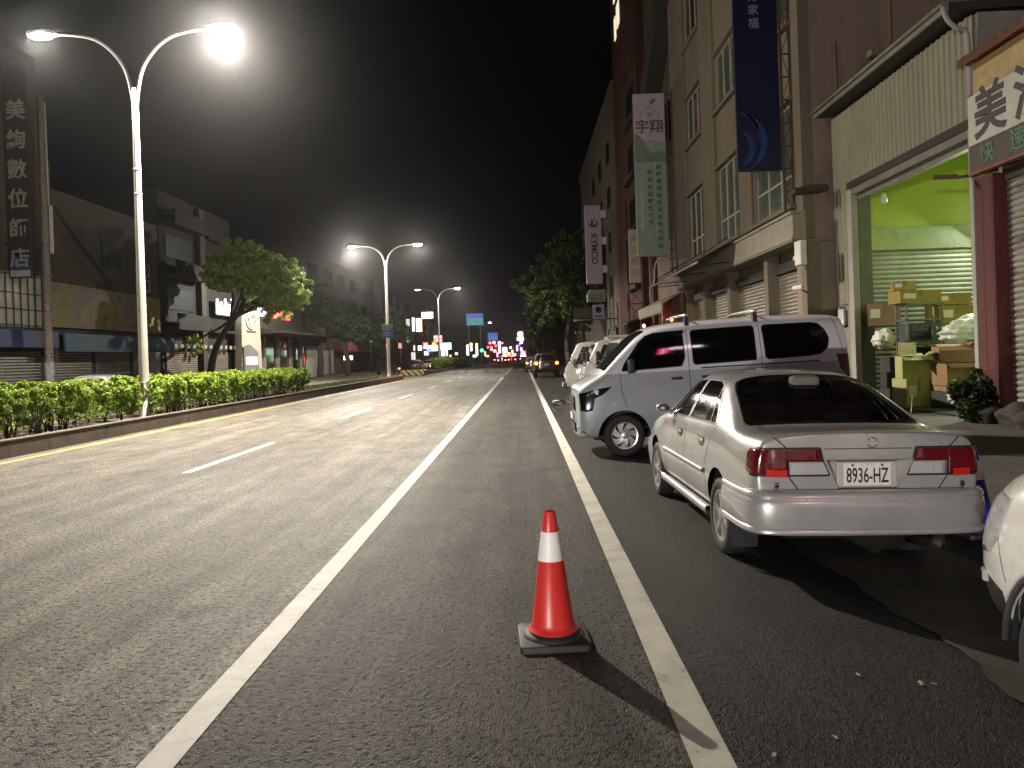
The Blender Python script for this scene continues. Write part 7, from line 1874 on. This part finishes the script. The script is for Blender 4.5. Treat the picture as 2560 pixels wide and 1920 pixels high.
# ================================================================== cones and litter
def cone(name, label, x, y, z, colm, tilt=0.0, base=True, h=.70):
    r = thing(name, label, 'traffic cone', (x, y, z)); r.rotation_euler = (0, tilt, R(3))
    m = MB()
    m.prism([(-.19, -.19), (.19, -.19), (.19, .19), (-.19, .19)], 'z', .0, .035)
    ve = [e for e in m.bm.edges if abs(e.verts[0].co.z - e.verts[1].co.z) > .01]
    bmesh.ops.bevel(m.bm, geom=ve, offset=.035, segments=4, affect='EDGES', profile=.5)
    te = [e for e in m.bm.edges if e.verts[0].co.z > .03 and e.verts[1].co.z > .03]
    bmesh.ops.bevel(m.bm, geom=te, offset=.008, segments=2, affect='EDGES', profile=.5)
    m.lathe([(.165, .034), (.160, .046), (.150, .052), (.128, .066), (.10, .066)], seg=40)
    m.build('rubber_base', MATS['cone_base'], r, smooth=50)
    m = MB()
    m.lathe([(.136, .062), (.139, .070), (.126, .082), (.118, .092), (.113, .11), (.070, .435), (.0705, .437), (.047, .595), (.0465, .6), (.034, .695), (.030, .702), (.022, .702), (.020, .60)], seg=48)
    m.build('cone_body', colm, r, smooth=60)
    m = MB(); m.lathe([(.0715, .440), (.0718, .442), (.0495, .592), (.0488, .594)], seg=48); m.build('reflective_band', MATS['retro_band'], r)
    return r
surf('cone_base', (0.02, 0.02, 0.02), .6, var=.3, scale=12, bump=.2)
def conem(name, col):
    m, nt, b_ = _base(name)
    n = _noise(nt, 7, 8, .7, _objvec(nt, (1, 1, .4)))
    c = _ramp(nt, n.outputs['Fac'], [(.3, mix3(col, .82)), (.6, col)]).outputs['Color']
    n2 = _noise(nt, 26, 8, .75)
    c = _mix(nt, c, mix3(col, .55), _ramp(nt, n2.outputs['Fac'], [(.55, (0, 0, 0)), (.70, (.85, .85, .85))]).outputs['Color'])
    nt.links.new(c, b_.inputs['Base Color']); b_.inputs['Roughness'].default_value = .36
    _bump(nt, b_, n2.outputs['Fac'], .08, .004); return m
red_c = conem('cone_red', (0.66, 0.035, 0.03)); blue_c = conem('cone_blue', (0.02, 0.04, 0.34))
m_, nt_, b_ = _base('retro_band')
w_ = nt_.nodes.new('ShaderNodeTexVoronoi'); w_.inputs['Scale'].default_value = 190; nt_.links.new(_objvec(nt_), w_.inputs['Vector'])
nt_.links.new(_ramp(nt_, w_.outputs['Distance'], [(0, (.70, .68, .64)), (.6, (.90, .88, .84))]).outputs['Color'], b_.inputs['Base Color'])
b_.inputs['Roughness'].default_value = .35; b_.inputs['Coat Weight'].default_value = .6; _bump(nt_, b_, w_.outputs['Distance'], .35, .003)
cone('traffic_cone', 'red traffic cone with a white reflective band, alone on the asphalt in front', .12, 4.19, .0, red_c)
cone('traffic_cone', 'blue traffic cone with a white band half hidden behind the silver sedan', at(2110, 1000, 6.3).x, 6.3, gz(3.6, 6.3) + .015, blue_c, R(-3), h=.8)
mud = surf('litter_pale', (.36, .34, .30), .7); leafl = surf('dry_leaf', (.34, .24, .12), .8); pinkl = surf('litter_pink', (.42, .25, .20), .7)
def litter(label, x, y, s, mat, seed):
    m = MB(); rr = random.Random(seed)
    rows = [[(s * (i - 1.5) * .5, s * (j - 1) * .35, .006 + s * .25 * rr.random()) for j in range(3)] for i in range(4)]
    m.sheet(rows, smooth=False); o = m.build('litter', mat); o.location = (x, y, gz(x, y) + .002); o.rotation_euler = (0, 0, rr.random() * 6); tag(o, label, 'litter', 'scraps of litter on the road')
def ground(px, py):
    d = at(px, py, 1.0) - Vector((0, 0, CAM_H)); t = -CAM_H / d.z; return d.x * t, d.y * t
for i, (px, py_, s, mt, lab) in enumerate([(1854, 1457, .035, mud, 'pale paper scrap on the dark lane, nearest the white edge line at right'), (1990, 1472, .045, pinkl, 'pinkish crumpled scrap on the dark asphalt near the white car'), (2018, 1472, .022, mud, 'tiny white scrap beside the pinkish one'), (1805, 1596, .03, leafl, 'small dry leaf in the dark lane'), (1672, 1635, .035, leafl, 'yellowish scrap at the bottom edge near the white line'), (1217, 1086 + 780 - 780, .02, mud, 'tiny bright chip on the road above the red cone')]):
    x, y = ground(px, py_); litter(lab, x, y, s * .62, mt, i)
for i, (px, py_, s, lab) in enumerate([(1222, 873, .26, 'white litter bag lying on the road by the van nose'), (1208, 868, .3, 'crushed pale scrap on the road beyond the van nose'), (1200, 876, .3, 'dark blue rag lying on the road by the van nose')]):
    x, y = ground(px, py_); litter(lab, x, y, s, [mud, mud, surf('rag_blue', (.03, .035, .07), .9)][i], 20 + i)

# ================================================================== light
for i, (x, y, z, pw) in enumerate(SRC):
    if y > 120: continue
    for kind, share in (('SPOT', 1 - SPILL), ('POINT', SPILL)):
        l = bpy.data.lights.new('street_light', kind); l.energy = pw * share; l.color = LAMP_COL; l.shadow_soft_size = .10 if y > 0 else .5
        if kind == 'SPOT': l.spot_size = R(152 if y < 40 else 168); l.spot_blend = .6 if y < 40 else .2
        o = bpy.data.objects.new('street_light', l); o.location = (x, y, z - .02); COL.objects.link(o)
# the patrol car standing behind the viewer: its lamps show in the windows and paint ahead
for x in (-.62, .62):
    l = bpy.data.lights.new('head_lamp', 'SPOT'); l.energy = HEADL; l.color = (1.0, .95, .88); l.spot_size = R(75); l.spot_blend = .8; l.shadow_soft_size = .07
    o = bpy.data.objects.new('head_lamp', l); COL.objects.link(o); o.location = (PCX + x * .97 , PCY + 4.12, .78); o.rotation_euler = Vector((.34, 1, -.012)).to_track_quat('-Z', 'Y').to_euler()
l = bpy.data.lights.new('beacon', 'POINT'); l.energy = BEACON; l.color = (.42, .22, 1.0); l.shadow_soft_size = .25
o = bpy.data.objects.new('beacon', l); COL.objects.link(o); o.location = (PCX, PCY + 1.95, 1.95)
l = bpy.data.lights.new('garage_light', 'AREA'); l.energy = GARAGE; l.color = (0.92, 1.0, 0.72); l.shape = 'RECTANGLE'; l.size = 1.4; l.size_y = .1
o = bpy.data.objects.new('garage_light', l); COL.objects.link(o); o.location = (12.3, 19.5, 4.6); o.rotation_euler = Vector((-1.2, -3, -1.6)).to_track_quat('-Z', 'Y').to_euler()

w = bpy.data.worlds.new('World'); scene.world = w; w.use_nodes = True
nt = w.node_tree; bg = nt.nodes['Background']
tc = nt.nodes.new('ShaderNodeTexCoord'); sp = nt.nodes.new('ShaderNodeSeparateXYZ'); nt.links.new(tc.outputs['Generated'], sp.inputs[0])
rp = nt.nodes.new('ShaderNodeValToRGB'); nt.links.new(sp.outputs['Z'], rp.inputs['Fac'])
e = rp.color_ramp.elements; e[0].position = 0.0; e[0].color = (0.020, 0.013, 0.017, 1); e[1].position = .30; e[1].color = (0.0045, 0.0042, 0.0047, 1)
nt.links.new(rp.outputs['Color'], bg.inputs['Color']); bg.inputs['Strength'].default_value = SKY

if GLOW_HAZE > 0:
    hz = MB(); hz.box((-60, -60, -1), (60, 345, 32)); mh = bpy.data.materials.new('night_haze'); mh.use_nodes = True  # thin volume added to spread the lens glow round the lamps
    n = mh.node_tree; n.nodes.remove(n.nodes['Principled BSDF']); v = n.nodes.new('ShaderNodeVolumePrincipled')
    v.inputs['Density'].default_value = GLOW_HAZE; v.inputs['Anisotropy'].default_value = ANISO; v.inputs['Color'].default_value = (.86, .87, .9, 1)
    n.links.new(v.outputs[0], n.nodes['Material Output'].inputs['Volume'])
    o = hz.build('haze', mh); tag(o, kind='stuff')

# ================================================================== camera
cam = bpy.data.cameras.new('camera'); co = bpy.data.objects.new('camera', cam); COL.objects.link(co); scene.camera = co
cam.sensor_fit = 'HORIZONTAL'; cam.sensor_width = 36; cam.lens = 36 * F_PX / 2212; cam.shift_y = -(829.5 - HOR) / 2212
cam.clip_start = .05; cam.clip_end = 3000
f = Vector((-math.sin(YAW), math.cos(YAW), 0)); r0 = Vector((math.cos(YAW), math.sin(YAW), 0)); u0 = Vector((0, 0, 1))
Rt = r0 * math.cos(ROLL) - u0 * math.sin(ROLL); Up = r0 * math.sin(ROLL) + u0 * math.cos(ROLL)
M = Matrix((Rt, Up, -f)).transposed().to_4x4(); M.translation = (0, 0, CAM_H); co.matrix_world = M
scene.view_settings.view_transform = 'Standard'; scene.view_settings.look = 'None'; scene.view_settings.exposure = EXPO; scene.view_settings.gamma = 1
scene.render.engine = 'CYCLES'
cy = scene.cycles
cy.use_denoising = True; cy.denoising_prefilter = 'NONE'; cy.max_bounces = 5; cy.diffuse_bounces = 3; cy.glossy_bounces = 3; cy.transparent_max_bounces = 10; cy.volume_bounces = 0
cy.sample_clamp_indirect = 4; cy.use_light_tree = True; cy.caustics_reflective = False; cy.caustics_refractive = False
